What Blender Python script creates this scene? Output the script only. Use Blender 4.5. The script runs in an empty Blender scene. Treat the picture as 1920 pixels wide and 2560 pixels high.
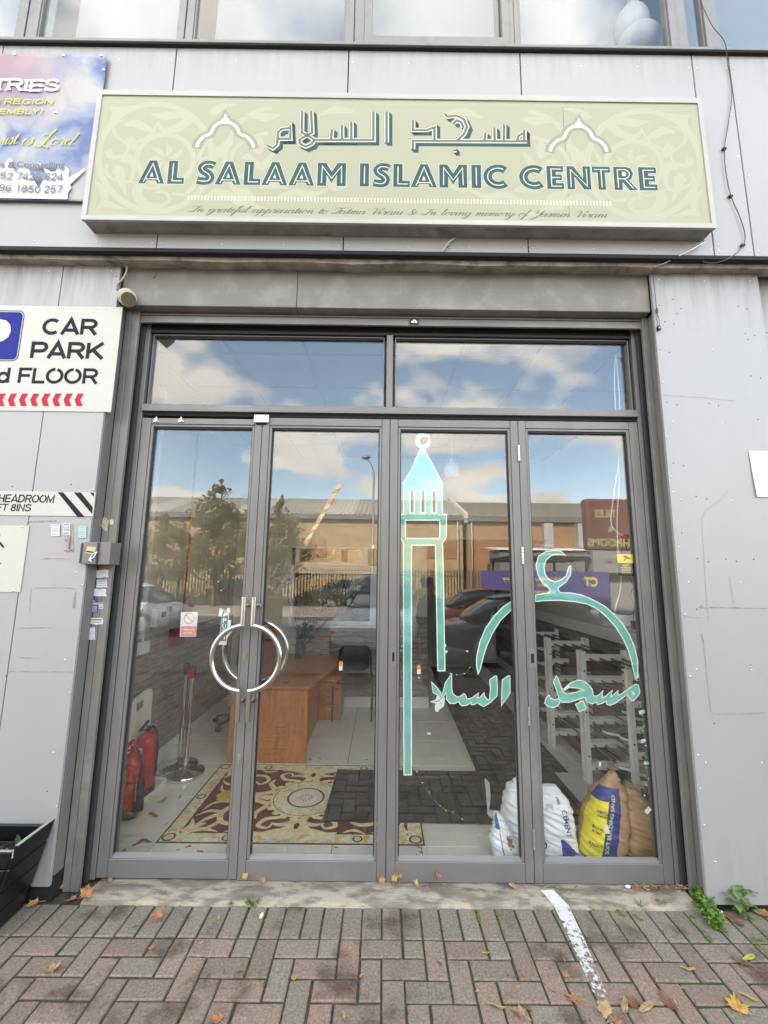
import bpy, math, random
from mathutils import Vector, Matrix, noise
from mathutils.geometry import tessellate_polygon
C = bpy.context.scene.collection
SC = bpy.context.scene
PI = math.pi
rnd = random.Random(7)

# ------------------------------------------------------------------ camera
F_PX, PITCH, ROLL, YAW, EYE = 1037.9, 0.14737, 0.011727, 0.002246, 1.8397
_cp, _sp, _cy, _sy = math.cos(PITCH), math.sin(PITCH), math.cos(YAW), math.sin(YAW)
FW = Vector((_sy*_cp, _cy*_cp, _sp)); _r = Vector((_cy, -_sy, 0)); _u = _r.cross(FW)
RT = _r*math.cos(ROLL) + _u*math.sin(ROLL); UP = _u*math.cos(ROLL) - _r*math.sin(ROLL)
cam = bpy.data.objects.new('camera', bpy.data.cameras.new('camera')); C.objects.link(cam)
m = Matrix((RT, UP, -FW)).transposed().to_4x4(); m.translation = (0, 0, EYE); cam.matrix_world = m
cam.data.sensor_fit = 'HORIZONTAL'; cam.data.sensor_width = 36; cam.data.lens = F_PX/1920*36
cam.data.clip_start = 0.05; cam.data.clip_end = 2000
SC.camera = cam
# ------------------------------------------------------------------ sky, sun, exposure
SUN_EL, SUN_AZ = math.radians(33), math.radians(-28)      # sun stands behind the building
w = bpy.data.worlds.new('World'); SC.world = w; w.use_nodes = True
nt = w.node_tree; nt.nodes.clear()
def N(t, **k):
    n = nt.nodes.new(t)
    for a, b in k.items():
        if a.startswith('i_'): n.inputs[a[2:].replace('_', ' ')].default_value = b
        else: setattr(n, a, b)
    return n
def LK(a, b): nt.links.new(a, b)
sky = N('ShaderNodeTexSky', sky_type='NISHITA', sun_disc=False, sun_elevation=SUN_EL, sun_rotation=SUN_AZ)
tc = N('ShaderNodeTexCoord'); sep = N('ShaderNodeSeparateXYZ'); LK(tc.outputs['Generated'], sep.inputs[0])
zz = N('ShaderNodeMath', operation='ADD'); zz.inputs[1].default_value = 0.30; LK(sep.outputs['Z'], zz.inputs[0])
zm = N('ShaderNodeMath', operation='MAXIMUM'); zm.inputs[1].default_value = 0.05; LK(zz.outputs[0], zm.inputs[0])
dx = N('ShaderNodeMath', operation='DIVIDE'); LK(sep.outputs['X'], dx.inputs[0]); LK(zm.outputs[0], dx.inputs[1])
dy = N('ShaderNodeMath', operation='DIVIDE'); LK(sep.outputs['Y'], dy.inputs[0]); LK(zm.outputs[0], dy.inputs[1])
cb = N('ShaderNodeCombineXYZ'); LK(dx.outputs[0], cb.inputs[0]); LK(dy.outputs[0], cb.inputs[1]); cb.inputs[2].default_value = 3.7
n1 = N('ShaderNodeTexNoise'); n1.inputs['Scale'].default_value = 1.9; n1.inputs['Detail'].default_value = 7; n1.inputs['Roughness'].default_value = .52
LK(cb.outputs[0], n1.inputs['Vector'])
cr = N('ShaderNodeValToRGB'); cr.color_ramp.elements[0].position = .478; cr.color_ramp.elements[1].position = .55
LK(n1.outputs['Fac'], cr.inputs[0])
n2 = N('ShaderNodeTexNoise'); n2.inputs['Scale'].default_value = 3.1; n2.inputs['Detail'].default_value = 5; LK(cb.outputs[0], n2.inputs['Vector'])
cc = N('ShaderNodeMix', data_type='RGBA'); LK(n2.outputs['Fac'], cc.inputs[0])
cc.inputs[6].default_value = (3.4, 3.5, 3.7, 1); cc.inputs[7].default_value = (9.4, 9.0, 8.2, 1)
sk2 = N('ShaderNodeMix', data_type='RGBA', blend_type='MULTIPLY'); sk2.inputs[0].default_value = 1
LK(sky.outputs[0], sk2.inputs[6]); sk2.inputs[7].default_value = (1.42, 1.34, 1.22, 1)
mx = N('ShaderNodeMix', data_type='RGBA'); LK(cr.outputs[0], mx.inputs[0]); LK(sk2.outputs[2], mx.inputs[6]); LK(cc.outputs[2], mx.inputs[7])
bg = N('ShaderNodeBackground'); bg.inputs['Strength'].default_value = 0.13; LK(mx.outputs[2], bg.inputs['Color'])
wo = N('ShaderNodeOutputWorld'); LK(bg.outputs[0], wo.inputs[0])
sl = bpy.data.lights.new('sun', 'SUN'); sl.energy = 4.6; sl.angle = math.radians(.5); sl.color = (1, .93, .82)
so = bpy.data.objects.new('sun', sl); C.objects.link(so)
sd = Vector((math.sin(SUN_AZ)*math.cos(SUN_EL), math.cos(SUN_AZ)*math.cos(SUN_EL), math.sin(SUN_EL)))
so.rotation_euler = sd.to_track_quat('Z', 'Y').to_euler(); so.location = (0, 6, 30)
vs = SC.view_settings; vs.view_transform = 'Standard'; vs.look = 'None'; vs.gamma = 1; vs.exposure = 2.52
vs.use_white_balance = True; vs.white_balance_temperature = 6700; vs.white_balance_tint = 10
SC.cycles.max_bounces = 10; SC.cycles.transparent_max_bounces = 16; SC.cycles.diffuse_bounces = 5
SC.cycles.sample_clamp_indirect = 6

# ------------------------------------------------------------------ helpers
def at(px, py, Y):                    # photo pixel -> (X, Z) on the upright plane at depth Y
    d = FW + RT*((px-960)/F_PX) - UP*((py-1280)/F_PX); t = Y/d.y
    return (d.x*t, EYE + d.z*t)
def gp(px, py, Z=0.0):                # photo pixel -> (X, Y) on the level plane at height Z
    d = FW + RT*((px-960)/F_PX) - UP*((py-1280)/F_PX); t = (Z-EYE)/d.z
    return (d.x*t, d.y*t)
def zo(ox, oy, s, pts, Y): return [at(ox+a/s, oy+b/s, Y) for a, b in pts]
_org = {}
class MB:
    def __init__(s): s.v = []; s.f = []; s.mi = []; s.cur = 0; s.sm = False; s.smf = []; s.col = None
    def add(s, vs, fs):
        b = len(s.v); s.v += [tuple(p) for p in vs]
        for f in fs: s.f.append([b+i for i in f]); s.mi.append(s.cur); s.smf.append(s.sm)
        return s
    def box(s, x0, y0, z0, x1, y1, z1):
        return s.add([(x0,y0,z0),(x1,y0,z0),(x1,y1,z0),(x0,y1,z0),(x0,y0,z1),(x1,y0,z1),(x1,y1,z1),(x0,y1,z1)],
                     [(0,3,2,1),(4,5,6,7),(0,1,5,4),(1,2,6,5),(2,3,7,6),(3,0,4,7)])
    def obox(s, c, sx, sy, sz, rz=0, rx=0, ry=0):     # rotated box about its centre
        M = Matrix.Translation(c) @ Matrix.Rotation(rz,4,'Z') @ Matrix.Rotation(ry,4,'Y') @ Matrix.Rotation(rx,4,'X')
        vs = [M @ Vector((a*sx/2,b*sy/2,d*sz/2)) for d in (-1,1) for a,b in ((-1,-1),(1,-1),(1,1),(-1,1))]
        return s.add(vs, [(0,3,2,1),(4,5,6,7),(0,1,5,4),(1,2,6,5),(2,3,7,6),(3,0,4,7)])
    def fill(s, loops, fm):                           # flat polygon with holes; fm maps (a,b) to 3-D
        L = [[Vector((a,b,0)) for a,b in l] for l in loops]
        flat = [p for l in L for p in l]
        vs = [fm(p.x,p.y) for p in flat]; fs = []
        for t in tessellate_polygon(L):
            a,b,c = (flat[i] for i in t)
            if (b-a).cross(c-a).z < 0: t = (t[0],t[2],t[1])
            fs.append(t)
        return s.add(vs, fs)
    def slab(s, loops, Y, th):                        # upright plate facing the street, front at Y
        L = []
        for k,l in enumerate(loops):
            ar = sum(l[i-1][0]*l[i][1]-l[i][0]*l[i-1][1] for i in range(len(l)))
            L.append(l[::-1] if (ar < 0) == (k == 0) else l)
        s.fill(L, lambda a,b: (a,Y,b))
        n = len(s.f); b0 = len(s.v); L2=[list(l) for l in L]
        flat=[[Vector((a,b,0)) for a,b in l] for l in L2]; fl=[p for l in flat for p in l]
        fs=[]
        for t in tessellate_polygon(flat):
            a,b,c=(fl[i] for i in t)
            if (b-a).cross(c-a).z > 0: t=(t[0],t[2],t[1])
            fs.append(t)
        s.add([(p.x,Y+th,p.y) for p in fl], fs)
        for l in L2:
            k=len(l); vs=[(a,Y,b) for a,b in l]+[(a,Y+th,b) for a,b in l]
            s.add(vs,[(i,i+k,(i+1)%k+k,(i+1)%k) for i in range(k)])
        return s
    def cyl(s, p0, p1, r0, r1=None, n=16, caps=True):
        r1 = r0 if r1 is None else r1; p0 = Vector(p0); p1 = Vector(p1); d = (p1-p0).normalized()
        a = d.orthogonal().normalized(); b = d.cross(a); vs = []
        for p,r in ((p0,r0),(p1,r1)):
            for i in range(n):
                t = 2*PI*i/n; vs.append(p+a*(r*math.cos(t))+b*(r*math.sin(t)))
        o = s.sm; s.sm = True; s.add(vs,[(i,(i+1)%n,(i+1)%n+n,i+n) for i in range(n)]); s.sm = o
        if caps: s.add(vs,[tuple(range(n))[::-1],tuple(range(n,2*n))])
        return s
    def tube(s, pts, r, n=8, closed=False):
        P = [Vector(p) for p in pts]; k = len(P); rr = r if isinstance(r,(list,tuple)) else [r]*k; vs = []
        a = None
        for i in range(k):
            if closed: d = P[(i+1)%k]-P[i-1]
            else: d = P[min(i+1,k-1)]-P[max(i-1,0)]
            d.normalize()
            a = d.orthogonal().normalized() if a is None else (a-d*a.dot(d)).normalized()
            b = d.cross(a)
            for j in range(n):
                t = 2*PI*j/n; vs.append(P[i]+a*(rr[i]*math.cos(t))+b*(rr[i]*math.sin(t)))
        fs = [(i*n+j,i*n+(j+1)%n,((i+1)%k)*n+(j+1)%n,((i+1)%k)*n+j) for i in range(k if closed else k-1) for j in range(n)]
        o = s.sm; s.sm = True; s.add(vs,fs); s.sm = o
        if not closed: s.add(vs,[tuple(range(n))[::-1],tuple(range((k-1)*n,k*n))])
        return s
    def lathe(s, prof, c, n=24, M=None):
        vs = []
        for r,z in prof:
            for j in range(n):
                p = Vector((r*math.cos(2*PI*j/n), r*math.sin(2*PI*j/n), z)); p = M @ p if M else p
                vs.append(p+Vector(c))
        k = len(prof); o = s.sm; s.sm = True
        s.add(vs,[(i*n+j,i*n+(j+1)%n,(i+1)*n+(j+1)%n,(i+1)*n+j) for i in range(k-1) for j in range(n)])
        s.sm = o; return s
    def ball(s, c, r, n=10, sc=(1,1,1)):
        prof = [(math.sin(PI*i/n)*r+1e-5, -math.cos(PI*i/n)*r) for i in range(n+1)]
        return s.lathe(prof, c, n*2, Matrix.Diagonal((*sc,1)))
    def ribbon(s, pts, w, fm, closed=False):          # flat stroke with mitred joints
        P = [Vector(p) for p in pts]; k = len(P); ww = w if isinstance(w,(list,tuple)) else [w]*k; L = []; R = []
        for i in range(k):
            a = P[i]-P[i-1] if (i or closed) else P[1]-P[0]
            b = P[(i+1)%k]-P[i] if (i < k-1 or closed) else P[i]-P[i-1]
            a = a.normalized() if a.length else b.normalized(); b = b.normalized() if b.length else a
            t = (a+b); t = t.normalized() if t.length > 1e-6 else a
            nn = Vector((-t.y,t.x)); q = max(.45, nn.dot(Vector((-a.y,a.x)))); h = ww[i]/2/q
            L.append(P[i]+nn*h); R.append(P[i]-nn*h)
        vs = [fm(p.x,p.y) for p in L]+[fm(p.x,p.y) for p in R]
        if len(P[0]) == 2: vs = [(p[0],p[1]-(i % k)*7e-7,p[2]+(i % k)*7e-7) for i,p in enumerate(vs)]
        return s.add(vs,[(i,i+k,(i+1)%k+k,(i+1)%k) for i in range(k if closed else k-1)])
    def text(s, t, x, z, h, Y=0, w=None, bold=0, shear=0, align='L', fm=None, spacing=1):
        cu = bpy.data.curves.new('t','FONT'); cu.body = t; cu.size = 1; cu.resolution_u = 3; cu.offset = bold; cu.shear = shear; cu.space_character = spacing
        o = bpy.data.objects.new('t',cu); C.objects.link(o)
        dg = bpy.context.evaluated_depsgraph_get(); me = o.evaluated_get(dg).to_mesh()
        vs = [v.co.copy() for v in me.vertices]; fs = [tuple(p.vertices) for p in me.polygons]
        o.evaluated_get(dg).to_mesh_clear(); bpy.data.objects.remove(o); bpy.data.curves.remove(cu)
        if not vs: return s
        x0 = min(v.x for v in vs); x1 = max(v.x for v in vs); k = h/.727; kx = k if w is None else w/(x1-x0)
        W = (x1-x0)*kx; off = {'L':0,'C':-W/2,'R':-W}[align]
        fm = fm or (lambda a,b: (a,Y,b))
        pts = [fm(x+off+(v.x-x0)*kx, z+v.y*k) for v in vs]
        if fs:
            a,b,c = (Vector(pts[i]) for i in fs[0][:3])
        return s.add(pts, fs)
    def build(s, name, mats, parent=None, origin=None, bevel=0, seg=1, smooth=None):
        if origin is None:
            if parent is not None: origin = _org[parent]
            else:
                xs = [p[0] for p in s.v]; ys = [p[1] for p in s.v]; zs = [p[2] for p in s.v]
                origin = ((min(xs)+max(xs))/2,(min(ys)+max(ys))/2,min(zs))
        O = Vector(origin); me = bpy.data.meshes.new(name)
        me.from_pydata([Vector(p)-O for p in s.v],[],s.f)
        for mm in (mats if isinstance(mats,(list,tuple)) else [mats]): me.materials.append(mm)
        for p,i,q in zip(me.polygons,s.mi,s.smf): p.material_index = i; p.use_smooth = q if smooth is None else smooth
        me.update(); o = bpy.data.objects.new(name,me); C.objects.link(o)
        if parent is not None: o.parent = parent; o.location = O-Vector(_org[parent])
        else: o.location = O
        _org[o] = tuple(O)
        if bevel:
            b = o.modifiers.new('bevel','BEVEL'); b.width = bevel; b.segments = seg; b.limit_method = 'ANGLE'; b.angle_limit = .6
        return o
def tag(o, label=None, cat=None, group=None, kind=None):
    if label: o['label'] = label
    if cat: o['category'] = cat
    if group: o['group'] = group
    if kind: o['kind'] = kind
    return o
def thing(name, label, cat, loc, group=None, rz=0):
    o = bpy.data.objects.new(name,None); C.objects.link(o); o.location = loc; o.rotation_euler = (0,0,rz)
    o.empty_display_size = .1; _org[o] = tuple(loc); return tag(o,label,cat,group)
def rect(x0, z0, x1, z1): return [(x0,z0),(x1,z0),(x1,z1),(x0,z1)]
def rrect(x0, z0, x1, z1, r, n=4):
    p = []
    for cx,cz,a in ((x1-r,z0+r,-90),(x1-r,z1-r,0),(x0+r,z1-r,90),(x0+r,z0+r,180)):
        for i in range(n+1):
            t = math.radians(a+90*i/n); p.append((cx+r*math.cos(t),cz+r*math.sin(t)))
    return p
def arc(cx, cy, rx, ry, a0, a1, n=24): return [(cx+rx*math.cos(math.radians(a0+(a1-a0)*i/n)), cy+ry*math.sin(math.radians(a0+(a1-a0)*i/n))) for i in range(n+1)]
def ell(cx, cy, rx, ry, n=32): return arc(cx,cy,rx,ry,0,360*(n-1)/n,n-1)
def crom(pts, k=6, closed=False):     # smooth curve through points
    P = [Vector(p) for p in pts]; n = len(P); out = []
    for i in range(n if closed else n-1):
        g = lambda j: P[j % n] if closed else P[max(0,min(n-1,j))]
        a,b,c,d = g(i-1),g(i),g(i+1),g(i+2)
        for q in range(k):
            t = q/k; out.append(.5*((2*b)+(c-a)*t+(2*a-5*b+4*c-d)*t*t+(3*b-a-3*c+d)*t**3))
    if not closed: out.append(P[-1])
    return [tuple(p) for p in out]

# ------------------------------------------------------------------ materials
def mat(name, col, rough=.5, metal=0, var=0, vs=6, bump=0, bs=40, spec=.35, stretch=None, dirt=None, ds=3, dcol=None, emit=None, alpha=None, trans=0, dlo=.52, dhi=.68, vdet=4):
    mm = bpy.data.materials.new(name); mm.use_nodes = True; t = mm.node_tree; b = t.nodes['Principled BSDF']
    b.inputs['Base Color'].default_value = (*col,1); b.inputs['Roughness'].default_value = rough; b.inputs['Metallic'].default_value = metal
    b.inputs['Specular IOR Level'].default_value = spec
    if trans: b.inputs['Transmission Weight'].default_value = trans
    if alpha is not None: b.inputs['Alpha'].default_value = alpha
    if emit: b.inputs['Emission Color'].default_value = (*emit[:3],1); b.inputs['Emission Strength'].default_value = emit[3]
    nn = t.nodes.new; L = t.links.new
    tc = nn('ShaderNodeTexCoord'); src = tc.outputs['Object']
    mp = nn('ShaderNodeMapping'); L(src,mp.inputs[0])
    if stretch: mp.inputs['Scale'].default_value = stretch
    last = None
    if var:
        n = nn('ShaderNodeTexNoise'); n.inputs['Scale'].default_value = vs; n.inputs['Detail'].default_value = vdet; L(mp.outputs[0],n.inputs['Vector'])
        r = nn('ShaderNodeValToRGB'); L(n.outputs['Fac'],r.inputs[0])
        r.color_ramp.elements[0].position = .3; r.color_ramp.elements[1].position = .7
        r.color_ramp.elements[0].color = (*[max(0,c*(1-var)) for c in col],1); r.color_ramp.elements[1].color = (*[min(1,c*(1+var)) for c in col],1)
        last = r.outputs[0]
        L(last,b.inputs['Base Color'])
    if dirt:
        n = nn('ShaderNodeTexNoise'); n.inputs['Scale'].default_value = ds; n.inputs['Detail'].default_value = 8; n.inputs['Roughness'].default_value = .65; L(mp.outputs[0],n.inputs['Vector'])
        r = nn('ShaderNodeValToRGB'); L(n.outputs['Fac'],r.inputs[0]); r.color_ramp.elements[0].position = dlo; r.color_ramp.elements[1].position = dhi
        r.color_ramp.elements[0].color = (0,0,0,1); r.color_ramp.elements[1].color = (dirt,)*3+(1,)
        x = nn('ShaderNodeMix'); x.data_type = 'RGBA'; L(r.outputs[0],x.inputs[0]); x.inputs[6].default_value = (*col,1)
        if last: L(last,x.inputs[6])
        x.inputs[7].default_value = (*(dcol or [c*.5 for c in col]),1); L(x.outputs[2],b.inputs['Base Color'])
    if bump:
        n = nn('ShaderNodeTexNoise'); n.inputs['Scale'].default_value = bs; n.inputs['Detail'].default_value = 5; L(mp.outputs[0],n.inputs['Vector'])
        k = nn('ShaderNodeBump'); k.inputs['Strength'].default_value = bump; k.inputs['Distance'].default_value = .01; L(n.outputs['Fac'],k.inputs['Height']); L(k.outputs[0],b.inputs['Normal'])
    return mm
def glass_mat(name, f0, tint=(.97,.985,.98), rough=0.0):
    mm = bpy.data.materials.new(name); mm.use_nodes = True; t = mm.node_tree; t.nodes.clear(); nn = t.nodes.new; L = t.links.new
    lw = nn('ShaderNodeLayerWeight'); lw.inputs['Blend'].default_value = .5
    p = nn('ShaderNodeMath'); p.operation = 'POWER'; p.inputs[1].default_value = 5; L(lw.outputs['Facing'],p.inputs[0])
    q = nn('ShaderNodeMath'); q.operation = 'MULTIPLY_ADD'; q.inputs[1].default_value = 1-f0; q.inputs[2].default_value = f0; L(p.outputs[0],q.inputs[0])
    g = nn('ShaderNodeBsdfGlossy'); g.inputs['Roughness'].default_value = rough
    tr = nn('ShaderNodeBsdfTransparent'); tr.inputs['Color'].default_value = (*tint,1)
    x = nn('ShaderNodeMixShader'); L(q.outputs[0],x.inputs[0]); L(tr.outputs[0],x.inputs[1]); L(g.outputs[0],x.inputs[2])
    tc = nn('ShaderNodeTexCoord'); mp = nn('ShaderNodeMapping'); mp.inputs['Scale'].default_value = (3,1,1); mp.inputs['Rotation'].default_value = (0,.5,0); L(tc.outputs['Object'],mp.inputs[0])
    n = nn('ShaderNodeTexNoise'); n.inputs['Scale'].default_value = 2.6; n.inputs['Detail'].default_value = 9; n.inputs['Roughness'].default_value = .68; L(mp.outputs[0],n.inputs['Vector'])
    r = nn('ShaderNodeMapRange'); r.inputs['From Min'].default_value = .48; r.inputs['From Max'].default_value = .78; r.inputs['To Max'].default_value = .018; L(n.outputs['Fac'],r.inputs['Value'])
    df = nn('ShaderNodeBsdfDiffuse'); df.inputs['Color'].default_value = (.6,.58,.54,1); y = nn('ShaderNodeMixShader'); L(r.outputs[0],y.inputs[0]); L(x.outputs[0],y.inputs[1]); L(df.outputs[0],y.inputs[2])
    o = nn('ShaderNodeOutputMaterial'); L(y.outputs[0],o.inputs[0]); return mm
def brick_mat(name, c1, c2, mortar, bw=.225, bh=.075, ms=.01, axis='XZ', bump=.3, rough=.85):
    mm = mat(name,c1,rough); t = mm.node_tree; b = t.nodes['Principled BSDF']; nn = t.nodes.new; L = t.links.new
    tc = nn('ShaderNodeTexCoord'); s = nn('ShaderNodeSeparateXYZ'); L(tc.outputs['Object'],s.inputs[0]); c = nn('ShaderNodeCombineXYZ')
    L(s.outputs[axis[0]],c.inputs[0]); L(s.outputs[axis[1]],c.inputs[1])
    k = nn('ShaderNodeTexBrick'); k.inputs['Scale'].default_value = 1; k.inputs['Brick Width'].default_value = bw; k.inputs['Row Height'].default_value = bh
    k.inputs['Mortar Size'].default_value = ms; k.inputs['Color1'].default_value = (*c1,1); k.inputs['Color2'].default_value = (*c2,1); k.inputs['Mortar'].default_value = (*mortar,1)
    L(c.outputs[0],k.inputs['Vector'])
    n = nn('ShaderNodeTexNoise'); n.inputs['Scale'].default_value = 1.3; n.inputs['Detail'].default_value = 6; L(tc.outputs['Object'],n.inputs['Vector'])
    x = nn('ShaderNodeMix'); x.data_type = 'RGBA'; x.blend_type = 'OVERLAY'; x.inputs[0].default_value = .5; L(k.outputs['Color'],x.inputs[6]); L(n.outputs['Fac'],x.inputs[7]); L(x.outputs[2],b.inputs['Base Color'])
    u = nn('ShaderNodeBump'); u.inputs['Strength'].default_value = bump; u.inputs['Distance'].default_value = .01; u.invert = True; L(k.outputs['Fac'],u.inputs['Height']); L(u.outputs[0],b.inputs['Normal'])
    return mm
M = {}
M['panel'] = mat('grey_cladding',(0.336,0.332,0.332),.42,.12,var=.03,vs=1.1,stretch=(1.5,1.5,.7),dirt=.22,ds=1.3,dcol=(0.252,0.2436,0.2394),dlo=.55,dhi=.85,bump=.02,bs=300)
def grime(mm):
    t = mm.node_tree; b = t.nodes['Principled BSDF']; nn = t.nodes.new; L = t.links.new; src = b.inputs['Base Color'].links[0].from_socket
    g = nn('ShaderNodeNewGeometry'); s = nn('ShaderNodeSeparateXYZ'); L(g.outputs['Position'],s.inputs[0])
    mp = nn('ShaderNodeMapping'); mp.inputs['Scale'].default_value = (13,1,1.1); L(g.outputs['Position'],mp.inputs[0])
    n = nn('ShaderNodeTexNoise'); n.inputs['Scale'].default_value = 1.6; n.inputs['Detail'].default_value = 7; n.inputs['Roughness'].default_value = .65; L(mp.outputs[0],n.inputs['Vector'])
    tot = None
    for (a,b_,k) in ((3.45,3.97,.55),(5.3,5.6,.25),(.45,.05,.18)):
        r = nn('ShaderNodeMapRange'); r.inputs['From Min'].default_value = a; r.inputs['From Max'].default_value = b_; r.inputs['To Max'].default_value = k; r.clamp = True; L(s.outputs['Z'],r.inputs['Value'])
        if a == 3.45:
            c = nn('ShaderNodeMath'); c.operation = 'LESS_THAN'; c.inputs[1].default_value = 3.974; L(s.outputs['Z'],c.inputs[0]); q = nn('ShaderNodeMath'); q.operation = 'MULTIPLY'; L(r.outputs[0],q.inputs[0]); L(c.outputs[0],q.inputs[1]); o = q.outputs[0]
        else: o = r.outputs[0]
        if tot is None: tot = o
        else: q = nn('ShaderNodeMath'); q.operation = 'MAXIMUM'; L(tot,q.inputs[0]); L(o,q.inputs[1]); tot = q.outputs[0]
    ra = nn('ShaderNodeMapRange'); ra.inputs['From Min'].default_value = .42; ra.inputs['From Max'].default_value = .68; L(n.outputs['Fac'],ra.inputs['Value'])
    q = nn('ShaderNodeMath'); q.operation = 'MULTIPLY'; L(tot,q.inputs[0]); L(ra.outputs[0],q.inputs[1])
    x = nn('ShaderNodeMix'); x.data_type = 'RGBA'; L(q.outputs[0],x.inputs[0]); L(src,x.inputs[6]); x.inputs[7].default_value = (.11,.105,.095,1); L(x.outputs[2],b.inputs['Base Color'])
grime(M['panel'])
M['panel_edge'] = mat('dark_joint',(.05,.05,.055),.7)
M['frame'] = mat('grey_powder_coat',(0.176,0.170,0.163),.40,.2,var=.06,vs=3,bump=.03,bs=400,dirt=.4,ds=2.5,dcol=(.27,.255,.23),stretch=(1,1,.5))
M['frame2'] = mat('grey_powder_coat_worn',(0.185,0.178,0.166),.45,.2,var=.1,vs=2.5,bump=.03,bs=300,dirt=.6,ds=4,dcol=(.27,.255,.23))
M['lintel'] = mat('stained_grey_lintel',(0.195,0.186,0.170),.6,.1,var=.16,vs=3.5,bump=.05,bs=200,dirt=.6,ds=7,dcol=(.27,.255,.23))
M['sillm'] = mat('window_aluminium',(0.210,0.203,0.190),.4,.4,var=.06,vs=3,dirt=.4,ds=9,dcol=(0.126,0.1176,0.1092))
M['recess_shade'] = mat('recess_shade_grey',(.045,.044,.043),.7,spec=.2)  # frame colour darkened to stand in for shade in the door recess
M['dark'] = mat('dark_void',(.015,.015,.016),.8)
M['glass'] = glass_mat('door_glass',.09,(.985,.99,.985))
M['glass_up'] = glass_mat('window_glass',.055)
M['steel'] = mat('brushed_steel',(.62,.61,.59),.2,1,bump=.015,bs=500)
M['chrome'] = mat('polished_chrome',(.72,.71,.69),.07,1)
M['alu'] = mat('satin_aluminium',(.62,.62,.60),.35,.9)
M['brass'] = mat('worn_brass',(.62,.45,.2),.3,.9)
M['white'] = mat('white_paint',(.72,.72,.70),.5,var=.03,vs=3)
M['paper'] = mat('white_paper',(.66,.66,.64),.75)
M['black'] = mat('black_plastic',(.018,.018,.02),.45)
M['blackp'] = mat('black_print',(.022,.023,.027),.7,spec=.1)
M['concrete'] = mat('worn_concrete',(0.234,0.203,0.160),.9,var=.30,vs=9,bump=.8,bs=70,dirt=.95,ds=4.5,dcol=(.41,.36,.275),dlo=.46,dhi=.56,stretch=(.8,2.2,1))

# plain bold capitals and figures drawn as strokes on a unit cap height: name -> (strokes, width)
def _a(cx, cy, rx, ry, a0, a1, n=12): return arc(cx,cy,rx,ry,a0,a1,n)
SF = {
 'A':([[(.05,0),(.37,.97),(.69,0)],[(.17,.28),(.57,.28)]],.74),'B':([[(.10,.07),(.10,.93),(.38,.93)]+_a(.40,.73,.18,.20,90,-90)+[(.10,.53)],[(.38,.53)]+_a(.42,.30,.20,.23,90,-90)+[(.03,.07)]],.70),
 'C':([_a(.40,.5,.31,.43,48,312,20)],.76),'D':([[(.10,.07),(.10,.93),(.32,.93)]+_a(.34,.5,.30,.43,90,-90)+[(.03,.07)]],.74),'E':([[(.62,.93),(.10,.93),(.10,.07),(.64,.07)],[(.10,.52),(.58,.52)]],.68),
 'F':([[(.60,.93),(.10,.93),(.10,0)],[(.10,.50),(.54,.50)]],.62),'G':([_a(.41,.5,.32,.43,50,300,20)+[(.66,.16),(.66,.45),(.42,.45)]],.80),'H':([[(.10,0),(.10,1)],[(.62,0),(.62,1)],[(.10,.52),(.62,.52)]],.72),
 'I':([[(.11,0),(.11,1)]],.22),'K':([[(.10,0),(.10,1)],[(.66,1),(.14,.40)],[(.28,.56),(.68,0)]],.70),'L':([[(.10,1),(.10,.07),(.58,.07)]],.60),'M':([[(.09,0),(.09,.95),(.42,.12),(.75,.95),(.75,0)]],.84),
 'N':([[(.10,0),(.10,.95),(.62,.05),(.62,1)]],.72),'O':([_a(.40,.5,.32,.43,90,435,26)],.80),'P':([[(.10,0),(.10,.93),(.40,.93)]+_a(.42,.69,.20,.24,90,-90)+[(.10,.45)]],.68),
 'R':([[(.10,0),(.10,.93),(.40,.93)]+_a(.42,.70,.20,.23,90,-90)+[(.10,.47)],[(.40,.47),(.66,0)]],.72),'S':([crom([(.60,.74),(.50,.90),(.33,.93),(.14,.84),(.14,.64),(.36,.52),(.58,.40),(.60,.17),(.36,.07),(.16,.12),(.07,.28)],5)],.67),
 'T':([[(.02,.93),(.62,.93)],[(.32,.9),(.32,0)]],.64),'U':([[(.10,1),(.10,.35)]+_a(.36,.33,.26,.26,180,360)+[(.62,1)]],.72),'Y':([[(.03,1),(.34,.45),(.65,1)],[(.34,.48),(.34,0)]],.68),
 '0':([_a(.30,.5,.21,.43,90,435,24)],.60),'1':([[(.12,.74),(.34,.88),(.34,0)]],.56),'2':([_a(.29,.68,.21,.25,165,-30,12)+[(.10,.07),(.54,.07)]],.60),'4':([[(.42,0),(.42,.95),(.06,.26),(.56,.26)]],.60),'5':([[(.50,.93),(.16,.93),(.12,.48)]+_a(.29,.33,.21,.26,120,-160,14)],.60),
 '6':([_a(.30,.30,.20,.24,90,450,18),crom([(.48,.80),(.38,.92),(.22,.86),(.10,.60),(.10,.34)],5)],.60),'7':([[(.05,.93),(.52,.93),(.24,0)]],.58),'8':([_a(.30,.72,.17,.21,90,450,18),_a(.30,.28,.21,.23,90,450,18)],.60),'9':([_a(.30,.69,.20,.24,90,450,18),crom([(.50,.64),(.48,.35),(.36,.10),(.20,.08),(.10,.20)],5)],.60),
 'n':([[(.08,0),(.08,.72)],[(.08,.42)]+_a(.29,.46,.20,.21,150,0,8)+[(.49,0)]],.58),'d':([_a(.28,.35,.20,.29,20,340,16),[(.50,0),(.50,1)]],.60),')':([_a(-.12,.42,.34,.66,-50,50,10)],.30),' ':([],.30)}
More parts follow.
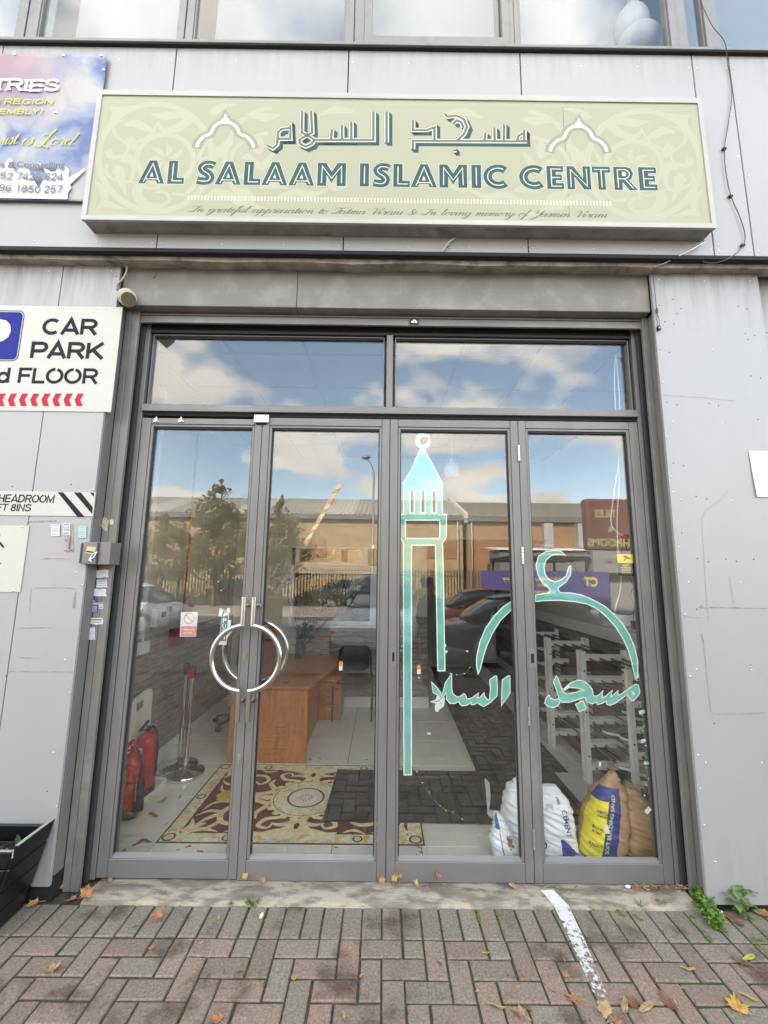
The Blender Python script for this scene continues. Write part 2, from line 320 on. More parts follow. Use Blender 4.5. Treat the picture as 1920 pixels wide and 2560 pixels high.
def stroke_text(mb, t, xr, z, h, w, fm, wt=.15, shear=0, slab=0):
    tot = sum(SF[c][1] for c in t); kx = w/(tot*h); x = xr-w; q = 0
    for c in t:
        for st in SF[c][0]:
            q += 1; e = (q % 6)*.00006
            f2 = (lambda a,b,e=e: (lambda p: (p[0],p[1]-e,p[2]))(fm(a+shear*(b-z),b)))
            mb.ribbon([(x+a*h*kx,z+b*h) for a,b in st],wt*h,f2)
            if slab and c != 'S':
                for (a,b) in (st[0],st[-1]):
                    if b < .02 or b > .98 or (c in 'ET' and b > .5): mb.fill([rect(x+(a-.12)*h*kx,z+(b-(slab if b > .5 else 0))*h,x+(a+.12)*h*kx,z+(b+(0 if b > .5 else slab))*h)],lambda a_,b_,e=e: (lambda p: (p[0],p[1]-e-.0001,p[2]))(fm(a_,b_)))
        x += SF[c][1]*h*kx

# ------------------------------------------------------------------ ground
U = .105; PX0 = -1.0312; PY0 = 2.6186            # paver module and where the paving starts
def paver_mat():
    mm = mat('concrete_pavers',(.2,.16,.14),.85); t = mm.node_tree; b = t.nodes['Principled BSDF']; nn = t.nodes.new; L = t.links.new
    a = nn('ShaderNodeVertexColor'); a.layer_name = 'tone'; tc = nn('ShaderNodeTexCoord')
    n = nn('ShaderNodeTexNoise'); n.inputs['Scale'].default_value = 90; n.inputs['Detail'].default_value = 4; L(tc.outputs['Object'],n.inputs['Vector'])
    x = nn('ShaderNodeMix'); x.data_type = 'RGBA'; x.blend_type = 'OVERLAY'; x.inputs[0].default_value = .75; L(a.outputs['Color'],x.inputs[6]); L(n.outputs['Fac'],x.inputs[7])
    v = nn('ShaderNodeTexVoronoi'); v.inputs['Scale'].default_value = 75; v.inputs['Randomness'].default_value = 1; L(tc.outputs['Object'],v.inputs['Vector'])
    v2 = nn('ShaderNodeMath'); v2.operation = 'LESS_THAN'; v2.inputs[1].default_value = .11; L(v.outputs['Distance'],v2.inputs[0])
    sp = nn('ShaderNodeSeparateColor'); L(v.outputs['Color'],sp.inputs[0])
    v3 = nn('ShaderNodeMath'); v3.operation = 'GREATER_THAN'; v3.inputs[1].default_value = .55; L(sp.outputs[0],v3.inputs[0])
    v4 = nn('ShaderNodeMath'); v4.operation = 'MULTIPLY'; L(v2.outputs[0],v4.inputs[0]); L(v3.outputs[0],v4.inputs[1])
    v5 = nn('ShaderNodeMath'); v5.operation = 'MULTIPLY'; v5.inputs[1].default_value = .8; L(v4.outputs[0],v5.inputs[0])
    y = nn('ShaderNodeMix'); y.data_type = 'RGBA'; L(v5.outputs[0],y.inputs[0]); L(x.outputs[2],y.inputs[6]); y.inputs[7].default_value = (.52,.48,.40,1)
    s = nn('ShaderNodeTexNoise'); s.inputs['Scale'].default_value = 3.1; s.inputs['Detail'].default_value = 6; s.inputs['Roughness'].default_value = .6; L(tc.outputs['Object'],s.inputs['Vector'])
    r = nn('ShaderNodeValToRGB'); L(s.outputs['Fac'],r.inputs[0]); r.color_ramp.elements[0].position = .53; r.color_ramp.elements[1].position = .66
    r.color_ramp.elements[0].color = (1,1,1,1); r.color_ramp.elements[1].color = (.42,.38,.36,1)
    z = nn('ShaderNodeMix'); z.data_type = 'RGBA'; z.blend_type = 'MULTIPLY'; z.inputs[0].default_value = 1; L(y.outputs[2],z.inputs[6]); L(r.outputs[0],z.inputs[7]); L(z.outputs[2],b.inputs['Base Color'])
    u = nn('ShaderNodeBump'); u.inputs['Strength'].default_value = .35; u.inputs['Distance'].default_value = .004; L(n.outputs['Fac'],u.inputs['Height']); L(u.outputs[0],b.inputs['Normal'])
    return mm
mb = MB(); tones = []
def brick(c0, r0, cw, rh, col):
    g = .0052; x0 = PX0+c0*U+g; x1 = PX0+(c0+cw)*U-g; y1 = PY0-r0*U-g; y0 = PY0-(r0+rh)*U+g
    if y1 > 2.6 and (x1 < -1.70 or x0 > 1.80): pass
    j = [rnd.uniform(-.0022,.0022) for _ in range(4)]; zt = rnd.uniform(-.002,.001); tx = rnd.uniform(-.0015,.0015); ty = rnd.uniform(-.0015,.0015)
    x0 += j[0]; x1 += j[1]; y0 += j[2]; y1 += j[3]; b = .005; zb = -.012
    vs = []
    for (e,z) in ((0,zb),(0,zt-.0045),(b,zt)):
        for (x,y,sx,sy) in ((x0+e,y0+e,-1,-1),(x1-e,y0+e,1,-1),(x1-e,y1-e,1,1),(x0+e,y1-e,-1,1)): vs.append((x,y,z+(tx*sx+ty*sy if z > zb else 0)))
    fs = [(8,9,10,11)]+[(k*4+i,k*4+(i+1)%4,k*4+4+(i+1)%4,k*4+4+i) for k in (0,1) for i in range(4)]
    mb.add(vs,fs)
    tones.extend([col]*len(fs))
def tone(grey):
    k = rnd.uniform(.90,1.10)
    if grey: c = (.188,.160,.124)
    else: c = rnd.choice([(.208,.156,.119),(.213,.152,.116),(.200,.150,.114),(.193,.155,.120),(.211,.158,.121),(.188,.148,.114)])
    return tuple(a*k*1.12 for a in c)
for c in range(-38,64): brick(c,0,1,2,tone(True))
for j in range(0,44):
    for i in range(-42,68):
        mm_ = (i-j-5) % 4
        if mm_ == 0: brick(i,2+j,2,1,tone(rnd.random() < .07))
        elif mm_ == 3: brick(i,2+j,1,2,tone(rnd.random() < .07))
        elif mm_ == 2 and j == 0: brick(i,2,1,1,tone(True))
pav = mb.build('pavement',paver_mat(),origin=(0,0,0)); tag(pav,kind='structure')
ca = pav.data.color_attributes.new('tone','FLOAT_COLOR','CORNER'); k = 0
for p,t in zip(pav.data.polygons,tones):
    for li in p.loop_indices: ca.data[li].color = (*t,1)
M['joint'] = mat('mossy_joint_sand',(.062,.054,.040),.95,var=.4,vs=40,dirt=.9,ds=2.2,dcol=(.045,.075,.018),dlo=.5,dhi=.62,bump=.5,bs=200)
g = MB(); g.box(-5.2,-2.45,-.02,5.9,3.0,-.0075); tag(g.build('joint_bed',M['joint'],origin=(0,0,0)),kind='structure')
g = MB(); g.box(-600,-600,-.3,600,600,-.022)
tag(g.build('ground',mat('worn_block_ground',(.16,.14,.12),.9,var=.3,vs=1.5,dirt=.6,ds=.4,dcol=(.12,.11,.10),bump=.2,bs=30),origin=(0,0,0)),kind='structure')
# worn white line across the paving
lm = mat('worn_white_line',(.60,.58,.54),.8); t = lm.node_tree; b = t.nodes['Principled BSDF']
n = t.nodes.new('ShaderNodeTexNoise'); n.inputs['Scale'].default_value = 38; n.inputs['Detail'].default_value = 7; n.inputs['Roughness'].default_value = .7
r = t.nodes.new('ShaderNodeValToRGB'); r.color_ramp.elements[0].position = .40; r.color_ramp.elements[1].position = .47
tcn = t.nodes.new('ShaderNodeTexCoord'); t.links.new(tcn.outputs['Object'],n.inputs['Vector'])
sx_ = t.nodes.new('ShaderNodeSeparateXYZ'); t.links.new(tcn.outputs['Object'],sx_.inputs[0])
ma = t.nodes.new('ShaderNodeMath'); ma.operation = 'MULTIPLY_ADD'; ma.inputs[1].default_value = .33; ma.inputs[2].default_value = -.155; t.links.new(sx_.outputs['Y'],ma.inputs[0])
mb2 = t.nodes.new('ShaderNodeMath'); mb2.operation = 'ADD'; t.links.new(ma.outputs[0],mb2.inputs[0]); t.links.new(n.outputs['Fac'],mb2.inputs[1])
t.links.new(mb2.outputs[0],r.inputs[0]); t.links.new(r.outputs[0],b.inputs['Alpha'])
g = MB(); q = [gp(1351,2226,.02),gp(1384,2226,.02),gp(1385,2270),gp(1422,2270),gp(1425,2350),gp(1461,2350),gp(1477,2470),gp(1510,2470),gp(1530,2600),gp(1560,2600)]
zs = [.0225,.0225,.0115,.0115,.0035,.0035,.0035,.0035,.0035,.0035]
g.add([(a,b_,z) for (a,b_),z in zip(q,zs)],[(2*i,2*i+2,2*i+3,2*i+1) for i in range(4)])
tag(g.build('painted_line',lm,origin=(1,2,0)),kind='structure')
# concrete threshold
g = MB(); st = 40
top = []; xs = [-1.66+3.46*i/st for i in range(st+1)]
for x in xs:
    w_ = .006*noise.noise(Vector((x*5,0,0)))
    top.append([(x,2.612+w_,-.02),(x,2.614+w_,.004),(x,2.635+w_,.011+.004*noise.noise(Vector((x*9,1,0)))),(x,2.735,.019),(x,2.752,.012),(x,2.86,.012)])
vs = [p for c in top for p in c]; g.sm = True
g.add(vs,[(i*6+k,(i+1)*6+k,(i+1)*6+k+1,i*6+k+1) for i in range(st) for k in range(5)])
tag(g.build('doorstep',M['concrete'],origin=(0,2.6,0)),'low worn concrete doorstep running under the grey glazed doors','doorstep')

# ------------------------------------------------------------------ the building
B = thing('building','grey clad commercial building with a glazed entrance and a window band above','building',(0,2.6,0))
mP = [M['panel'],M['alu'],M['panel_edge'],M['blackp']]
def rivet(g, x, z, Y, r=.006, mi=1):
    o = g.cur; g.cur = mi; g.lathe([(r,0),(r*.85,-r*.35),(r*.4,-r*.6),(1e-4,-r*.65)],(x,Y,z),8,Matrix.Rotation(-PI/2,4,'X')); g.cur = o
def panel(x0, z0, x1, z1, Y, th=.02, riv=(), holes=()):
    g = MB(); g.box(x0,Y,z0,x1,Y+th,z1)
    for (x,z) in riv: rivet(g,x,z,Y)
    for (x,z) in holes: rivet(g,x,z,Y,.0042,3)
    return g.build('cladding_panel',mP,B,bevel=.0015)
# upper band of panels
YB = 2.50; seams = [-12,-9.5,-7,-4.3,-2.80,-1.542,-.290,.957,2.210,2.479,3.75,5.0,7,9,12]
for a,b_ in zip(seams,seams[1:]):
    rv = []
    if -4 < a < 3:
        wd = b_-a
        for z in (5.50,4.02):
            rv += [(a+.03,z),(b_-.03,z)]+([(a+wd*.35,z),(a+wd*.68,z)] if wd > .5 else [])
        if wd > .5: rv += [(a+.03,5.2),(b_-.03,5.2),(a+.03,4.6),(b_-.03,4.6)]
        else: rv += [(b_-.03,z) for z in (5.1,4.75,4.4)]+[(a+.03,4.06)]
    panel(a+.004,3.975,b_-.004,5.615,YB,.03,rv)
g = MB(); g.box(-12,YB+.03,3.97,12,2.95,5.62); g.build('backing_wall',M['panel_edge'],B)
# dark drip rail and ragged flashing under the band
g = MB(); g.box(-12,YB-.012,3.945,12,YB+.03,3.972); g.build('drip_rail',M['dark'],B)
fl = mat('dirty_flashing',(.30,.28,.24),.8,var=.35,vs=9,dirt=.8,ds=6,dcol=(.05,.048,.045),bump=.3,bs=40)
g = MB(); k = 160
L1 = []
for i in range(k+1):
    x = -6+12*i/k; z = 3.925+.012*noise.noise(Vector((x*2.3,0,0)))+.006*noise.noise(Vector((x*11,3,0)))
    L1.append([(x,YB+.035,3.958),(x,YB+.045,z),(x,2.64,z+.012)])
g.add([p for c in L1 for p in c],[(i*3+j,i*3+j+1,(i+1)*3+j+1,(i+1)*3+j) for i in range(k) for j in (0,1)])
g.build('flashing',fl,B)
# lower panels
ZL = 3.985
pr = lambda px,py: at(px,py,2.61)
ph = lambda px,py: at(px,py,2.608)
lz = lambda pts: [ph(0+a/3.16,600+b/3.16) for a,b in pts]
ly = lambda pts: [ph(0+a/2.95,1250+b/2.95) for a,b in pts]
rv = lz([(385,242),(880,242),(215,1362),(755,1370),(790,1672),(675,1978)])+ly([(557,533),(620,628),(478,1180),(546,1228),(486,1752),(393,1863)])+[ph(125,2172),ph(145,2035)]
hl = lz([(918,287),(560,1930),(95,1948)])+ly([(42,1298),(345,2150)])
seamx = ph(15,1700)[0]
panel(seamx+.003,.085,-1.843,ZL,2.61,.022,[p for p in rv if seamx < p[0] < -1.85],hl)
panel(-3.4,.085,seamx-.003,ZL,2.61,.022,[p for p in rv if p[0] < seamx])
panel(-5,.085,-3.406,ZL,2.61,.022); panel(-12,.085,-5.006,ZL,2.61,.022)
r1 = lambda pts: [ph(1550+a/3.16,600+b/3.16) for a,b in pts]
r2 = lambda pts: [ph(1600+a/2.457,1300+b/2.457) for a,b in pts]
rv = r1([(307,312),(668,322),(1030,322),(364,858),(734,867),(1108,873),(337,1125),(420,1438),(808,1446),(376,1551),(482,2055),(882,2058),(420,1990)])+r2([(237,165),(300,381),(622,384),(277,580),(350,919),(686,921),(313,960),(360,1446),(405,1491),(750,1492),(398,1876),(465,2101)])
hl = r1([(922,253),(935,524),(1007,542),(355,645),(427,662),(992,737),(1065,754),(1014,786),(318,866),(392,886),(1038,1073),(1113,1090),(373,1279),(452,1300),(706,1290),(781,1308),(1094,1415),(423,1762),(503,1781),(603,2024),(684,2044)])+r2([(258,80),(355,238),(423,257),(530,240),(593,254),(700,242),(377,528),(350,548),(458,1250)])
hl += r1([(484,540),(452,581),(415,468),(310,515),(1161,732)])
panel(1.842,.03,2.590,ZL,2.61,.022,rv,hl)
panel(2.62,.03,4.2,ZL,2.68,.022); panel(4.21,.03,12,ZL,2.61,.022)
g = MB(); g.box(-12,2.634,.0,-1.835,2.95,3.95); g.box(1.8975,2.634,0,2.6,2.95,3.95); g.box(2.6,2.704,0,12,2.95,3.95); g.build('wall',M['dark'],B)
# scratches and marks on the cladding
sc_m = mat('grey_scuff',(.28,.275,.27),.7,var=.35,vs=30)
def scratch(pts, w_, Y=2.6075): q = MB(); q.ribbon([at(a,b_,Y) for a,b_ in pts],w_,lambda a,b_:(a,Y,b_)); q.build('scuff_mark',sc_m,B)
for pts,w_ in ((([(1750,1519),(1790,1518),(1840,1519),(1850,1520)]),.006),([(1850,1520),(1918,1521)],.003),([(1754,1583),(1759,1605)],.006),([(1759,1605),(1777,1780)],.0025),([(1782,1784),(1800,1785)],.004),([(1812,1784),(1870,1784),(1919,1781)],.004),([(1755,1300),(1765,1480),(1772,1549)],.0018),([(1824,1440),(1834,1505)],.002),([(1712,1541),(1750,1544)],.002),([(1657,988),(1750,993),(1838,1002)],.0015),([(1820,1227),(1790,1260),(1765,1275),(1754,1300)],.0015),
                ([(15,1679),(100,1679),(182,1680)],.003),([(88,1470),(150,1469),(186,1471)],.004),([(98,1397),(135,1396),(176,1397)],.005),([(49,1644),(100,1645)],.003),([(77,1472),(73,1535)],.003),([(187,1480),(184,1520)],.012),([(180,1310),(182,1380)],.01),([(68,1304),(140,1302)],.009),([(50,1570),(130,1569)],.004)):
    scratch(pts,w_)
# grey lintel over the entrance, with soffit
g = MB(); g.box(-1.834,2.64,3.658,-.62,2.74,4.0); g.box(-.617,2.641,3.658,1.842,2.74,4.0)
o = g.build('lintel',M['lintel'],B,bevel=.003)
g = MB(); g.box(-1.80,2.742,3.66,1.85,2.95,3.90); g.build('lintel_core',M['dark'],B)
# shutter box bar
g = MB(); g.box(-1.735,2.715,3.58,1.818,2.735,3.632); g.build('shutter_bar',M['frame2'],B,bevel=.003)
g = MB(); g.tube([(-1.73,2.722,3.645),(1.815,2.722,3.645)],.0085,10); g.build('shutter_rail',M['frame2'],B)
x,z = at(1035.5,805,2.712); g = MB(); g.box(x-.033,2.705,z-.016,x+.033,2.7145,z+.016); g.cur = 1; g.box(x-.021,2.7035,z-.013,x+.021,2.7048,z+.004); g.box(x-.01,2.7034,z+.0045,x+.01,2.7049,z+.013)
g.cur = 2; g.box(x-.004,2.7025,z-.010,x+.004,2.7033,z+.002)
g.build('lock_plate',[M['black'],M['white'],M['frame2']],B)
# jambs: shutter guides each side
def jamb(sg, xo, xi):
    g = MB(); a,b_ = min(xo,xi),max(xo,xi); xm = xo+(xi-xo)*.45
    g.box(min(xo,xm-.002*sg*-1),2.70,.0,max(xo,xm-.002*sg*-1),2.735,3.655) if False else None
    lo,hi = sorted((xo,xm-.0015*(1 if xi>xo else -1))); g.box(lo,2.70,0,hi,2.76,3.656)
    lo,hi = sorted((xm+.0015*(1 if xi>xo else -1),xi)); g.box(lo,2.70,0,hi,2.725,3.656)
    g.cur = 1; d = 1 if xi > xo else -1
    lo,hi = sorted((xm+.002*d,xi-.012*d)); g.box(lo,2.726,0,hi,2.745,3.656)
    lo,hi = sorted((xm+.002*d,xi-.002*d)); g.box(lo,2.746,0,hi,2.757,3.656)
    g.cur = 2; lo,hi = sorted((xm+.002*d,xi+.012*d)); g.box(lo,2.758,0.01,hi,2.775,3.60)  # guide back pieces coloured near-black to paint the shade of the side reveal
    g.build('shutter_guide',[M['frame2'],M['dark'],M['recess_shade']],B,bevel=.002)
jamb(-1,-1.83,-1.735); jamb(1,1.895,1.815)
# angle trim between panel and guide, left side
g = MB(); g.box(-1.842,2.632,.13,-1.834,2.70,3.655); g.build('edge_trim',M['frame'],B)
g = MB(); g.box(1.86,2.632,.02,1.8965,2.6985,3.655); g.build('edge_trim',M['frame'],B)
g = MB()
for z in (3.0,2.35,1.75,1.12,.5):
    for x,dz in ((-1.85,0),(1.855,.13)): g = MB(); rivet(g,x,z+dz,2.607,.005,0); g.build('trim_screw',M['alu'],B)
# door frame and transom
fr = M['frame']; YD = 2.78; YG = 2.812
g = MB(); g.box(-1.735,2.778,.012,-1.695,2.86,3.62); g.box(1.780,2.778,.012,1.822,2.86,3.62)
g.cur = 2; g.box(-1.695,2.782,3.545,1.780,2.86,3.566); g.cur = 1; g.box(-1.695,2.79,3.5665,1.780,2.86,3.625); g.cur = 0; g.box(-1.695,2.766,2.945,1.780,2.86,2.996); g.box(.012,2.776,2.997,.057,2.86,3.544)  # near-black head piece and slot paint the shade of a deeper recess
g.cur = 1; g.box(-1.695,2.79,2.918,1.78,2.86,2.944); g.cur = 0
g.box(-1.695,2.80,.012,1.78,2.86,.018)
g.build('door_frame',[fr,M['dark'],M['recess_shade']],B,bevel=.002)
def pane_bead(g, x0, z0, x1, z1, y=2.79, w_=.016):
    g.box(x0-w_,y,z0-w_,x0,2.85,z1+w_); g.box(x1,y,z0-w_,x1+w_,2.85,z1+w_)
    g.box(x0,y,z1,x1,2.85,z1+w_)
    g.add([(x0,y,z0-w_),(x1,y,z0-w_),(x1,YG-.002,z0+.004),(x0,YG-.002,z0+.004)],[(0,1,2,3)])
for x0,x1 in ((-1.672,-.008),(.078,1.757)):
    o = MB(); pane_bead(o,x0+.002,3.002,x1-.002,3.528,2.792,.006)
    o = o.build('transom_window',fr,B,bevel=.001)
    p = MB(); p.box(x0,YG,2.999,x1,YG+.006,3.532); p.build('glass_pane',M['glass'],o)
    p = MB(); p.box(x0,2.80,3.512,x1,2.809,3.54); p.build('shaded_bead',M['dark'],o)  # dark strip carries the painted recess shade onto the bead top
# four door leaves
leaves = [(-1.690,-.852,-1.610,-.920),(-.848,.040,-.782,-.031),(.044,.934,.115,.864),(.938,1.775,1.005,1.697)]
DZ0, DZ1, GZ0, GZ1 = .016,2.910,.142,2.838
doors = []
for i,(x0,x1,a,b_) in enumerate(leaves):
    g = MB(); dz = 0.006 if i == 0 else 0
    ztop = DZ1-(.012 if i == 0 else 0)
    g.box(x0,YD,DZ0+dz,a-.018,2.84,ztop); g.box(b_+.018,YD,DZ0+dz,x1,2.84,ztop)
    g.box(a-.0165,YD+.0006,DZ0+dz,b_+.0165,2.84,GZ0-.018); g.box(a-.0165,YD+.0006,GZ1+.018,b_+.0165,2.84,ztop)
    pane_bead(g,a,GZ0,b_,GZ1,2.786,.0165)
    g.cur = 1; g.box(a,2.795,GZ1-.012,b_,2.8115,GZ1-.0005); g.box(a+.0003,2.797,GZ0+.005,a+.006,2.8115,GZ1-.012); g.box(b_-.006,2.797,GZ0+.005,b_-.0003,2.8115,GZ1-.012)
    if i != 0: g.box(x0-.004,2.80,DZ0,x0,2.835,ztop)
    d = g.build('door',[fr,M['black']],B,bevel=.0025); doors.append(d)
    p = MB(); p.box(a,YG,GZ0,b_,YG+.006,GZ1); p.build('glass_pane',M['glass'],d)
def hinge(d, px, p0, p1):
    x,z1 = at(px[0],p0,2.77); x2,z0 = at(px[1],p1,2.77); x = (x+x2)/2; g = MB(); n = 6
    for i in range(n): g.cyl((x,2.772,z0+(z1-z0)*i/n+.0015),(x,2.772,z0+(z1-z0)*(i+1)/n-.0015),.008,None,12)
    g.build('hinge',M['alu'],d)
hinge(doors[2],(1297,1298),1113,1152); hinge(doors[2],(1306,1308),1367,1410); hinge(doors[2],(1322,1324),1767,1814); hinge(doors[2],(1334,1336),2073,2125)
def flushpull(d, p0, p1):
    (x0,z0),(x1,z1) = at(p0[0],p0[1],YD),at(p1[0],p1[1],YD); g = MB()
    g.slab([rrect(x0,z0,x1,z1,.006),rrect(x0+.012,z0+.028,x1-.012,z1-.028,.004)],YD-.003,.003)
    g.cur = 1; g.box(x0+.012,YD-.0008,z0+.028,x1-.012,YD-.0003,z1-.028); g.build('flush_pull',[M['frame2'],M['dark']],d)
flushpull(doors[1],(975.5,1665),(991,1619)); flushpull(doors[3],(1323,1669),(1339,1623))
def lockcyl(d, c, w_, h_, m_):
    x,z = at(c[0],c[1],YD); g = MB(); g.slab([rrect(x-w_/2,z-h_/2,x+w_/2,z+h_/2,.004)],YD-.004,.004)
    g.cur = 1; g.cyl((x,YD-.010,z+.010),(x,YD-.003,z+.010),.009,None,14); g.box(x-.0045,YD-.0095,z-.016,x+.0045,YD-.003,z+.006); g.cyl((x,YD-.0096,z-.016),(x,YD-.003,z-.016),.0045,None,10)
    g.cur = 2; g.box(x-.001,YD-.0108,z+.005,x+.001,YD-.0101,z+.015)
    g.build('lock',[M['frame2'],m_,M['black']],d)
lockcyl(doors[0],(611.5,1640),.032,.075,M['brass']); lockcyl(doors[0],(598,1897),.030,.066,M['alu'])
# ring pull handles outside (and their twins inside)
def pull(d, side, yo, ys):
    xj = -.850; cz = at(612,1645,2.712)[1]; Rr = .198; zt = at(620,1492,2.712)[1]; zb_ = at(600,1804,2.712)[1]; g = MB(); s_ = -1 if side == 'l' else 1
    off = .028*s_; tt = .0168; ang = [93+174*i/28 for i in range(29)] if s_ < 0 else [87-174*i/28 for i in range(29)]
    cxr = xj+off*.55
    arcp = [(cxr+Rr*math.cos(math.radians(a)),yo,cz+Rr*math.sin(math.radians(a))) for a in ang]
    x = xj+off*1.15
    if ys < 0 or True:
        g.tube(arcp,tt,14)
        g.cyl((x,yo,cz+Rr-.004),(x,yo,zt),tt,None,14); g.cyl((x,yo,cz-Rr+.004),(x,yo,zb_),tt,None,14)
        for z in (zt-.055,zb_+.105): 
            xb = x+.022*s_ if s_ > 0 else x+.024
            g.cyl((x,yo,z),(x,YD if ys < 0 else 2.84,z),.008,None,10); g.cyl((x+.02,YD-.012 if ys < 0 else 2.84,z),(x+.02,YD if ys < 0 else 2.852,z),.014,None,12)
    g.build('pull_handle',M['steel'],d)
pull(doors[0],'l',2.712,-1); pull(doors[1],'r',2.712,-1)
pull(doors[0],'l',2.915,1); pull(doors[1],'r',2.915,1)
# maglock bracket and closer screws on the first leaf
(x0,z0),(x1,z1) = at(635,1056,2.765),at(673,1038,2.765)
g = MB(); g.box(x0,2.756,z0,x1,2.7655,z1); g.cur = 1; g.box(x0+.01,2.772,z0-.012,x1-.02,2.779,z0-.0005); g.build('lock_bracket',[M['white'],M['dark']],B,bevel=.002)
g = MB()
for px in (392,454):
    g = MB(); x,z = at(px,1051,YD); g.cyl((x,YD-.014,z),(x,YD,z),.011,None,14); g.box(x-.02,YD-.006,z-.012,x+.02,YD-.001,z-.004); g.box(x-.004,YD-.010,z+.008,x+.004,YD-.001,z+.022)
    g.build('closer_bolt',M['alu'],doors[0])
# door glass marks: thumb-wide tape smears come later with the decorations

# upper windows
sm_ = M['sillm']
g = MB(); g.box(-12,YB-.03,5.618,12,2.60,5.645); g.cur = 1; g.box(-12,YB-.025,5.606,12,2.52,5.6175); g.cur = 0; g.box(-12,2.545,5.6455,12,2.62,5.735)
o = g.build('window_sill',[sm_,M['dark']],B,bevel=.003)
bl = mat('pale_blind',(.24,.25,.28),.8,var=.03,vs=2)
mull = [(-6.6,-6.5),(-5.35,-5.2),(-4.1,-4.0),(-2.785,-2.628),(-1.577,-1.466),(-.327,-.183),(.902,.980),(2.110,2.237),(2.377,2.476),(3.70,3.80),(5.0,5.1),(6.2,6.3)]
g = MB()
for a,b_ in mull:
    g.box(a,2.54,5.736,a+(b_-a)*.45,2.62,7.3); g.box(a+(b_-a)*.45+.004,2.548,5.736,b_,2.62,7.3)
g.box(-12,2.54,7.302,12,2.62,7.40)
g.build('window_mullion',sm_,B,bevel=.002)
for k,((_,a),(b_,_2)) in enumerate(zip(mull,mull[1:])):
    g = MB(); f_ = .004; zb = 5.737
    if -.3 < a < .2:
        g.slab([rect(a+.001,zb,b_-.001,7.3),rect(a+.055,zb+.062,b_-.055,7.24)],2.535,.04); f_ = .055; zb = 5.795
    else: g.slab([rect(a+.001,zb,b_-.001,7.3),rect(a+.012,zb+.01,b_-.012,7.29)],2.556,.04); f_ = .012
    wd = g.build('window',sm_,B,bevel=.002)
    p = MB(); p.box(a+f_-.003,2.572,zb,b_-f_+.003,2.578,7.295); p.build('glass_pane',M['glass_up'],wd)
    if b_-a > .3:
        p = MB(); zlo = 5.62+rnd.uniform(.0,.5) if k % 2 else 5.55
        p.box(a+.02,2.85,max(zlo,5.60),b_-.02,2.853,7.28); p.build('blind',bl,wd)
# upper storey, roof and rear
g = MB(); g.box(-12,2.56,7.40,12,2.95,9.2); g.build('parapet',M['panel'],B)
g = MB(); g.box(-12,2.95,8.3,12,16,8.45); g.box(-12,15.8,0,12,16,8.3); g.box(-12.2,2.95,0,-12,16,8.3); g.box(12,2.95,0,12.2,16,8.3); g.build('roof',M['panel'],B)
up = mat('upper_room_paint',(.6,.6,.62),.8)
g = MB(); g.box(-11.9,2.951,5.5,11.9,15.7,5.56); g.box(-11.9,5.8,5.56,11.9,5.9,8.2); g.box(-11.9,2.951,7.42,11.9,5.79,7.46); g.build('upper_room',up,B)

# ------------------------------------------------------------------ inside the entrance hall
XL, XR, YBK = -2.12, 2.44, 6.05
tile = mat('cream_floor_tile',(.70,.69,.60),.2,var=.07,vs=2.5,vdet=6,spec=.5)
wallp = mat('magnolia_wall',(.50,.485,.43),.7)
def stone_mat(name, ax):
    mm = mat(name,(.2,.17,.15),.85); t = mm.node_tree; b = t.nodes['Principled BSDF']; nn = t.nodes.new; L = t.links.new
    tc = nn('ShaderNodeTexCoord'); s = nn('ShaderNodeSeparateXYZ'); L(tc.outputs['Object'],s.inputs[0]); c = nn('ShaderNodeCombineXYZ'); L(s.outputs[ax],c.inputs[0]); L(s.outputs['Z'],c.inputs[1])
    n0 = nn('ShaderNodeTexNoise'); n0.inputs['Scale'].default_value = 7; n0.inputs['Detail'].default_value = 3; L(c.outputs[0],n0.inputs['Vector'])
    wv = nn('ShaderNodeVectorMath'); wv.operation = 'MULTIPLY_ADD'; L(n0.outputs['Color'],wv.inputs[0]); wv.inputs[1].default_value = (.16,.06,0); L(c.outputs[0],wv.inputs[2])
    k = nn('ShaderNodeTexBrick'); k.inputs['Scale'].default_value = 1; k.inputs['Brick Width'].default_value = .46; k.inputs['Row Height'].default_value = .07; k.inputs['Mortar Size'].default_value = .003; k.inputs['Mortar Smooth'].default_value = .8; k.offset = .37
    k.inputs['Color1'].default_value = (.34,.295,.26,1); k.inputs['Color2'].default_value = (.23,.195,.175,1); k.inputs['Mortar'].default_value = (.17,.15,.135,1); L(wv.outputs[0],k.inputs['Vector'])
    mp = nn('ShaderNodeMapping'); mp.inputs['Scale'].default_value = (5,22,1); L(c.outputs[0],mp.inputs[0])
    n = nn('ShaderNodeTexNoise'); n.inputs['Scale'].default_value = 1.5; n.inputs['Detail'].default_value = 7; n.inputs['Roughness'].default_value = .65; L(mp.outputs[0],n.inputs['Vector'])
    x = nn('ShaderNodeMix'); x.data_type = 'RGBA'; x.blend_type = 'OVERLAY'; x.inputs[0].default_value = .85; L(k.outputs['Color'],x.inputs[6]); L(n.outputs['Fac'],x.inputs[7]); L(x.outputs[2],b.inputs['Base Color'])
    a = nn('ShaderNodeMath'); a.operation = 'SUBTRACT'; L(n.outputs['Fac'],a.inputs[0]); L(k.outputs['Fac'],a.inputs[1])
    u = nn('ShaderNodeBump'); u.inputs['Strength'].default_value = .8; u.inputs['Distance'].default_value = .02; L(a.outputs[0],u.inputs['Height']); L(u.outputs[0],b.inputs['Normal'])
    return mm
M['stoneY'] = stone_mat('ledge_stone_side','Y'); M['stoneX'] = stone_mat('ledge_stone_back','X')
g = MB(); g.box(-2.3,2.86,-.02,2.6,9.2,.010)
g.cur = 1; T_ = .6; gap = .0025
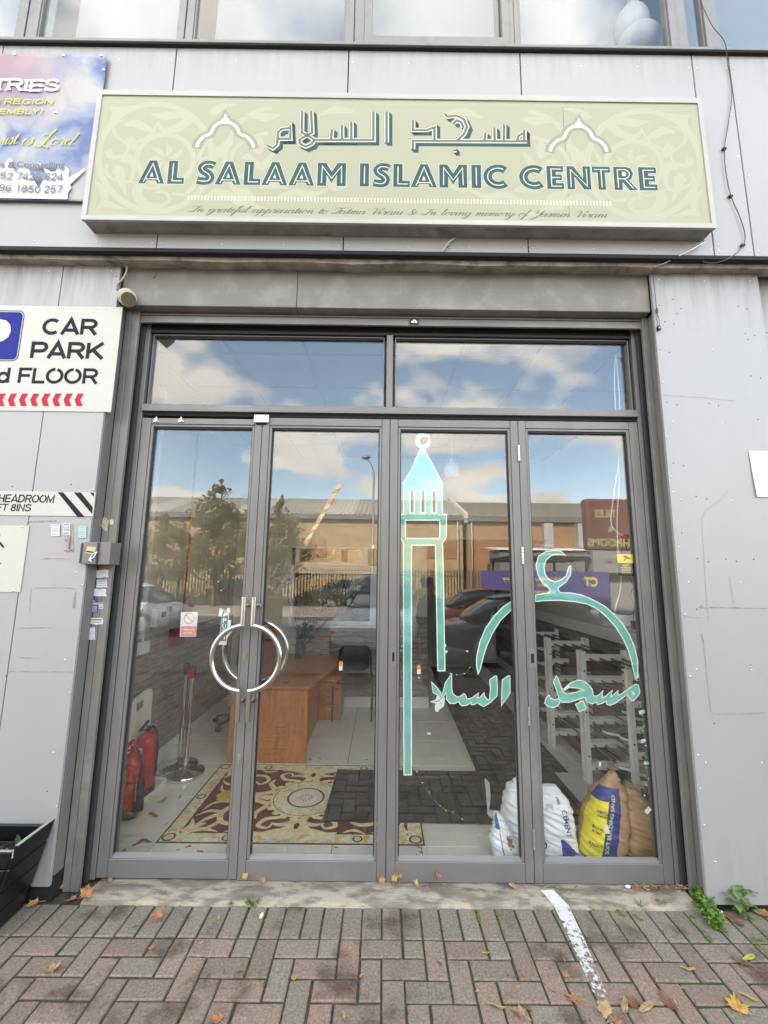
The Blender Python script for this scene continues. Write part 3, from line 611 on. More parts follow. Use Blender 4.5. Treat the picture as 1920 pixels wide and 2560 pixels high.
for i in range(-5,6):
    for j in range(-1,11):
        x0 = -1.515+T_*i; y0 = 3.105+T_*j; x1 = x0+T_; y1 = y0+T_
        x0,x1 = max(x0,-2.115),min(x1,XR); y0,y1 = max(y0,2.86),min(y1,9.1)
        if x1-x0 < .02 or y1-y0 < .02: continue
        g.box(x0+gap,y0+gap,.009,x1-gap,y1-gap,.0195)
g.build('floor',[mat('tile_grout',(.10,.095,.085),.9),tile],B,bevel=.001)
cl = mat('ceiling_tile',(.52,.51,.47),.9,bump=.1,bs=150)
g = MB(); CZ = 3.56; g.box(-2.3,2.87,CZ,2.7,9.2,CZ+.05); g.cur = 1
for i in range(-4,5): g.box(-.012+.6*i-.012,2.87,CZ-.006,-.012+.6*i+.012,9.1,CZ-.0005)
for j in range(0,10): g.box(-2.1,3.08+.6*j-.012,CZ-.0055,2.5,3.08+.6*j+.012,CZ-.0008)
g.build('ceiling',[cl,mat('ceiling_grid',(.33,.33,.32),.6)],B)
g = MB()
g.box(XL-.15,2.86,0,XL,9.2,3.6); g.box(XR,2.86,0,XR+.15,9.2,3.6)
g.box(XL,2.861,0.0,-1.735,2.95,3.6); g.box(1.822,2.861,0,XR,2.95,3.6)
g.box(XL,YBK,0,-1.32,YBK+.1,3.58); g.box(-1.32,YBK,0,-.08,YBK+.1,1.16); g.box(-1.32,YBK,1.85,-.08,YBK+.1,1.945); g.box(-1.32,YBK,2.2,-.08,YBK+.1,3.58); g.box(-.08,YBK,0,.645,YBK+.1,3.58); g.box(.645,YBK,2.35,XR,YBK+.1,3.58)
g.box(XL,9.1,0,XR,9.2,3.6)
g.build('interior_wall',wallp,B)
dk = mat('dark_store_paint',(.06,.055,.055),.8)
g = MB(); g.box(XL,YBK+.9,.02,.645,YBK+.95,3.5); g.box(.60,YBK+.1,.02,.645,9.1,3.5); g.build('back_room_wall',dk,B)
g = MB(); g.box(XL,2.96,.16,XL+.014,YBK,1.25); g.cur = 1; g.box(-1.20,YBK-.015,.16,.645,YBK-.001,1.10); g.box(.14,YBK-.016,1.1,.645,YBK-.001,1.25); g.cur = 0
g.box(XR-.014,2.96,.16,XR,9.1,1.17)
g.build('stone_panelling',[M['stoneY'],M['stoneX']],B)
g = MB(); g.box(XL,2.96,.0196,XL+.02,YBK,.159); g.box(-2.1,YBK-.02,.0196,.655,YBK-.001,.159); g.box(.645,YBK-.02,.0196,.66,9.1,.159); g.box(XR-.02,2.96,.0196,XR,9.1,.159)
g.build('skirting',M['white'],B,bevel=.003)
g = MB(); g.box(XR-.05,2.96,1.171,XR,9.1,1.30); g.build('trunking',M['white'],B,bevel=.004)
# reception hatch and its upper light, framed in white with dark room behind
dg_ = glass_mat('hatch_glass',.08)
for (x0,z0,x1,z1) in ((-1.318,1.115,-.083,1.870),(-1.253,1.945,-.217,2.215)):
    g = MB(); f_ = .055 if z1 < 1.9 else .05
    g.slab([rect(x0,z0,x1,z1),rect(x0+f_,z0+f_,x1-f_-.03,z1-f_*.6)],YBK-.03,.12)
    hw = g.build('hatch_window',M['white'],B,bevel=.004)
    p = MB(); p.box(x0+f_-.004,YBK+.02,z0+f_-.004,x1-f_-.026,YBK+.026,z1-f_*.6+.004); p.build('glass_pane',dg_,hw)
g = MB(); g.box(-1.34,YBK-.10,1.085,-.07,YBK-.031,1.113); g.build('hatch_shelf',M['white'],B,bevel=.004)
# white electrical conduit with sockets on the left wall
g = MB(); g.box(XL,3.775,1.20,XL+.025,3.80,3.55); g.build('conduit',M['white'],B)
g = MB(); g.box(XL+.0145,3.715,1.12,XL+.045,3.87,1.225); g.build('socket_box',M['white'],B,bevel=.005)
g = MB(); g.box(XL+.0,3.92,1.33,XL+.06,4.13,1.49); g.cur = 1; g.box(XL+.0601,3.99,1.41,XL+.062,4.07,1.46)
g.build('socket_box',[M['white'],M['black']],B,bevel=.005)
def part(name, mb_, mt, par, **k): return mb_.build(name,mt,par,**k)
# red pipe
rd = mat('deep_red_paint',(.22,.012,.016),.4,var=.1,vs=8)
g = MB(); g.cyl((-2.05,4.40,1.28),(-2.05,4.40,3.55),.014,None,10); g.box(XL+.015,4.25,1.10,XL+.06,4.50,1.27); g.cyl((-2.05,4.4,1.2),(-2.05,4.4,1.29),.014,None,8)
tag(g.build('riser_pipe',rd),'thin dark red pipe rising up the left inner wall to the ceiling','pipe')

# ornate rug
rugc = (-.60,3.695); RW,RH = .912,.585; RZ = .0196
cream = mat('rug_cream',(.68,.57,.31),.9,var=.22,vs=22); maroon = mat('rug_maroon',(.13,.034,.030),.95,var=.25,vs=30)
bord = mat('rug_border',(.66,.64,.48),.9,var=.16,vs=14,dirt=.9,ds=15,dcol=(.62,.40,.09),dlo=.5,dhi=.57); brown = mat('rug_brown',(.10,.055,.03),.9)
gold = mat('rug_gold',(.60,.41,.06),.9,var=.15,vs=20)
R_ = thing('rug','ornate maroon and cream floor rug with round medallion behind the doors','rug',(rugc[0],rugc[1],RZ))
lev = [0]
def rl(dz=.0004): lev[0] += dz; z = RZ+.004+lev[0]; return lambda a,b_: (rugc[0]+a,rugc[1]+b_,z)
g = MB(); g.box(rugc[0]-RW,rugc[1]-RH,RZ,rugc[0]+RW,rugc[1]+RH,RZ+.004); g.build('backing',brown,R_)
g = MB(); f0 = rl(); i0 = .108
g.fill([rect(-RW+.012,-RH+.012,RW-.012,RH-.012),rect(-RW+i0,-RH+i0,RW-i0,RH-i0)[::-1]],f0); g.build('border',bord,R_)
g = MB(); g.fill([rect(-RW+i0+.006,-RH+i0+.006,RW-i0-.006,RH-i0-.006)],f0); g.build('field',maroon,R_)
g = MB(); f1 = rl(); g2 = MB(); f2 = rl(); g3 = MB(); f3 = rl()
for sx in (-1,1):
    for sy in (-1,1):
        g.fill([ell(sx*(RW-.06),sy*(RH-.06),.046,.046,24)],f1); g2.fill([ell(sx*(RW-.06),sy*(RH-.06),.034,.034,12)],f2)
    g.fill([ell(sx*(RW-.06),0,.036,.036,20)],f1); g2.fill([ell(sx*(RW-.06),0,.025,.025,10)],f2)
for sx in (-.45,0,.45):
    for sy in (-1,1):
        if sx: g.fill([ell(sx,sy*(RH-.06),.036,.036,20)],f1); g2.fill([ell(sx,sy*(RH-.06),.025,.025,10)],f2)
# medallion
g2.fill([ell(0,0,.285,.285,48)],f2)
ring = MB(); ring.fill([ell(0,0,.262,.262,48),ell(0,0,.255,.255,48)[::-1]],f3); ring.fill([ell(0,0,.150,.150,40),ell(0,0,.134,.134,40)[::-1]],f3)
for k in range(12):
    a = k*PI/6; ring.fill([[(.058*math.cos(a),.058*math.sin(a)),(.018*math.cos(a+.26),.018*math.sin(a+.26)),(.066*math.cos(a+.26),.066*math.sin(a+.26))]],f3)
b2 = MB(); fb = rl(); b2.fill([ell(0,0,.252,.252,48),ell(0,0,.156,.156,40)[::-1]],f3); b2.fill([ell(0,0,.13,.13,40)],lambda a,b_:(rugc[0]+a,rugc[1]+b_,RZ+.0054)) if False else None
for k in range(22):
    a = 2*PI*k/22; g2.fill([ell(.292*math.cos(a),.292*math.sin(a),.03,.03,10)],lambda x,y,z=RZ+.0042+k*.00001: (rugc[0]+x,rugc[1]+y,z+.00045))
# acanthus scrolls, mirrored in four quarters
def leafstroke(pts, ws, mbx, fmx, sx, sy):
    c_ = crom([(a*sx,b_*sy) for a,b_ in pts],7); n_ = len(c_); wv = []
    for i in range(n_):
        t_ = i/(n_-1)*(len(ws)-1); j = min(int(t_),len(ws)-2); wv.append(ws[j]+(ws[j+1]-ws[j])*(t_-j))
    mbx.ribbon(c_,wv,fmx)
strokes = [
 ([(.28,.10),(.40,.05),(.52,.10),(.60,.22),(.56,.34),(.44,.36),(.38,.28),(.43,.21),(.49,.25)],[.05,.05,.045,.04,.03,.02]),
 ([(.52,.10),(.62,.06),(.72,.10),(.76,.20)],[.05,.04,.03,.004]),
 ([(.60,.24),(.68,.30),(.74,.40)],[.05,.04,.004]),([(.60,.22),(.70,.20),(.78,.27)],[.04,.035,.004]),([(.58,.34),(.62,.40),(.70,.46)],[.04,.035,.004]),
 ([(.78,.47),(.66,.43),(.54,.46)],[.05,.045,.004]),([(.79,.46),(.76,.38),(.79,.30)],[.045,.04,.004]),([(.79,.47),(.70,.38),(.66,.36)],[.04,.04,.004]),
 ([(.29,.02),(.38,0),(.46,.03),(.52,.01)],[.05,.045,.03,.004]),
 ([(.0,.30),(.05,.36),(.03,.44),(.0,.48)],[.07,.06,.05,.02]),([(.03,.34),(.12,.37),(.20,.35)],[.05,.045,.004]),([(.03,.38),(.10,.43),(.12,.47)],[.05,.04,.004]),
 ([(.0,.46),(.12,.45),(.22,.48),(.30,.46)],[.08,.07,.05,.01]),([(.14,.28),(.24,.30),(.28,.38),(.21,.41),(.18,.36)],[.04,.04,.035,.025,.01]),
 ([(.28,.12),(.34,.22),(.32,.30)],[.05,.04,.004]),([(.34,.46),(.42,.43),(.50,.47)],[.004,.035,.004]),
]
gl = MB(); k = 0
for sx in (-1,1):
    for sy in (-1,1):
        for pts,ws in strokes:
            z = RZ+.0050+k*.000012; k += 1
            leafstroke(pts,ws,gl,lambda a,b_,z=z: (rugc[0]+a,rugc[1]+b_,z),sx,sy)
gl.build('scroll_pattern',cream,R_)
gd = MB(); zf = lambda a,b_: (rugc[0]+a,rugc[1]+b_,RZ+.0065)
for sx in (-1,1): gd.fill([[(sx*(.66+.075*(1+.12*math.cos(7*t*PI/16))*math.cos(t*PI/16)),.02+.085*(1+.12*math.cos(7*t*PI/16))*math.sin(t*PI/16)) for t in range(32)][::sx]],zf)
gd.build('rosette',gold,R_); g.build('roundel_ring',brown,R_); g2.build('roundel',cream,R_)
ring.cur = 0
zz_ = RZ+.0068
rg2 = MB(); F_ = lambda dz: (lambda a,b_: (rugc[0]+a,rugc[1]+b_,zz_+dz))
rg2.fill([ell(0,0,.255,.255,48),ell(0,0,.152,.152,40)[::-1]],F_(0)); rg2.build('medallion_band',bord,R_)
rg3 = MB(); rg3.fill([ell(0,0,.134,.134,40)],F_(0)); rg3.build('medallion_centre',mat('rug_pale',(.64,.58,.47),.9,var=.1,vs=20),R_)
rg4 = MB(); rg4.fill([ell(0,0,.262,.262,48),ell(0,0,.2555,.2555,48)[::-1]],F_(.0003)); rg4.fill([ell(0,0,.151,.151,40),ell(0,0,.1345,.1345,40)[::-1]],F_(.0003))
for k in range(12):
    a = k*PI/6; P_ = lambda r_,a_: (r_*math.cos(a_),r_*math.sin(a_)); rg4.fill([[P_(.020,a),P_(.064,a+.16),P_(.050,a+.26),P_(.064,a+.36)]],F_(.0004+k*.00002))
rg4.build('medallion_ring',brown,R_)
# dark mats
mt = mat('charcoal_mat',(.05,.05,.046),.95,var=.25,vs=60,bump=.4,bs=300,dirt=.5,ds=4,dcol=(.085,.08,.07))
def rslab(name, pts, z0, z1, label, rid=()):
    g = MB(); n_ = len(pts); g.add([(x,y,z0) for x,y in pts]+[(x,y,z1) for x,y in pts],[tuple(range(n_,2*n_)),tuple(range(n_))[::-1]]+[(i,(i+1)%n_,(i+1)%n_+n_,i+n_) for i in range(n_)])
    g.cur = 1
    for (a,b_,c_,d_) in rid: g.box(a,b_,z1,c_,d_,z1+.003)
    return tag(g.build(name,[mt,M['black']],bevel=.002),label,'mat')
rslab('door_mat',[(-.423,3.36),(1.62,3.345),(1.62,4.165),(-.395,4.175)],.0272,.034,'large charcoal entrance mat lying half over the rug',[(-.41,3.66,.42,3.675),(.60,3.35,.625,4.16)])
rslab('runner_mat',[(.90,4.19),(1.76,4.19),(1.78,8.6),(.98,8.6)],.0197,.028,'long charcoal runner mat leading to the back of the hall')

# desk
wood = mat('cherry_laminate',(.42,.155,.038),.35,var=.22,vs=2.2,stretch=(14,14,1.6),vdet=8); woodt = mat('cherry_top',(.38,.125,.036),.3,var=.15,vs=2.5,stretch=(14,2,14),vdet=6)
D = thing('desk','cherry wood effect office desk with a bowed right edge behind the rug','desk',(-1.05,5.0,.0196))
def hslab(g, pts, z0, z1):
    n_ = len(pts); g.add([(x,y,z0) for x,y in pts]+[(x,y,z1) for x,y in pts],[tuple(range(n_,2*n_)),tuple(range(n_))[::-1]]+[(i,(i+1)%n_,(i+1)%n_+n_,i+n_) for i in range(n_)])
g = MB(); hslab(g,[(-1.50,4.27),(-.683,4.27),(-.672,4.36)]+crom([(-.60,4.75),(-.555,5.15),(-.56,5.55),(-.62,5.93)],5)+[(-1.38,5.93),(-1.40,5.0),(-1.50,4.95)],.713,.74); tp = g.build('desk_top',woodt,D,bevel=.004)
for x,y in ((-.96,4.40),(-.82,5.88)):
    g = MB(); g.cyl((x,y,.7405),(x,y,.743),.035,None,18); g.build('cable_grommet',M['black'],tp)
g = MB(); g.box(-1.475,4.315,.0196,-.716,4.34,.7125); g.build('end_panel',wood,D,bevel=.002)
g = MB(); g.box(-.80,4.341,.0196,-.78,5.85,.7125); g.box(-1.43,5.83,.0196,-.80,5.85,.7125); g.build('side_panel',wood,D)
g = MB(); g.box(-.77,5.25,.10,-.42,5.9,.60); 
P_ = thing('drawer_pedestal','small cherry wood drawer pedestal standing beside the desk','drawers',(-.6,5.72,.0196))
g = MB(); g.box(-.78,5.52,.0196,-.50,5.92,.56); g.build('carcass',wood,P_,bevel=.003)
for z in (.06,.23,.40): g = MB(); g.box(-.772,5.508,z,-.508,5.519,z+.15); dr = g.build('drawer',wood,P_,bevel=.002); g = MB(); g.box(-.69,5.498,z+.09,-.59,5.507,z+.10); g.build('handle',M['alu'],dr)
# black visitor chair
K = thing('visitor_chair','black stacking visitor chair facing the doors against the back wall','chair',(-.36,5.72,.0196)); bs_ = M['black']; fab = mat('black_chair_fabric',(.02,.021,.024),.8,bump=.2,bs=400)
def padq(g, c, sx, sy, sz, rx=0, n=8):                # softly bulged cushion
    Mx = Matrix.Translation(c) @ Matrix.Rotation(rx,4,'X'); vs = []; fs = []
    for i in range(n+1):
        th = PI*i/n-PI/2
        for j in range(24):
            a = 2*PI*j/24; se = lambda v,p: math.copysign(abs(v)**p,v)
            vs.append(Mx @ Vector((sx/2*se(math.cos(a),.35)*se(math.cos(th),.45),sy/2*se(math.sin(a),.35)*se(math.cos(th),.45),sz/2*se(math.sin(th),.7))))
    fs = [(i*24+j,i*24+(j+1)%24,(i+1)*24+(j+1)%24,(i+1)*24+j) for i in range(n) for j in range(24)]
    o = g.sm; g.sm = True; g.add(vs,fs); g.sm = o
g = MB(); padq(g,(-.36,5.70,.475),.47,.44,.075); g.build('seat',fab,K)
g = MB(); padq(g,(-.36,5.91,.70),.40,.32,.06,math.radians(82)); g.build('backrest',fab,K)
for s_ in (-1,1):
    g = MB(); x = -.36+s_*.245; g.tube(crom([(x,5.48,.02),(x,5.50,.2),(x,5.52,.44),(x,5.60,.455),(x,5.86,.46),(x-s_*.02,5.92,.52),(x-s_*.035,5.95,.8)],4),.0115,8); g.build('front_leg',bs_,K)
    g = MB(); g.tube([(x,5.62,.45),(x,5.80,.25),(x,5.97,.02)],.0115,8); g.build('rear_leg',bs_,K)
# dark red swivel chair behind the desk
K = thing('swivel_chair','dark red swivel chair on a black five star base behind the desk','chair',(-1.72,5.35,.0196)); red = mat('dark_red_fabric',(.13,.018,.016),.7,bump=.2,bs=300)
g = MB(); padq(g,(-1.70,5.35,.5),.5,.48,.10); g.build('seat',red,K)
g = MB(); padq(g,(-1.62,5.62,.86),.50,.55,.09,math.radians(80)); g.build('backrest',red,K)
g = MB(); g.cyl((-1.72,5.35,.14),(-1.72,5.35,.46),.025,None,12); g.build('gas_column',bs_,K)
for k in range(5):
    a = 2*PI*k/5+.45; e = Vector((-1.72+.3*math.cos(a),5.35+.3*math.sin(a),.085)); g = MB(); g.tube([(-1.72,5.35,.14),e],[.024,.014],8); lg = g.build('base_arm',bs_,K)
    g = MB(); d_ = Vector((-math.sin(a),math.cos(a),0))*.022; g.cyl(e+d_-Vector((0,0,.035)),e-d_-Vector((0,0,.035)),.028,None,12); g.build('castor',bs_,lg)
# plant pot with dry twigs on the desk
pk = MB(); pk.lathe([(.001,.741),(.055,.741),(.06,.80),(.075,.92),(.068,.92),(.055,.85),(.001,.85)],(-1.06,5.62,0),20)
V_ = thing('vase','dark flower pot with a trailing green plant and bare twigs on the desk','plant pot',(-1.06,5.62,.741)); pk.build('pot',mat('dark_pot',(.03,.032,.035),.5),V_)
tw = mat('dark_twig',(.03,.022,.018),.8); g = MB()
for a in range(9):
    p = Vector((-1.06,5.62,.86)); pts = [p]; dx_ = rnd.uniform(-.07,.10); dy_ = rnd.uniform(-.05,.05)
    for q in range(7): p = p+Vector((dx_+rnd.uniform(-.035,.035),dy_,.11+rnd.uniform(-.02,.02))); pts.append(p)
    g.tube(crom(pts,3),.003,5)
g.build('twig',tw,V_)
gr = mat('dusty_green_leaf',(.035,.06,.022),.6,var=.3,vs=20); g = MB()
for a in range(260):
    t_ = rnd.random(); x = -1.06+.55*t_**2+rnd.gauss(0,.035+.05*t_); z = .86+.72*t_+rnd.gauss(0,.05); y = 5.62+rnd.gauss(0,.05); d = Vector((rnd.gauss(0,1),rnd.gauss(0,1),rnd.gauss(0,1))).normalized(); e = d.orthogonal().normalized(); c_ = Vector((x,y,z)); s_ = rnd.uniform(.02,.04)
    g.add([c_-d*s_,c_+e*s_*.45,c_+d*s_,c_-e*s_*.45],[(0,1,2,3)])
g.build('foliage',gr,V_)
# fire extinguishers on a white stand
wp = mat('cream_plastic',(.76,.72,.60),.5,var=.04,vs=3); er = mat('extinguisher_red',(.45,.012,.016),.25)
S_ = thing('extinguisher_stand','cream moulded plastic fire extinguisher stand against the left wall','stand',(-1.98,3.55,.0196))
g = MB(); rim = crom([(-2.09,3.02),(-1.91,3.05),(-1.885,3.28),(-1.85,3.80),(-1.88,3.92),(-2.09,3.95)],5); hslab(g,rim,.0196,.045); base = g.build('base',wp,S_)
g = MB(); g.tube([(x,y,.05) for x,y in rim],.013,8); g.build('rim',wp,base)
g = MB(); bp = crom([(3.05,.05),(3.05,.5),(3.12,.66),(3.45,.72),(3.72,.78),(3.88,.80),(3.94,.76),(3.94,.5),(3.90,.05)],4); L_ = [(-2.085,y,z) for y,z in bp]; L2_ = [(-2.05+.02*(z<.5),y,z) for y,z in bp]; n_ = len(bp)
g.add(L_+L2_,[tuple(range(n_)),tuple(range(n_,2*n_))[::-1]]+[(i,i+n_,(i+1)%n_+n_,(i+1)%n_) for i in range(n_)]); bb = g.build('back_board',wp,S_,bevel=.006)
g = MB(); g.box(-2.049,3.69,.60,-2.0475,3.79,.74); g.cur = 1; g.box(-2.0474,3.695,.64,-2.0465,3.735,.735); g.cur = 2; g.box(-2.0474,3.74,.64,-2.0465,3.785,.735); g.cur = 3; g.box(-2.0474,3.695,.605,-2.0465,3.735,.632)
g.build('notice',[M['paper'],er,mat('safety_green',(.03,.25,.12),.5),M['black']],bb)
def ext(x, y, r, h, label, horn, rz=0):
    E_ = thing('fire_extinguisher',label,'fire extinguisher',(x,y,.0455)); z0 = .0455
    g = MB(); g.lathe([(.001,z0+.05),(r,z0+.05),(r,z0+h*.78),(r*.92,z0+h*.85),(r*.6,z0+h*.91),(r*.28,z0+h*.93),(r*.28,z0+h*.95),(.001,z0+h*.95)],(x,y,0),28); g.build('cylinder',er,E_)
    g = MB(); g.lathe([(.001,z0),(r*.93,z0),(r*1.01,z0+.01),(r*1.01,z0+.06),(r*.9,z0+.062)],(x,y,0),28); g.build('foot_ring',M['black'],E_)
    g = MB()
    tz = z0+h*.95; g.cyl((x,y,tz-.02),(x,y,tz+.04),.017,None,12); g.obox((x-.02,y-.03,tz+.05),.022,.12,.012,rx=.35); g.obox((x-.01,y-.03,tz+.02),.02,.11,.010,rx=-.15); g.build('valve',er if horn else M['black'],E_)
    g = MB(); a = [(x+.02,y,tz+.02),(x+r*.6,y-.01,tz+.035),(x+r*1.15,y-.02,tz-.05),(x+r*1.25,y-.03,z0+h*.45),(x+r*1.2,y-.03,z0+h*.28)] if not horn else [(x+.02,y+.0,tz+.02),(x+r*.7,y-.02,tz+.01),(x+r*1.2,y-.02,tz-.07),(x+r*1.2,y-.02,z0+h*.62)]
    g.tube(crom(a,5),.009,8)
    if horn: g.lathe([(.012,0),(.028,-.05),(.036,-.22),(.034,-.24),(.001,-.24)],(x+r*1.2,y-.02,z0+h*.62),14)
    g.build('hose',M['black'],E_)
    g = MB(); nA = 9; zA,zB = z0+h*.36,z0+h*.68
    for k,(c0,c1,za,zb) in enumerate([(-150,-85,zA+i_*(zB-zA)/8,zA+i_*(zB-zA)/8+.008) for i_ in range(9)]+[(-150,-85,zB+.012,zB+.03)]):
        pts = [(x+(r+.0012)*math.cos(math.radians(c0+(c1-c0)*i/nA)),y+(r+.0012)*math.sin(math.radians(c0+(c1-c0)*i/nA))) for i in range(nA+1)]
        g.add([(p[0],p[1],za) for p in pts]+[(p[0],p[1],zb) for p in pts],[(i,i+1,i+nA+2,i+nA+1) for i in range(nA)])
    g.build('instructions',mat('print_white',(.6,.5,.48),.6),E_)
    return E_
ext(-1.935,3.70,.082,.50,'taller red fire extinguisher with a thin black hose at the back of the stand',False)
e_ = ext(-1.865,3.37,.073,.47,'red fire extinguisher with a black horn and hanging tag at the front',True)
g = MB(); g.obox((-1.787,3.315,.26),.002,.032,.16,rz=.5); g.build('paper_tag',M['paper'],e_)
# queue barrier posts
for (x,y,lab,b_) in ((-1.76,4.06,'chrome queue barrier post with a red belt cassette, nearer the doors',1),(-1.88,4.20,'chrome queue barrier post with a dark top, standing behind its twin',0)):
    Q = thing('barrier_post',lab,'barrier post',(x,y,.0196),'chrome queue barrier posts')
    g = MB(); g.lathe([(.001,.0196),(.165,.0196),(.165,.05),(.158,.056),(.04,.066),(.034,.075),(.001,.075)],(x,y,0),36); g.build('base',M['chrome'],Q)
    g = MB(); g.cyl((x,y,.07),(x,y,.86),.0205,None,24); g.build('post',M['chrome'],Q)
    g = MB(); g.lathe([(.001,.86),(.029,.86),(.03,.95),(.02,.965),(.001,.968)],(x,y,0),20); hd = g.build('cassette',M['black'],Q)
    if b_: g = MB(); g.box(x-.03,y-.045,.865,x+.03,y-.028,.935); g.build('belt_clip',er,hd)

# shoe racks along the right wall
rw = mat('rack_white',(.80,.80,.73),.5,var=.06,vs=4); rod = mat('rack_rod',(.18,.17,.155),.35,.5)
def rack(y0, y1, label):
    Q = thing('shoe_rack',label,'shoe rack',(2.08,(y0+y1)/2,.0196),'shoe racks along the right wall')
    for y in (y0,y1):
        g = MB(); g.box(1.84,y-.018,.0196,1.885,y+.018,1.15); g.box(2.26,y-.018,.0196,2.305,y+.018,1.15)
        for z in (.156,.343,.539,.716,.897,1.09): g.box(1.885,y-.012,z-.022,2.26,y+.012,z+.022)
        sf = g.build('side_frame',rw,Q,bevel=.003)
        g = MB()
        for z in (.25,.62,.98): g.cyl((1.8625,y-.0195,z),(1.8625,y-.018,z),.008,None,10)
        g.build('screw_cap',M['black'],sf)
    for z in (.156,.343,.539,.716,.897,1.09):
        g = MB()
        for x in (1.92,2.02,2.12,2.22): g.cyl((x,y0-.03,z-.005),(x,y1+.03,z-.005),.0085,None,8)
        g.build('shelf_rod',rod,Q)
rack(3.27,3.99,'white shoe rack nearest the doors, with trainers on its lower rails')
rack(4.06,4.78,'white shoe rack in the middle of the row along the right wall')
rack(4.86,5.58,'white shoe rack farthest from the doors, partly behind the door stile')
def shoe(x, y, z, rz, c1, label):
    Q = thing('shoe',label,'shoe',(x,y,z),'shoes on the racks'); Mx = Matrix.Translation((x,y,z)) @ Matrix.Rotation(rz,4,'Z')
    def loft(secs, n_=14):
        g = MB(); g.sm = True; vs = []
        for (t_,hw,zb,zt) in secs:
            for j in range(n_):
                a = 2*PI*j/n_; vs.append(Mx @ Vector((t_,hw*math.cos(a),(zb+zt)/2+(zt-zb)/2*math.copysign(abs(math.sin(a))**.7,math.sin(a)))))
        k = len(secs); g.add(vs,[(i*n_+j,(i+1)*n_+j,(i+1)*n_+(j+1)%n_,i*n_+(j+1)%n_) for i in range(k-1) for j in range(n_)]+[tuple(range(n_)),tuple(range((k-1)*n_,k*n_))[::-1]]); return g
    loft([(-.14,.012,.0,.02),(-.13,.034,0,.03),(-.05,.036,0,.028),(.04,.043,0,.026),(.11,.04,.003,.028),(.145,.015,.01,.03)]).build('sole',M['white'],Q)
    loft([(-.137,.02,.025,.07),(-.12,.032,.022,.098),(-.05,.034,.02,.095),(-.01,.036,.02,.085),(.04,.04,.018,.065),(.10,.036,.02,.05),(.138,.012,.02,.036)]).build('upper',c1,Q)
sg_ = mat('grey_trainer',(.10,.105,.115),.7,var=.2,vs=30); sw_ = mat('pale_trainer',(.42,.41,.39),.7,var=.1,vs=30); sb_ = mat('brown_shoe',(.16,.06,.025),.4); sk_ = mat('black_shoe',(.02,.02,.022),.4)
shoe(1.98,3.62,.545,2.7,sg_,'grey trainer on the middle rail of the nearest rack, left of its pair'); shoe(2.05,3.50,.545,2.7,sg_,'grey trainer with dark laces, nearer the doors of its pair')
shoe(1.98,3.46,.352,2.8,sw_,'pale trainer on the lower rail of the nearest rack, left of its pair'); shoe(2.06,3.36,.352,2.8,sw_,'pale trainer on the lower rail, nearer the doors of its pair')
shoe(2.12,3.42,.724,2.8,sb_,'brown leather shoe high on the nearest shoe rack'); shoe(2.12,3.56,.724,2.8,sk_,'black shoe beside the brown one on the nearest rack')
g = MB(); g.box(2.00,4.25,.91,2.28,4.60,1.06); g.cur = 1; g.box(1.999,4.40,.91,2.0005,4.45,1.06)
tag(g.build('cardboard_box',[mat('cardboard',(.20,.115,.055),.85,var=.1,vs=6),mat('tape_brown',(.14,.08,.04),.4)],bevel=.003),'brown cardboard box on the upper rails of the middle shoe rack','box')
# pendant lamp deep in the hall
Q = thing('pendant_lamp','pale bottle shaped pendant lamp hanging from the ceiling grid','lamp',(.76,4.5,2.9))
g = MB(); g.lathe([(.001,2.90),(.07,2.90),(.085,2.93),(.085,3.0),(.07,3.05),(.03,3.08),(.022,3.12),(.001,3.12)],(.76,4.5,0),20); g.build('shade',mat('opal_glass',(.75,.78,.80),.3),Q)
g = MB(); g.cyl((.76,4.5,3.12),(.76,4.5,3.57),.004,None,6); g.build('flex',M['white'],Q)

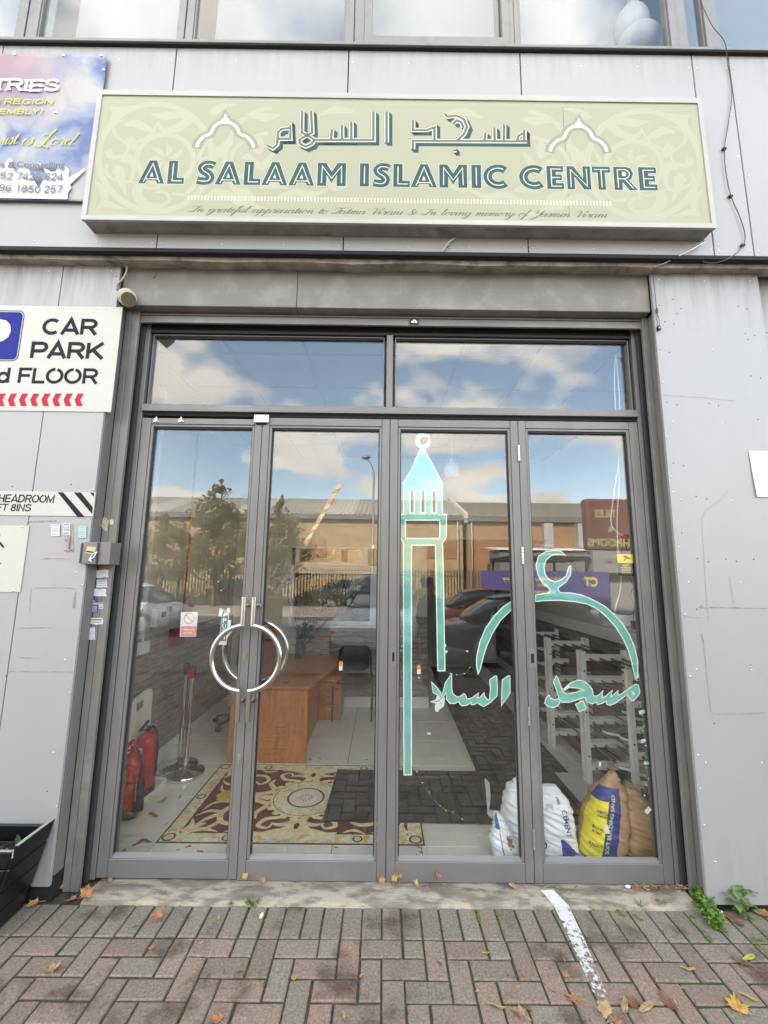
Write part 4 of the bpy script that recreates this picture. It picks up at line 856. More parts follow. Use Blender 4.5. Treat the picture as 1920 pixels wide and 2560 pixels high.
# sacks of building materials behind the right-hand doors
def sack(name, label, cx, cy, prof, lean, mats, d=.12, seed=0, paint=None, nz=84, nt_=132, wr=.009, tilt=0):
    # prof: (z, half width, depth factor); an analytic pillow with folds
    def wd(z):
        for (a,b_) in zip(prof,prof[1:]):
            if a[0] <= z <= b_[0]:
                t_ = (z-a[0])/(b_[0]-a[0]); t_ = t_*t_*(3-2*t_) if True else t_; return a[1]+(b_[1]-a[1])*t_,a[2]+(b_[2]-a[2])*t_
        return prof[-1][1:]
    z0,z1 = prof[0][0],prof[-1][0]
    def P(z, a, off=0):
        hw,df = wd(z); se = lambda v,p: math.copysign(abs(v)**p,v); c_,s_ = math.cos(a),math.sin(a)
        x = hw*se(c_,.62); y = d*df*se(s_,.75); r_ = noise.noise(Vector((x*7+seed,z*13,seed+y*5)))*wr*1.6+noise.noise(Vector((x*9+seed,z*42+x*16,seed)))*wr*.9+(abs(noise.noise(Vector((x*3.5+seed,z*26+x*9,seed*2))))-.25)*wr*1.1
        k = 1+(r_+off)/max(.04,math.hypot(x,y))
        return (cx+x*k+lean(z),cy+y*k+tilt*(z-z0),z+noise.noise(Vector((x*8,seed,1)))*.008*(z-z0)/(z1-z0))
    g = MB(); g.sm = True; vs = []
    for i in range(nz+1):
        z = z0+(z1-z0)*i/nz
        for j in range(nt_): vs.append(P(z,2*PI*j/nt_))
    for i in range(nz):
        for j in range(nt_):
            if paint:
                z = z0+(z1-z0)*(i+.5)/nz; a = 2*PI*(j+.5)/nt_; g.cur = paint(math.cos(a)*(1 if math.sin(a) < 0 else 9),(z-z0)/(z1-z0))
            g.add([vs[i*nt_+j],vs[i*nt_+(j+1)%nt_],vs[(i+1)*nt_+(j+1)%nt_],vs[(i+1)*nt_+j]],[(0,1,2,3)])
    g.cur = 0; g.add([vs[nz*nt_+j] for j in range(nt_)],[tuple(range(nt_))])
    O = thing(name,label,'bag',(cx,cy,z0)); ob = g.build('sack_body',mats,O)
    bmz = ob.data; 
    def surf(u, z, off=.0025):                        # point on the front for fractions across
        hw,df = wd(z); u = max(-.97,min(.97,u)); a = -math.acos(math.copysign(abs(u)**(1/.62),u)); return P(z,a,off)
    return O,surf
wsk = mat('white_woven_sack',(.80,.82,.83),.45,var=.05,vs=8,bump=.15,bs=60); navy = mat('navy_print',(.035,.05,.25),.5); skyb = mat('blue_print',(.03,.13,.36),.5)
ysk = mat('yellow_print',(.75,.65,.03),.4,bump=.1,bs=40); snd = mat('sand_in_clear_plastic',(.42,.27,.13),.3,var=.16,vs=8,dirt=.35,ds=5,dcol=(.52,.40,.25)); bsk = mat('blue_film',(.03,.05,.22),.35)
def stext(surf, O, t, u0, z0, h, w_, mt_, vert=0, name='lettering', bold=.012, sh=0, hwref=.12):
    g = MB(); ca_,sa_ = math.cos(vert),math.sin(vert)
    g.text(t,0,0,h,w=w_,bold=bold,shear=sh,fm=lambda a,b_: surf(u0+(a*ca_-b_*sa_)/hwref,z0+a*sa_+b_*ca_,.004)); g.build(name,mt_,O)
# cement bag
O,sf = sack('cement_bag','upright white cement bag with navy lettering and a navy corner',1.195,3.10,[(.0196,.125,.75),(.05,.14,1),(.17,.135,1),(.28,.125,.9),(.345,.105,.7),(.385,.072,.5),(.412,.05,.22)],lambda z: -.03*(z/.4),[wsk,navy],d=.115,seed=3,
   paint=lambda u,v: 1 if (0 < u+.0 and v < .30 and (u-.02)/.8+v/.30 < 1 and u < .8) else 0)
stext(sf,O,'CEMENT',.26,.305,.034,.15,navy,-PI/2,hwref=.125)
stext(sf,O,'CEM',-.60,.115,.04,.085,M['blackp'],PI*.96,hwref=.125)
g = MB()
for k in range(9): g.add([sf(.12+.0,.335+k*.0042),sf(.30,.335+k*.0042),sf(.30,.3372+k*.0042),sf(.12,.3372+k*.0042)],[(0,1,2,3)])
for k in range(6): g.add([sf(-.55,.30+k*.006),sf(-.16,.305+k*.006),sf(-.16,.3068+k*.006),sf(-.55,.3018+k*.006)],[(0,1,2,3)])
g.build('small_print',M['blackp'],O)
O,sf = sack('cement_bag','white cement bag half hidden behind the middle door stile',.965,3.17,[(.0196,.10,.75),(.05,.12,1),(.2,.118,1),(.3,.11,.9),(.36,.09,.6),(.405,.05,.3),(.425,.03,.15)],lambda z: .02*(z/.4),[wsk],d=.11,seed=11)
# small bag of rice-like goods in front
O,sf = sack('plastic_sack','small white plastic sack with a blue stripe and a slumped open neck',.822,2.965,[(.0196,.075,.7),(.045,.087,1),(.12,.085,1),(.18,.07,.85),(.23,.05,.6),(.275,.035,.4),(.31,.018,.25)],lambda z: -.055*max(0,(z-.1)/.2),[wsk,skyb],d=.075,seed=5,wr=.009,paint=lambda u,v: 1 if v > .72 and u < -.1 and u > -.8 else 0)
g = MB()
for k in range(12): g.add([sf(-.42,.03+k*.016),sf(-.36,.03+k*.016),sf(-.36,.046+k*.016),sf(-.42,.046+k*.016)],[(0,1,2,3)])
g.build('blue_stripe',skyb,O)
for k,(c_) in enumerate([(.5,.02,.015),(.55,.2,.02),(.5,.4,.03),(.1,.2,.04),(.4,.05,.2)]):
    g = MB()
    for q in range(7): u,z = rnd.uniform(.12,.62),rnd.uniform(.135,.195); g.add([sf(u-.07,z-.006),sf(u+.07,z-.008),sf(u+.05,z+.008),sf(u-.06,z+.007)],[(0,1,2,3)])
    g.build('picture_patch',mat('patch_ink',c_,.5),O)
# sand bags
O,sf = sack('sand_bag','tall clear plastic sand bag with yellow and blue printing, leaning',1.475,3.06,[(.0196,.125,.8),(.05,.145,1),(.18,.145,1),(.30,.135,.95),(.38,.115,.75),(.43,.09,.5),(.47,.055,.3),(.50,.035,.18),(.53,.015,.1)],lambda z: .10*(max(0,z-.02)/.45)**1.2,[snd,ysk,bsk],d=.13,seed=8,wr=.007,
   paint=lambda u,v: (1 if u < -.24+.02 and v < .70 and v > .05 and u > -2 else 2) if (u < .10 and u > -2 and v < .83) else (1 if -.9 < u < -.5 and v < .8 and v > .05 else 0))
stext(sf,O,'SOFT BUILDING SAND',-.16,.088,.026,.325,mat('pale_yellow_ink',(.75,.70,.30),.5),PI/2-.02,hwref=.15,sh=.1)
blk = M['blackp']
for t_,u,z,w_ in (('HEMPSTEAD',-.84,.315,.075),('01442 2100',-.80,.292,.06),('ROYAL',-.88,.225,.06),('ROAD',-.86,.20,.05),('REIGATE',-.88,.13,.07)):
    stext(sf,O,t_,u,z,.017,w_*.95,blk,-.12,hwref=.15)
O,sf = sack('sand_bag','plain brown sand bag wedged against the right door stile',1.765,3.07,[(.0196,.13,.8),(.05,.15,1),(.17,.148,1),(.27,.13,.9),(.34,.10,.7),(.39,.06,.45),(.43,.03,.2),(.46,.012,.1)],lambda z: -.07*(max(0,z-.02)/.4)**1.5,[snd],d=.13,seed=21,wr=.007)
fl_ = glass_mat('clear_film',.06,(.80,.78,.70)); g = MB(); g.sm = True
for i,(x,z,w_) in enumerate([(1.60,.50,.03),(1.585,.57,.05),(1.60,.66,.03)]): pass
pts = [(1.565,3.03,.44),(1.56,3.04,.52),(1.545,3.05,.60),(1.535,3.06,.68)]; q2 = [(1.70,3.03,.42),(1.67,3.05,.50),(1.62,3.06,.58),(1.56,3.07,.68)]
g.add(pts+q2,[(i,i+4,i+5,i+1) for i in range(3)]); tag(g.build('plastic_film',fl_),'crumpled clear plastic film sticking up from the sand bags','plastic')

# ------------------------------------------------------------------ the sign box
YS = 2.39
S_ = thing('fascia_sign','long cream and sage illuminated sign box over the entrance with dark teal lettering','sign',(.08,2.49,4.08))
g = MB(); g.box(-1.972,YS+.004,4.085,2.137,2.499,5.075); g.build('casing',mat('weathered_sign_casing',(0.252,0.2436,0.231),.55,.2,var=.25,vs=6,dirt=.7,ds=5,dcol=(0.1176,0.1092,0.1008)),S_,bevel=.003)
g = MB(); g.slab([rect(-1.976,4.08,2.141,5.08),rect(-1.944,4.113,2.112,5.040)],YS-.008,.02); g.build('frame',mat('sign_frame_white',(0.372,0.366,0.340),.4,.2,var=.06,vs=5),S_,bevel=.003)
g = MB(); g.box(-1.944,YS,4.113,.1,YS+.004,5.040) if False else None
seamX = at(1415,400,YS)[0]
g = MB(); g.box(-1.944,YS,4.113,seamX-.0012,YS+.0035,5.040); g.box(seamX+.0012,YS,4.113,2.112,YS+.0035,5.040)
sage = mat('sage_print',(0.321,0.325,0.223),.45,var=.03,vs=1); pale = mat('pale_print',(0.366,0.364,0.254),.45); pale2 = mat('border_print',(0.340,0.342,0.236),.45)
g.build('sign_face',sage,S_)
g = MB(); FY = lambda y: (lambda a,b_: (a,y,b_))
g.slab([rect(-1.944,4.113,2.112,5.04),rect(-1.90,4.155,2.068,4.998)],YS-.00006,.00004); g.build('border_band',pale2,S_)
# pale arabesque
g = MB(); kk = [0]; cX = .084; cZ = 4.577
def og(pts, ws, mir=True, sm=6):
    c_ = crom(pts,sm); n_ = len(c_); wv = []
    for i in range(n_):
        t_ = i/(n_-1)*(len(ws)-1) if len(ws) > 1 else 0; j = min(int(t_),max(len(ws)-2,0)); wv.append(ws[j]+((ws[j+1]-ws[j])*(t_-j) if len(ws) > 1 else 0))
    for s_ in ((1,-1) if mir else (1,)):
        kk[0] += 1; y = YS-.00012-kk[0]*.0000015
        g.ribbon([(cX-s_*(cX-a),b_) if s_ > 0 else (2*cX-a,b_) for a,b_ in c_],wv,FY(y))
A = lambda a,b_: at(220+a/3.318,230+b_/3.318,YS)      # traced in the enlarged left part of the sign
def tr(pts): return [A(*p) for p in pts]
og(tr(arc(560,545,470,445,0,360,40)),[.042]); og(tr(arc(640,560,235,205,0,360,30)),[.036])
og(tr(arc(1560,560,420,430,95,265,24)),[.034]); og(tr(arc(1560,560,370,220,100,260,20)),[.030])
for k in range(7):
    a = 2*PI*k/7+.3; og(tr([(645+25*math.cos(a),560+22*math.sin(a)),(645+90*math.cos(a+.25),560+80*math.sin(a+.25)),(645+165*math.cos(a),560+140*math.sin(a))]),[.004,.045,.004])
for pts,ws in [
 ([(185,110),(235,150),(330,130),(430,115)],[.004,.05,.03,.004]),([(190,115),(225,190),(190,250),(130,305)],[.004,.05,.03,.004]),
 ([(65,740),(110,800),(140,880),(70,970)],[.004,.05,.05,.004]),([(70,968),(160,930),(240,955),(330,970)],[.004,.05,.03,.004]),
 ([(215,640),(260,660),(270,720),(320,860)],[.07,.07,.06,.004]),([(160,600),(150,660),(200,720),(330,750),(380,660),(370,570),(280,540)],[.02,.02,.02,.02,.03,.06,.07]),
 ([(165,480),(200,540),(300,520),(330,440),(230,360),(220,270),(300,230)],[.05,.04,.02,.02,.02,.02,.02]),([(300,270),(400,260),(480,300),(570,340)],[.02,.06,.05,.004]),
 ([(340,370),(370,430),(380,480)],[.05,.06,.03]),([(370,420),(440,400),(520,350),(590,240)],[.02,.02,.02,.015]),
 ([(520,185),(640,200),(740,190),(820,215)],[.004,.07,.06,.004]),([(580,260),(640,320),(760,290),(860,220),(940,235)],[.015,.04,.07,.06,.004]),
 ([(300,740),(420,760),(500,800),(600,790)],[.015,.02,.02,.02]),([(420,760),(410,850),(470,930),(580,950),(670,900),(640,830),(560,830)],[.06,.07,.06,.04,.02,.02,.02]),
 ([(700,840),(800,850),(880,780),(940,640),(920,540),(990,420)],[.02,.02,.03,.03,.03,.02]),([(1020,140),(1060,160),(1110,120),(1240,100)],[.06,.06,.05,.004]),
 ([(1000,620),(1090,500),(1170,420),(1190,380)],[.02,.06,.06,.01]),([(930,560),(1000,540),(1100,520),(1060,450)],[.02,.02,.05,.01]),([(1240,230),(1380,200),(1480,210),(1600,190)],[.004,.05,.07,.004]),
 ([(1380,500),(1420,440),(1400,360)],[.09,.07,.03]),([(1360,560),(1440,620),(1500,560),(1560,470)],[.03,.06,.05,.02]),([(1270,550),(1320,540),(1390,560)],[.004,.06,.004]),
 ([(950,890),(1060,830),(1170,860),(1260,920),(1380,900)],[.01,.05,.06,.04,.01]),([(1200,800),(1300,830),(1360,900),(1300,960)],[.02,.06,.05,.01]),([(1430,800),(1540,770),(1650,800)],[.01,.06,.01]),
 ([(1560,880),(1700,830),(1860,850),(2000,800)],[.01,.05,.05,.01]),([(1800,760),(1960,730),(2060,790),(2170,770)],[.01,.05,.06,.01]),([(1900,200),(2050,150),(2200,160)],[.01,.06,.03])]:
    og(tr(pts),ws)
g.build('arabesque',pale,S_)
# white dashed rule
g = MB(); (xa,_),(xb,_2) = at(471,495,YS),at(1526,508,YS); zr = .5*(at(471,495,YS)[1]+at(1526,508,YS)[1]); n_ = 128
for i in range(n_):
    x = xa+(xb-xa)*i/(n_-1); g.fill([rect(x-.0055,zr-.017,x+.0055,zr+.017)],FY(YS-0.000384))
g.build('dashed_rule',mat('rule_cream',(0.500,0.500,0.400),.5),S_)
# inline capitals
teal = mat('dark_teal_print',(0.038,0.087,0.091),.45,var=.06,vs=4,spec=.1); creamp = mat('cream_print',(0.5208,0.5292,0.4116),.45)
ZB = at(349,459,YS)[1]*.5+at(1643,476,YS)[1]*.5; HC = .176
G = {
 'A':([[(0,0),(.37,1),(.65,1),(1,0),(.72,0),(.67,.13),(.33,.13),(.28,0)],[(.43,.30),(.57,.30),(.5,.50)]],[[(.20,.06),(.51,.86),(.82,.06)],[(.27,.20),(.75,.20)]]),
 'L':([[(0,0),(1,0),(1,.27),(.56,.27),(.56,1),(.0,1)]],[[(.28,.88),(.28,.13),(.88,.13)]]),
 'M':([[(0,0),(0,1),(.29,1),(.5,.62),(.71,1),(1,1),(1,0),(.68,0),(.68,.48),(.5,.12),(.32,.48),(.32,0)]],[[(.15,.12),(.16,.86),(.5,.33),(.84,.86),(.85,.12)]]),
 'I':([[(0,0),(1,0),(1,1),(0,1)]],[[(.5,.12),(.5,.88)]]),
 'E':([[(0,0),(0,1),(1,1),(1,.74),(.55,.74),(.55,.63),(.9,.63),(.9,.38),(.55,.38),(.55,.26),(1,.26),(1,0)]],[[(.88,.87),(.27,.87),(.27,.13),(.88,.13)],[(.27,.5),(.8,.5)]]),
 'N':([[(0,0),(0,1),(.3,1),(.68,.45),(.68,1),(1,1),(1,0),(.7,0),(.32,.55),(.32,0)]],[[(.16,.1),(.16,.86),(.84,.14),(.84,.9)]]),
 'T':([[(.3,0),(.3,.74),(0,.74),(0,1),(1,1),(1,.74),(.7,.74),(.7,0)]],[[(.1,.87),(.9,.87)],[(.5,.87),(.5,.1)]]),
 'R':([[(0,0),(0,1),(.55,1),(.74,.94),(.84,.72),(.76,.5),(.64,.42),(1,0),(.62,0),(.38,.32),(.35,.32),(.35,0)],[(.36,.6),(.36,.78),(.5,.78),(.55,.69),(.5,.6)]],[[(.17,.1),(.17,.88),(.52,.88),(.66,.78),(.68,.66),(.6,.54),(.46,.48),(.2,.48)],[(.46,.48),(.8,.08)]]),
}
sS = crom([(.95,.80),(.72,.86),(.45,.85),(.27,.72),(.36,.58),(.62,.46),(.76,.32),(.68,.17),(.42,.13),(.05,.17)],6)
arcC = [(.56+.44*math.cos(math.radians(a))*1.0,.5+.37*math.sin(math.radians(a))) for a in range(48,313,12)]
spans = [('A',344.5,410),('L',417.5,459),('S',489.5,535),('A',536.5,601.5),('L',608.5,650),('A',653,718),('A',720.5,785.5),('M',792.6,864),('I',899,922),('S',931.5,974.5),('L',983,1024.5),('A',1026.8,1092.5),('M',1098.5,1168.5),('I',1179.3,1203.5),('C',1212.6,1273),('C',1302.5,1363),('E',1368.5,1410.5),('N',1419,1478.5),('T',1483,1528.5),('R',1537,1595.5),('E',1599.5,1644.5)]
g1 = MB(); g2 = MB(); g0 = MB(); ki = 0
for ch,pa,pb in spans:
    yb = 459+(pa-349)*.0131; x0 = at(pa,yb,YS)[0]; x1 = at(pb,yb,YS)[0]; W_ = x1-x0; mp_ = lambda a,b_: (x0+a*W_,ZB+b_*HC); ki += 1
    if ch in G:
        body,inl = G[ch]; g1.fill([[mp_(*p) for p in l] if k == 0 else [mp_(*p) for p in l] for k,l in enumerate(body)],FY(YS-0.000544))
        if len(body) > 1: g2.fill([[mp_(*p) for p in body[1]]],FY(YS-0.000576))
        g0.ribbon([mp_(*p) for p in body[0]],.007,FY(YS-0.000464-ki*.000002),True)
        for k,l in enumerate(inl): g2.ribbon([mp_(*p) for p in l],.0072,FY(YS-0.000640-k*.00001))
    else:
        pth = sS if ch == 'S' else arcC
        P_ = [mp_(*p) for p in pth]; g1.ribbon(P_,.056,FY(YS-0.000544)); g0.ribbon(P_,.062,FY(YS-0.000464)); g2.ribbon(P_[1:-1],.0075,FY(YS-0.000640))
g0.build('letter_edge',creamp,S_); g1.build('lettering',teal,S_); g2.build('letter_inline',creamp,S_)
# angular Arabic heading with a dropped shadow
R1 = [[(1495,95),(1495,470)],[(1335,95),(1335,440),(600,440)],[(1065,215),(1065,435)],[(950,260),(950,435)],[(830,310),(815,435)],[(465,90),(460,350),(560,400),(615,440)],[(575,90),(588,350),(490,400),(430,440),(445,490),(510,520),(580,490),(615,440)],[(40,505),(110,540),(160,495),(172,345),(215,305),(305,295),(322,270),(320,425),(180,425)]]
R2 = [[(1515,270),(1515,405),(1430,400),(1440,345),(1500,305)],[(1550,408),(157,400),(157,505)],[(1268,195),(1265,405)],[(1150,240),(1155,405)],[(1040,305),(1028,405)],[(545,70),(575,105),(690,95),(780,140),(818,230),(780,320),(700,395)],[(650,190),(690,150),(750,180),(775,240)],[(157,150),(157,270),(330,270),(420,235),(420,400)],[(645,517),(690,517)]]
sh = MB(); bo = MB(); ci = MB(); co = MB(); q_ = 0
for (ox,oy),R_l in (((660,260),R1),((1000,270),R2)):
    for st_ in R_l:
        for step in range(0,9):
            q_ += 1; P_ = [at(ox+(a+step*5)/4.879,oy+(b_+step*5)/4.879,YS) for a,b_ in st_]; sh.ribbon(P_,.0335,FY(YS-0.000448-q_*.0000002))
        P_ = [at(ox+a/4.879,oy+b_/4.879,YS) for a,b_ in st_]
        bo.ribbon(P_,.037,FY(YS-0.000512)); ci.ribbon(P_,.0315,FY(YS-0.000576)); co.ribbon(P_,.0165,FY(YS-0.000640))
sh.build('heading_shadow',teal,S_); bo.build('heading_edge',mat('grey_olive_print',(0.1596,0.1596,0.1386),.45,spec=.1),S_); ci.build('heading_outline',creamp,S_); co.build('heading',mat('slate_print',(0.126,0.1428,0.1386),.45,spec=.1),S_)
# arch ornaments
ga = MB(); gb_ = MB(); gr_ = mat('taupe_print',(0.2772,0.2688,0.21),.45,spec=.1)
arch = crom([(900,470),(915,420),(960,370),(1015,345),(1045,290),(1090,255),(1140,245)],6)
for ox,oy in ((220,230),(1103,240.5)):
    ga = MB(); gb_ = MB()
    L_ = [at(ox+a/3.318,oy+b_/3.318,YS) for a,b_ in arch]; Rr_ = [at(ox+(2277-a)/3.318,oy+(b_+3)/3.318,YS) for a,b_ in arch][::-1]
    ga.ribbon(L_+Rr_[1:],.066,FY(YS-0.000464)); gb_.ribbon(L_[2:]+Rr_[1:-2],.019,FY(YS-0.000576))
    z_ = lambda a,b_: at(ox+a/3.318,oy+b_/3.318,YS)
    ga.fill([[z_(1080,255),z_(1105,195),z_(1141,142),z_(1177,200),z_(1205,255)]],FY(YS-0.000496)); gb_.fill([[z_(1105,262),z_(1112,222),z_(1130,220),z_(1128,205),z_(1140,178),z_(1152,205),z_(1150,220),z_(1167,222),z_(1178,262)]],FY(YS-0.000608))
    ga.build('arch_band',gr_,S_); gb_.build('arch_line',M['white'],S_)
# copperplate lines, written with a pen
GL = {  # strokes in units of the x-height, before slant: (points, advance)
 'a':([[(.62,.82),(.40,1),(.12,.78),(.05,.3),(.25,0),(.5,.25),(.66,.95)],[(.66,.98),(.60,.3),(.72,.0),(1,.35)]],.86),
 'n':([[(0,.6),(.16,1),(.2,.7),(.14,0)],[(.15,.3),(.42,1),(.6,.85),(.54,.2),(.68,0),(.95,.35)]],.84),
 'm':([[(0,.6),(.16,1),(.2,.7),(.14,0)],[(.15,.3),(.4,1),(.54,.85),(.48,0)],[(.49,.3),(.74,1),(.9,.85),(.85,.2),(.98,0),(1.22,.35)]],1.14),
 'r':([[(0,.35),(.22,1.08),(.28,.92),(.48,.92),(.44,.3),(.56,0),(.8,.35)]],.66),
 'e':([[(.05,.42),(.42,.6),(.5,.9),(.3,1),(.08,.6),(.12,.1),(.34,0),(.66,.35)]],.56),
 't':([[(0,.35),(.3,1.6),(.22,.3),(.34,0),(.6,.35)],[(.02,1.05),(.5,1.05)]],.50),
 'i':([[(0,.4),(.2,1),(.14,.25),(.28,0),(.54,.35)],[(.24,1.42),(.27,1.5)]],.44),
 'o':([[(.4,1),(.1,.8),(.05,.25),(.3,0),(.55,.3),(.52,.8),(.36,1),(.5,.8),(.8,.82)]],.68),
 'c':([[(.55,.8),(.4,1),(.1,.75),(.08,.2),(.3,0),(.62,.35)]],.52),
 'l':([[(0,.35),(.36,1.7),(.3,2.05),(.16,1.4),(.14,.25),(.28,0),(.52,.35)]],.42),
 'u':([[(0,.5),(.16,1),(.12,.3),(.26,0),(.46,.3),(.6,1)],[(.6,1),(.54,.25),(.68,0),(.94,.35)]],.80),
 'p':([[(0,.4),(.22,1.25),(.16,0),(.06,-1.0)],[(.16,.3),(.42,1),(.62,.7),(.52,.1),(.34,0),(.24,.1)],[(.5,.05),(.86,.35)]],.76),
 'g':([[(.6,.82),(.4,1),(.12,.78),(.06,.3),(.25,.02),(.5,.25),(.64,.95)],[(.64,1),(.56,-.4),(.32,-1),(.02,-.75),(.3,-.35),(.92,.35)]],.80),
 'f':([[(.02,.35),(.46,1.7),(.4,2.05),(.26,1.5),(.16,-.4),(.02,-1),(-.1,-.75),(.1,-.1),(.6,.4)]],.46),
 'v':([[(0,.6),(.14,1),(.2,.4),(.28,0),(.54,.5),(.5,1),(.42,.85),(.76,.85)]],.66),
 'y':([[(0,.6),(.16,1),(.12,.35),(.26,.05),(.46,.3),(.6,1)],[(.6,1),(.5,-.4),(.26,-1),(0,-.75),(.3,-.3),(.9,.35)]],.78),
 's':([[(0,.35),(.32,1.1),(.46,.5),(.34,.02),(.06,.12)],[(.3,.02),(.66,.35)]],.56),
 'd':([[(.6,.82),(.4,1),(.12,.78),(.06,.3),(.25,0),(.5,.25),(.7,1.2)],[(.76,2),(.6,.3),(.72,0),(.98,.35)]],.86),
 'I':([[(.1,1.6),(.3,1.9),(.7,1.75),(1.2,1.95)],[(.85,1.8),(.7,.7),(.4,.05),(0,.1),(0,.35),(.2,.35)]],1.0),
 'F':([[(.1,1.5),(.25,1.9),(.8,1.75),(1.5,2)],[(.9,1.8),(.75,.7),(.45,.05),(0,.1),(0,.35),(.2,.35)],[(.5,.95),(1.05,1.0),(1.1,1.2)]],.95),
 'V':([[(0,1.3),(.1,1.85),(.4,1.9),(.5,1.3),(.5,0),(.9,.9),(1.35,1.95),(1.15,1.6)]],1.0),
 'Y':([[(0,1.4),(.15,1.9),(.4,1.85),(.35,1.1),(.55,.85),(.85,1.1),(1.15,1.95)],[(1.15,1.95),(.9,.4),(.5,-.8),(.1,-.95),(.05,-.6),(.4,-.3)]],1.05),
 '&':([[(1.15,.9),(.9,.9),(.55,.1),(.2,0),(.05,.4),(.4,.9),(.7,1.4),(.5,1.75),(.3,1.4),(.6,.4),(.95,0),(1.2,.3)]],1.25),
 'L':([[(.0,1.2),(.1,1.7),(.45,1.6),(.7,2.2),(.9,2.5),(.7,1.5),(.5,.4),(.2,-.2),(-.3,-.1),(.1,.25),(.8,-.3),(1.1,-.2),(1.05,-.5)]],1.15),
 ' ':([],.62)}
def script(gx, s, x, z, xh, w_, y, pen=.11, slant=.62, fm=None):
    tot = sum(GL[c][1] for c in s); kx = w_/(tot*xh); cx_ = 0; k = 0
    for c in s:
        for st_ in GL[c][0]:
            pts = crom(st_,5); out = []; wv = []
            for i,(a,b_) in enumerate(pts):
                a2,b2 = pts[min(i+1,len(pts)-1)]; a1,b1 = pts[max(i-1,0)]; dy_ = b2-b1; dl = math.hypot(a2-a1,dy_) or 1
                wv.append(xh*pen*(.50+.95*max(0,-dy_/dl)**1.2)); out.append((x+(cx_+a+b_*slant*.55)*xh*kx,z+b_*xh))
            k += 1; gx.ribbon(out,wv,fm(k) if fm else FY(y-(k % 9)*.000006))
        cx_ += GL[c][1]
g = MB(); ink = mat('grey_brown_ink',(.13,.11,.095),.5,spec=.1)
(xa,za),(xb,zb) = at(471,528,YS),at(1524,543,YS); zz_ = (za+zb)/2-.004
script(g,'In grateful appreciation to Fatma Virani & In loving memory of Yasmin Virani',xa,zz_,.0235,xb-xa-.02,YS-0.000480,pen=.175)
g.build('dedication',ink,S_)
g = MB(); g.tube([(2.10,2.485,4.09),(2.12,2.46,4.05),(2.02,2.47,3.99),(1.88,2.52,3.935),(1.80,2.56,3.925)],.004,6); tag(g.build('cable',M['alu']),'thin pale wire hanging from the right end of the sign box','cable')

# ------------------------------------------------------------------ banner
YN = 2.482
def banner_mat():
    mm = mat('printed_banner',(.4,.45,.6),.55); t = mm.node_tree; b = t.nodes['Principled BSDF']; nn = t.nodes.new; L = t.links.new
    tc = nn('ShaderNodeTexCoord'); n = nn('ShaderNodeTexNoise'); n.inputs['Scale'].default_value = 3.0; n.inputs['Detail'].default_value = 6; n.inputs['Distortion'].default_value = .4; L(tc.outputs['Object'],n.inputs['Vector'])
    r = nn('ShaderNodeValToRGB'); L(n.outputs['Fac'],r.inputs[0]); e = r.color_ramp.elements; e[0].position = .38; e[0].color = (.12,.15,.30,1); e[1].position = .60; e[1].color = (.40,.39,.37,1); q = e.new(.47); q.color = (.23,.27,.37,1)
    s = nn('ShaderNodeSeparateXYZ'); L(tc.outputs['Object'],s.inputs[0])
    p = nn('ShaderNodeMapRange'); p.inputs['From Min'].default_value = .42; p.inputs['From Max'].default_value = -.25; L(s.outputs['X'],p.inputs['Value'])
    p2 = nn('ShaderNodeMapRange'); p2.inputs['From Min'].default_value = .55; p2.inputs['From Max'].default_value = .85; L(s.outputs['Z'],p2.inputs['Value'])
    mu = nn('ShaderNodeMath'); mu.operation = 'MULTIPLY'; L(p.outputs[0],mu.inputs[0]); L(p2.outputs[0],mu.inputs[1])
    x = nn('ShaderNodeMix'); x.data_type = 'RGBA'; L(mu.outputs[0],x.inputs[0]); L(r.outputs[0],x.inputs[6]); x.inputs[7].default_value = (.33,.20,.23,1); L(x.outputs[2],b.inputs['Base Color']); return mm
bx1 = at(270,140,YN)[0]; bz1 = at(150,138,YN)[1]; bz0 = at(100,503,YN)[1]; bx0 = -3.6
BN = thing('banner','faded printed vinyl banner with a cloudy sky and white and yellow lettering','banner',((bx0+bx1)/2,YN,bz0))
def wob(x, z): return YN-.004-.005*noise.noise(Vector((x*3.1,z*5+x*4,2)))-.004*noise.noise(Vector((x*9,z*2.2,5)))-.004*abs(noise.noise(Vector((x*1.5+z*3,z*1.2,8))))
g = MB(); g.sm = True; nx_,nz_ = 60,50; g.add([(bx0+(bx1-bx0)*i/nx_,wob(bx0+(bx1-bx0)*i/nx_,bz0+(bz1-bz0)*j/nz_),bz0+(bz1-bz0)*j/nz_) for i in range(nx_+1) for j in range(nz_+1)],[(i*(nz_+1)+j,(i+1)*(nz_+1)+j,(i+1)*(nz_+1)+j+1,i*(nz_+1)+j+1) for i in range(nx_) for j in range(nz_)])
sf_ = g.build('sheet',banner_mat(),BN,origin=((bx1-.55),YN,bz0))
sf_.modifiers.new('thickness','SOLIDIFY').thickness = .002
BF = lambda off: (lambda a,b_: (a,wob(a,b_)-off,b_))
def bt(t_, pr_, zpx, h, w_, mt_, bold=.0, shear=0, off=.002):
    x,z = at(pr_,zpx,YN); g = MB(); g.text(t_,x,z,h,w=w_,bold=bold,shear=shear,align='R',fm=BF(off)); return g.build('lettering',mt_,BN)
X_ = lambda p: at(p,300,YN)[0]
bw = mat('banner_white',(0.6048,0.6048,0.6048),.6); by = mat('banner_yellow',(0.462,0.4872,0.0672),.6); bk_ = mat('banner_grey',(.14,.14,.16),.6)
g = MB(); x,z = at(149,233,YN); stroke_text(g,'MINISTRIES',x,z,.100,.90,BF(.007),.215,0,.16)
xs_ = at(147,233,YN)[0]
g.build('lettering',bw,BN)
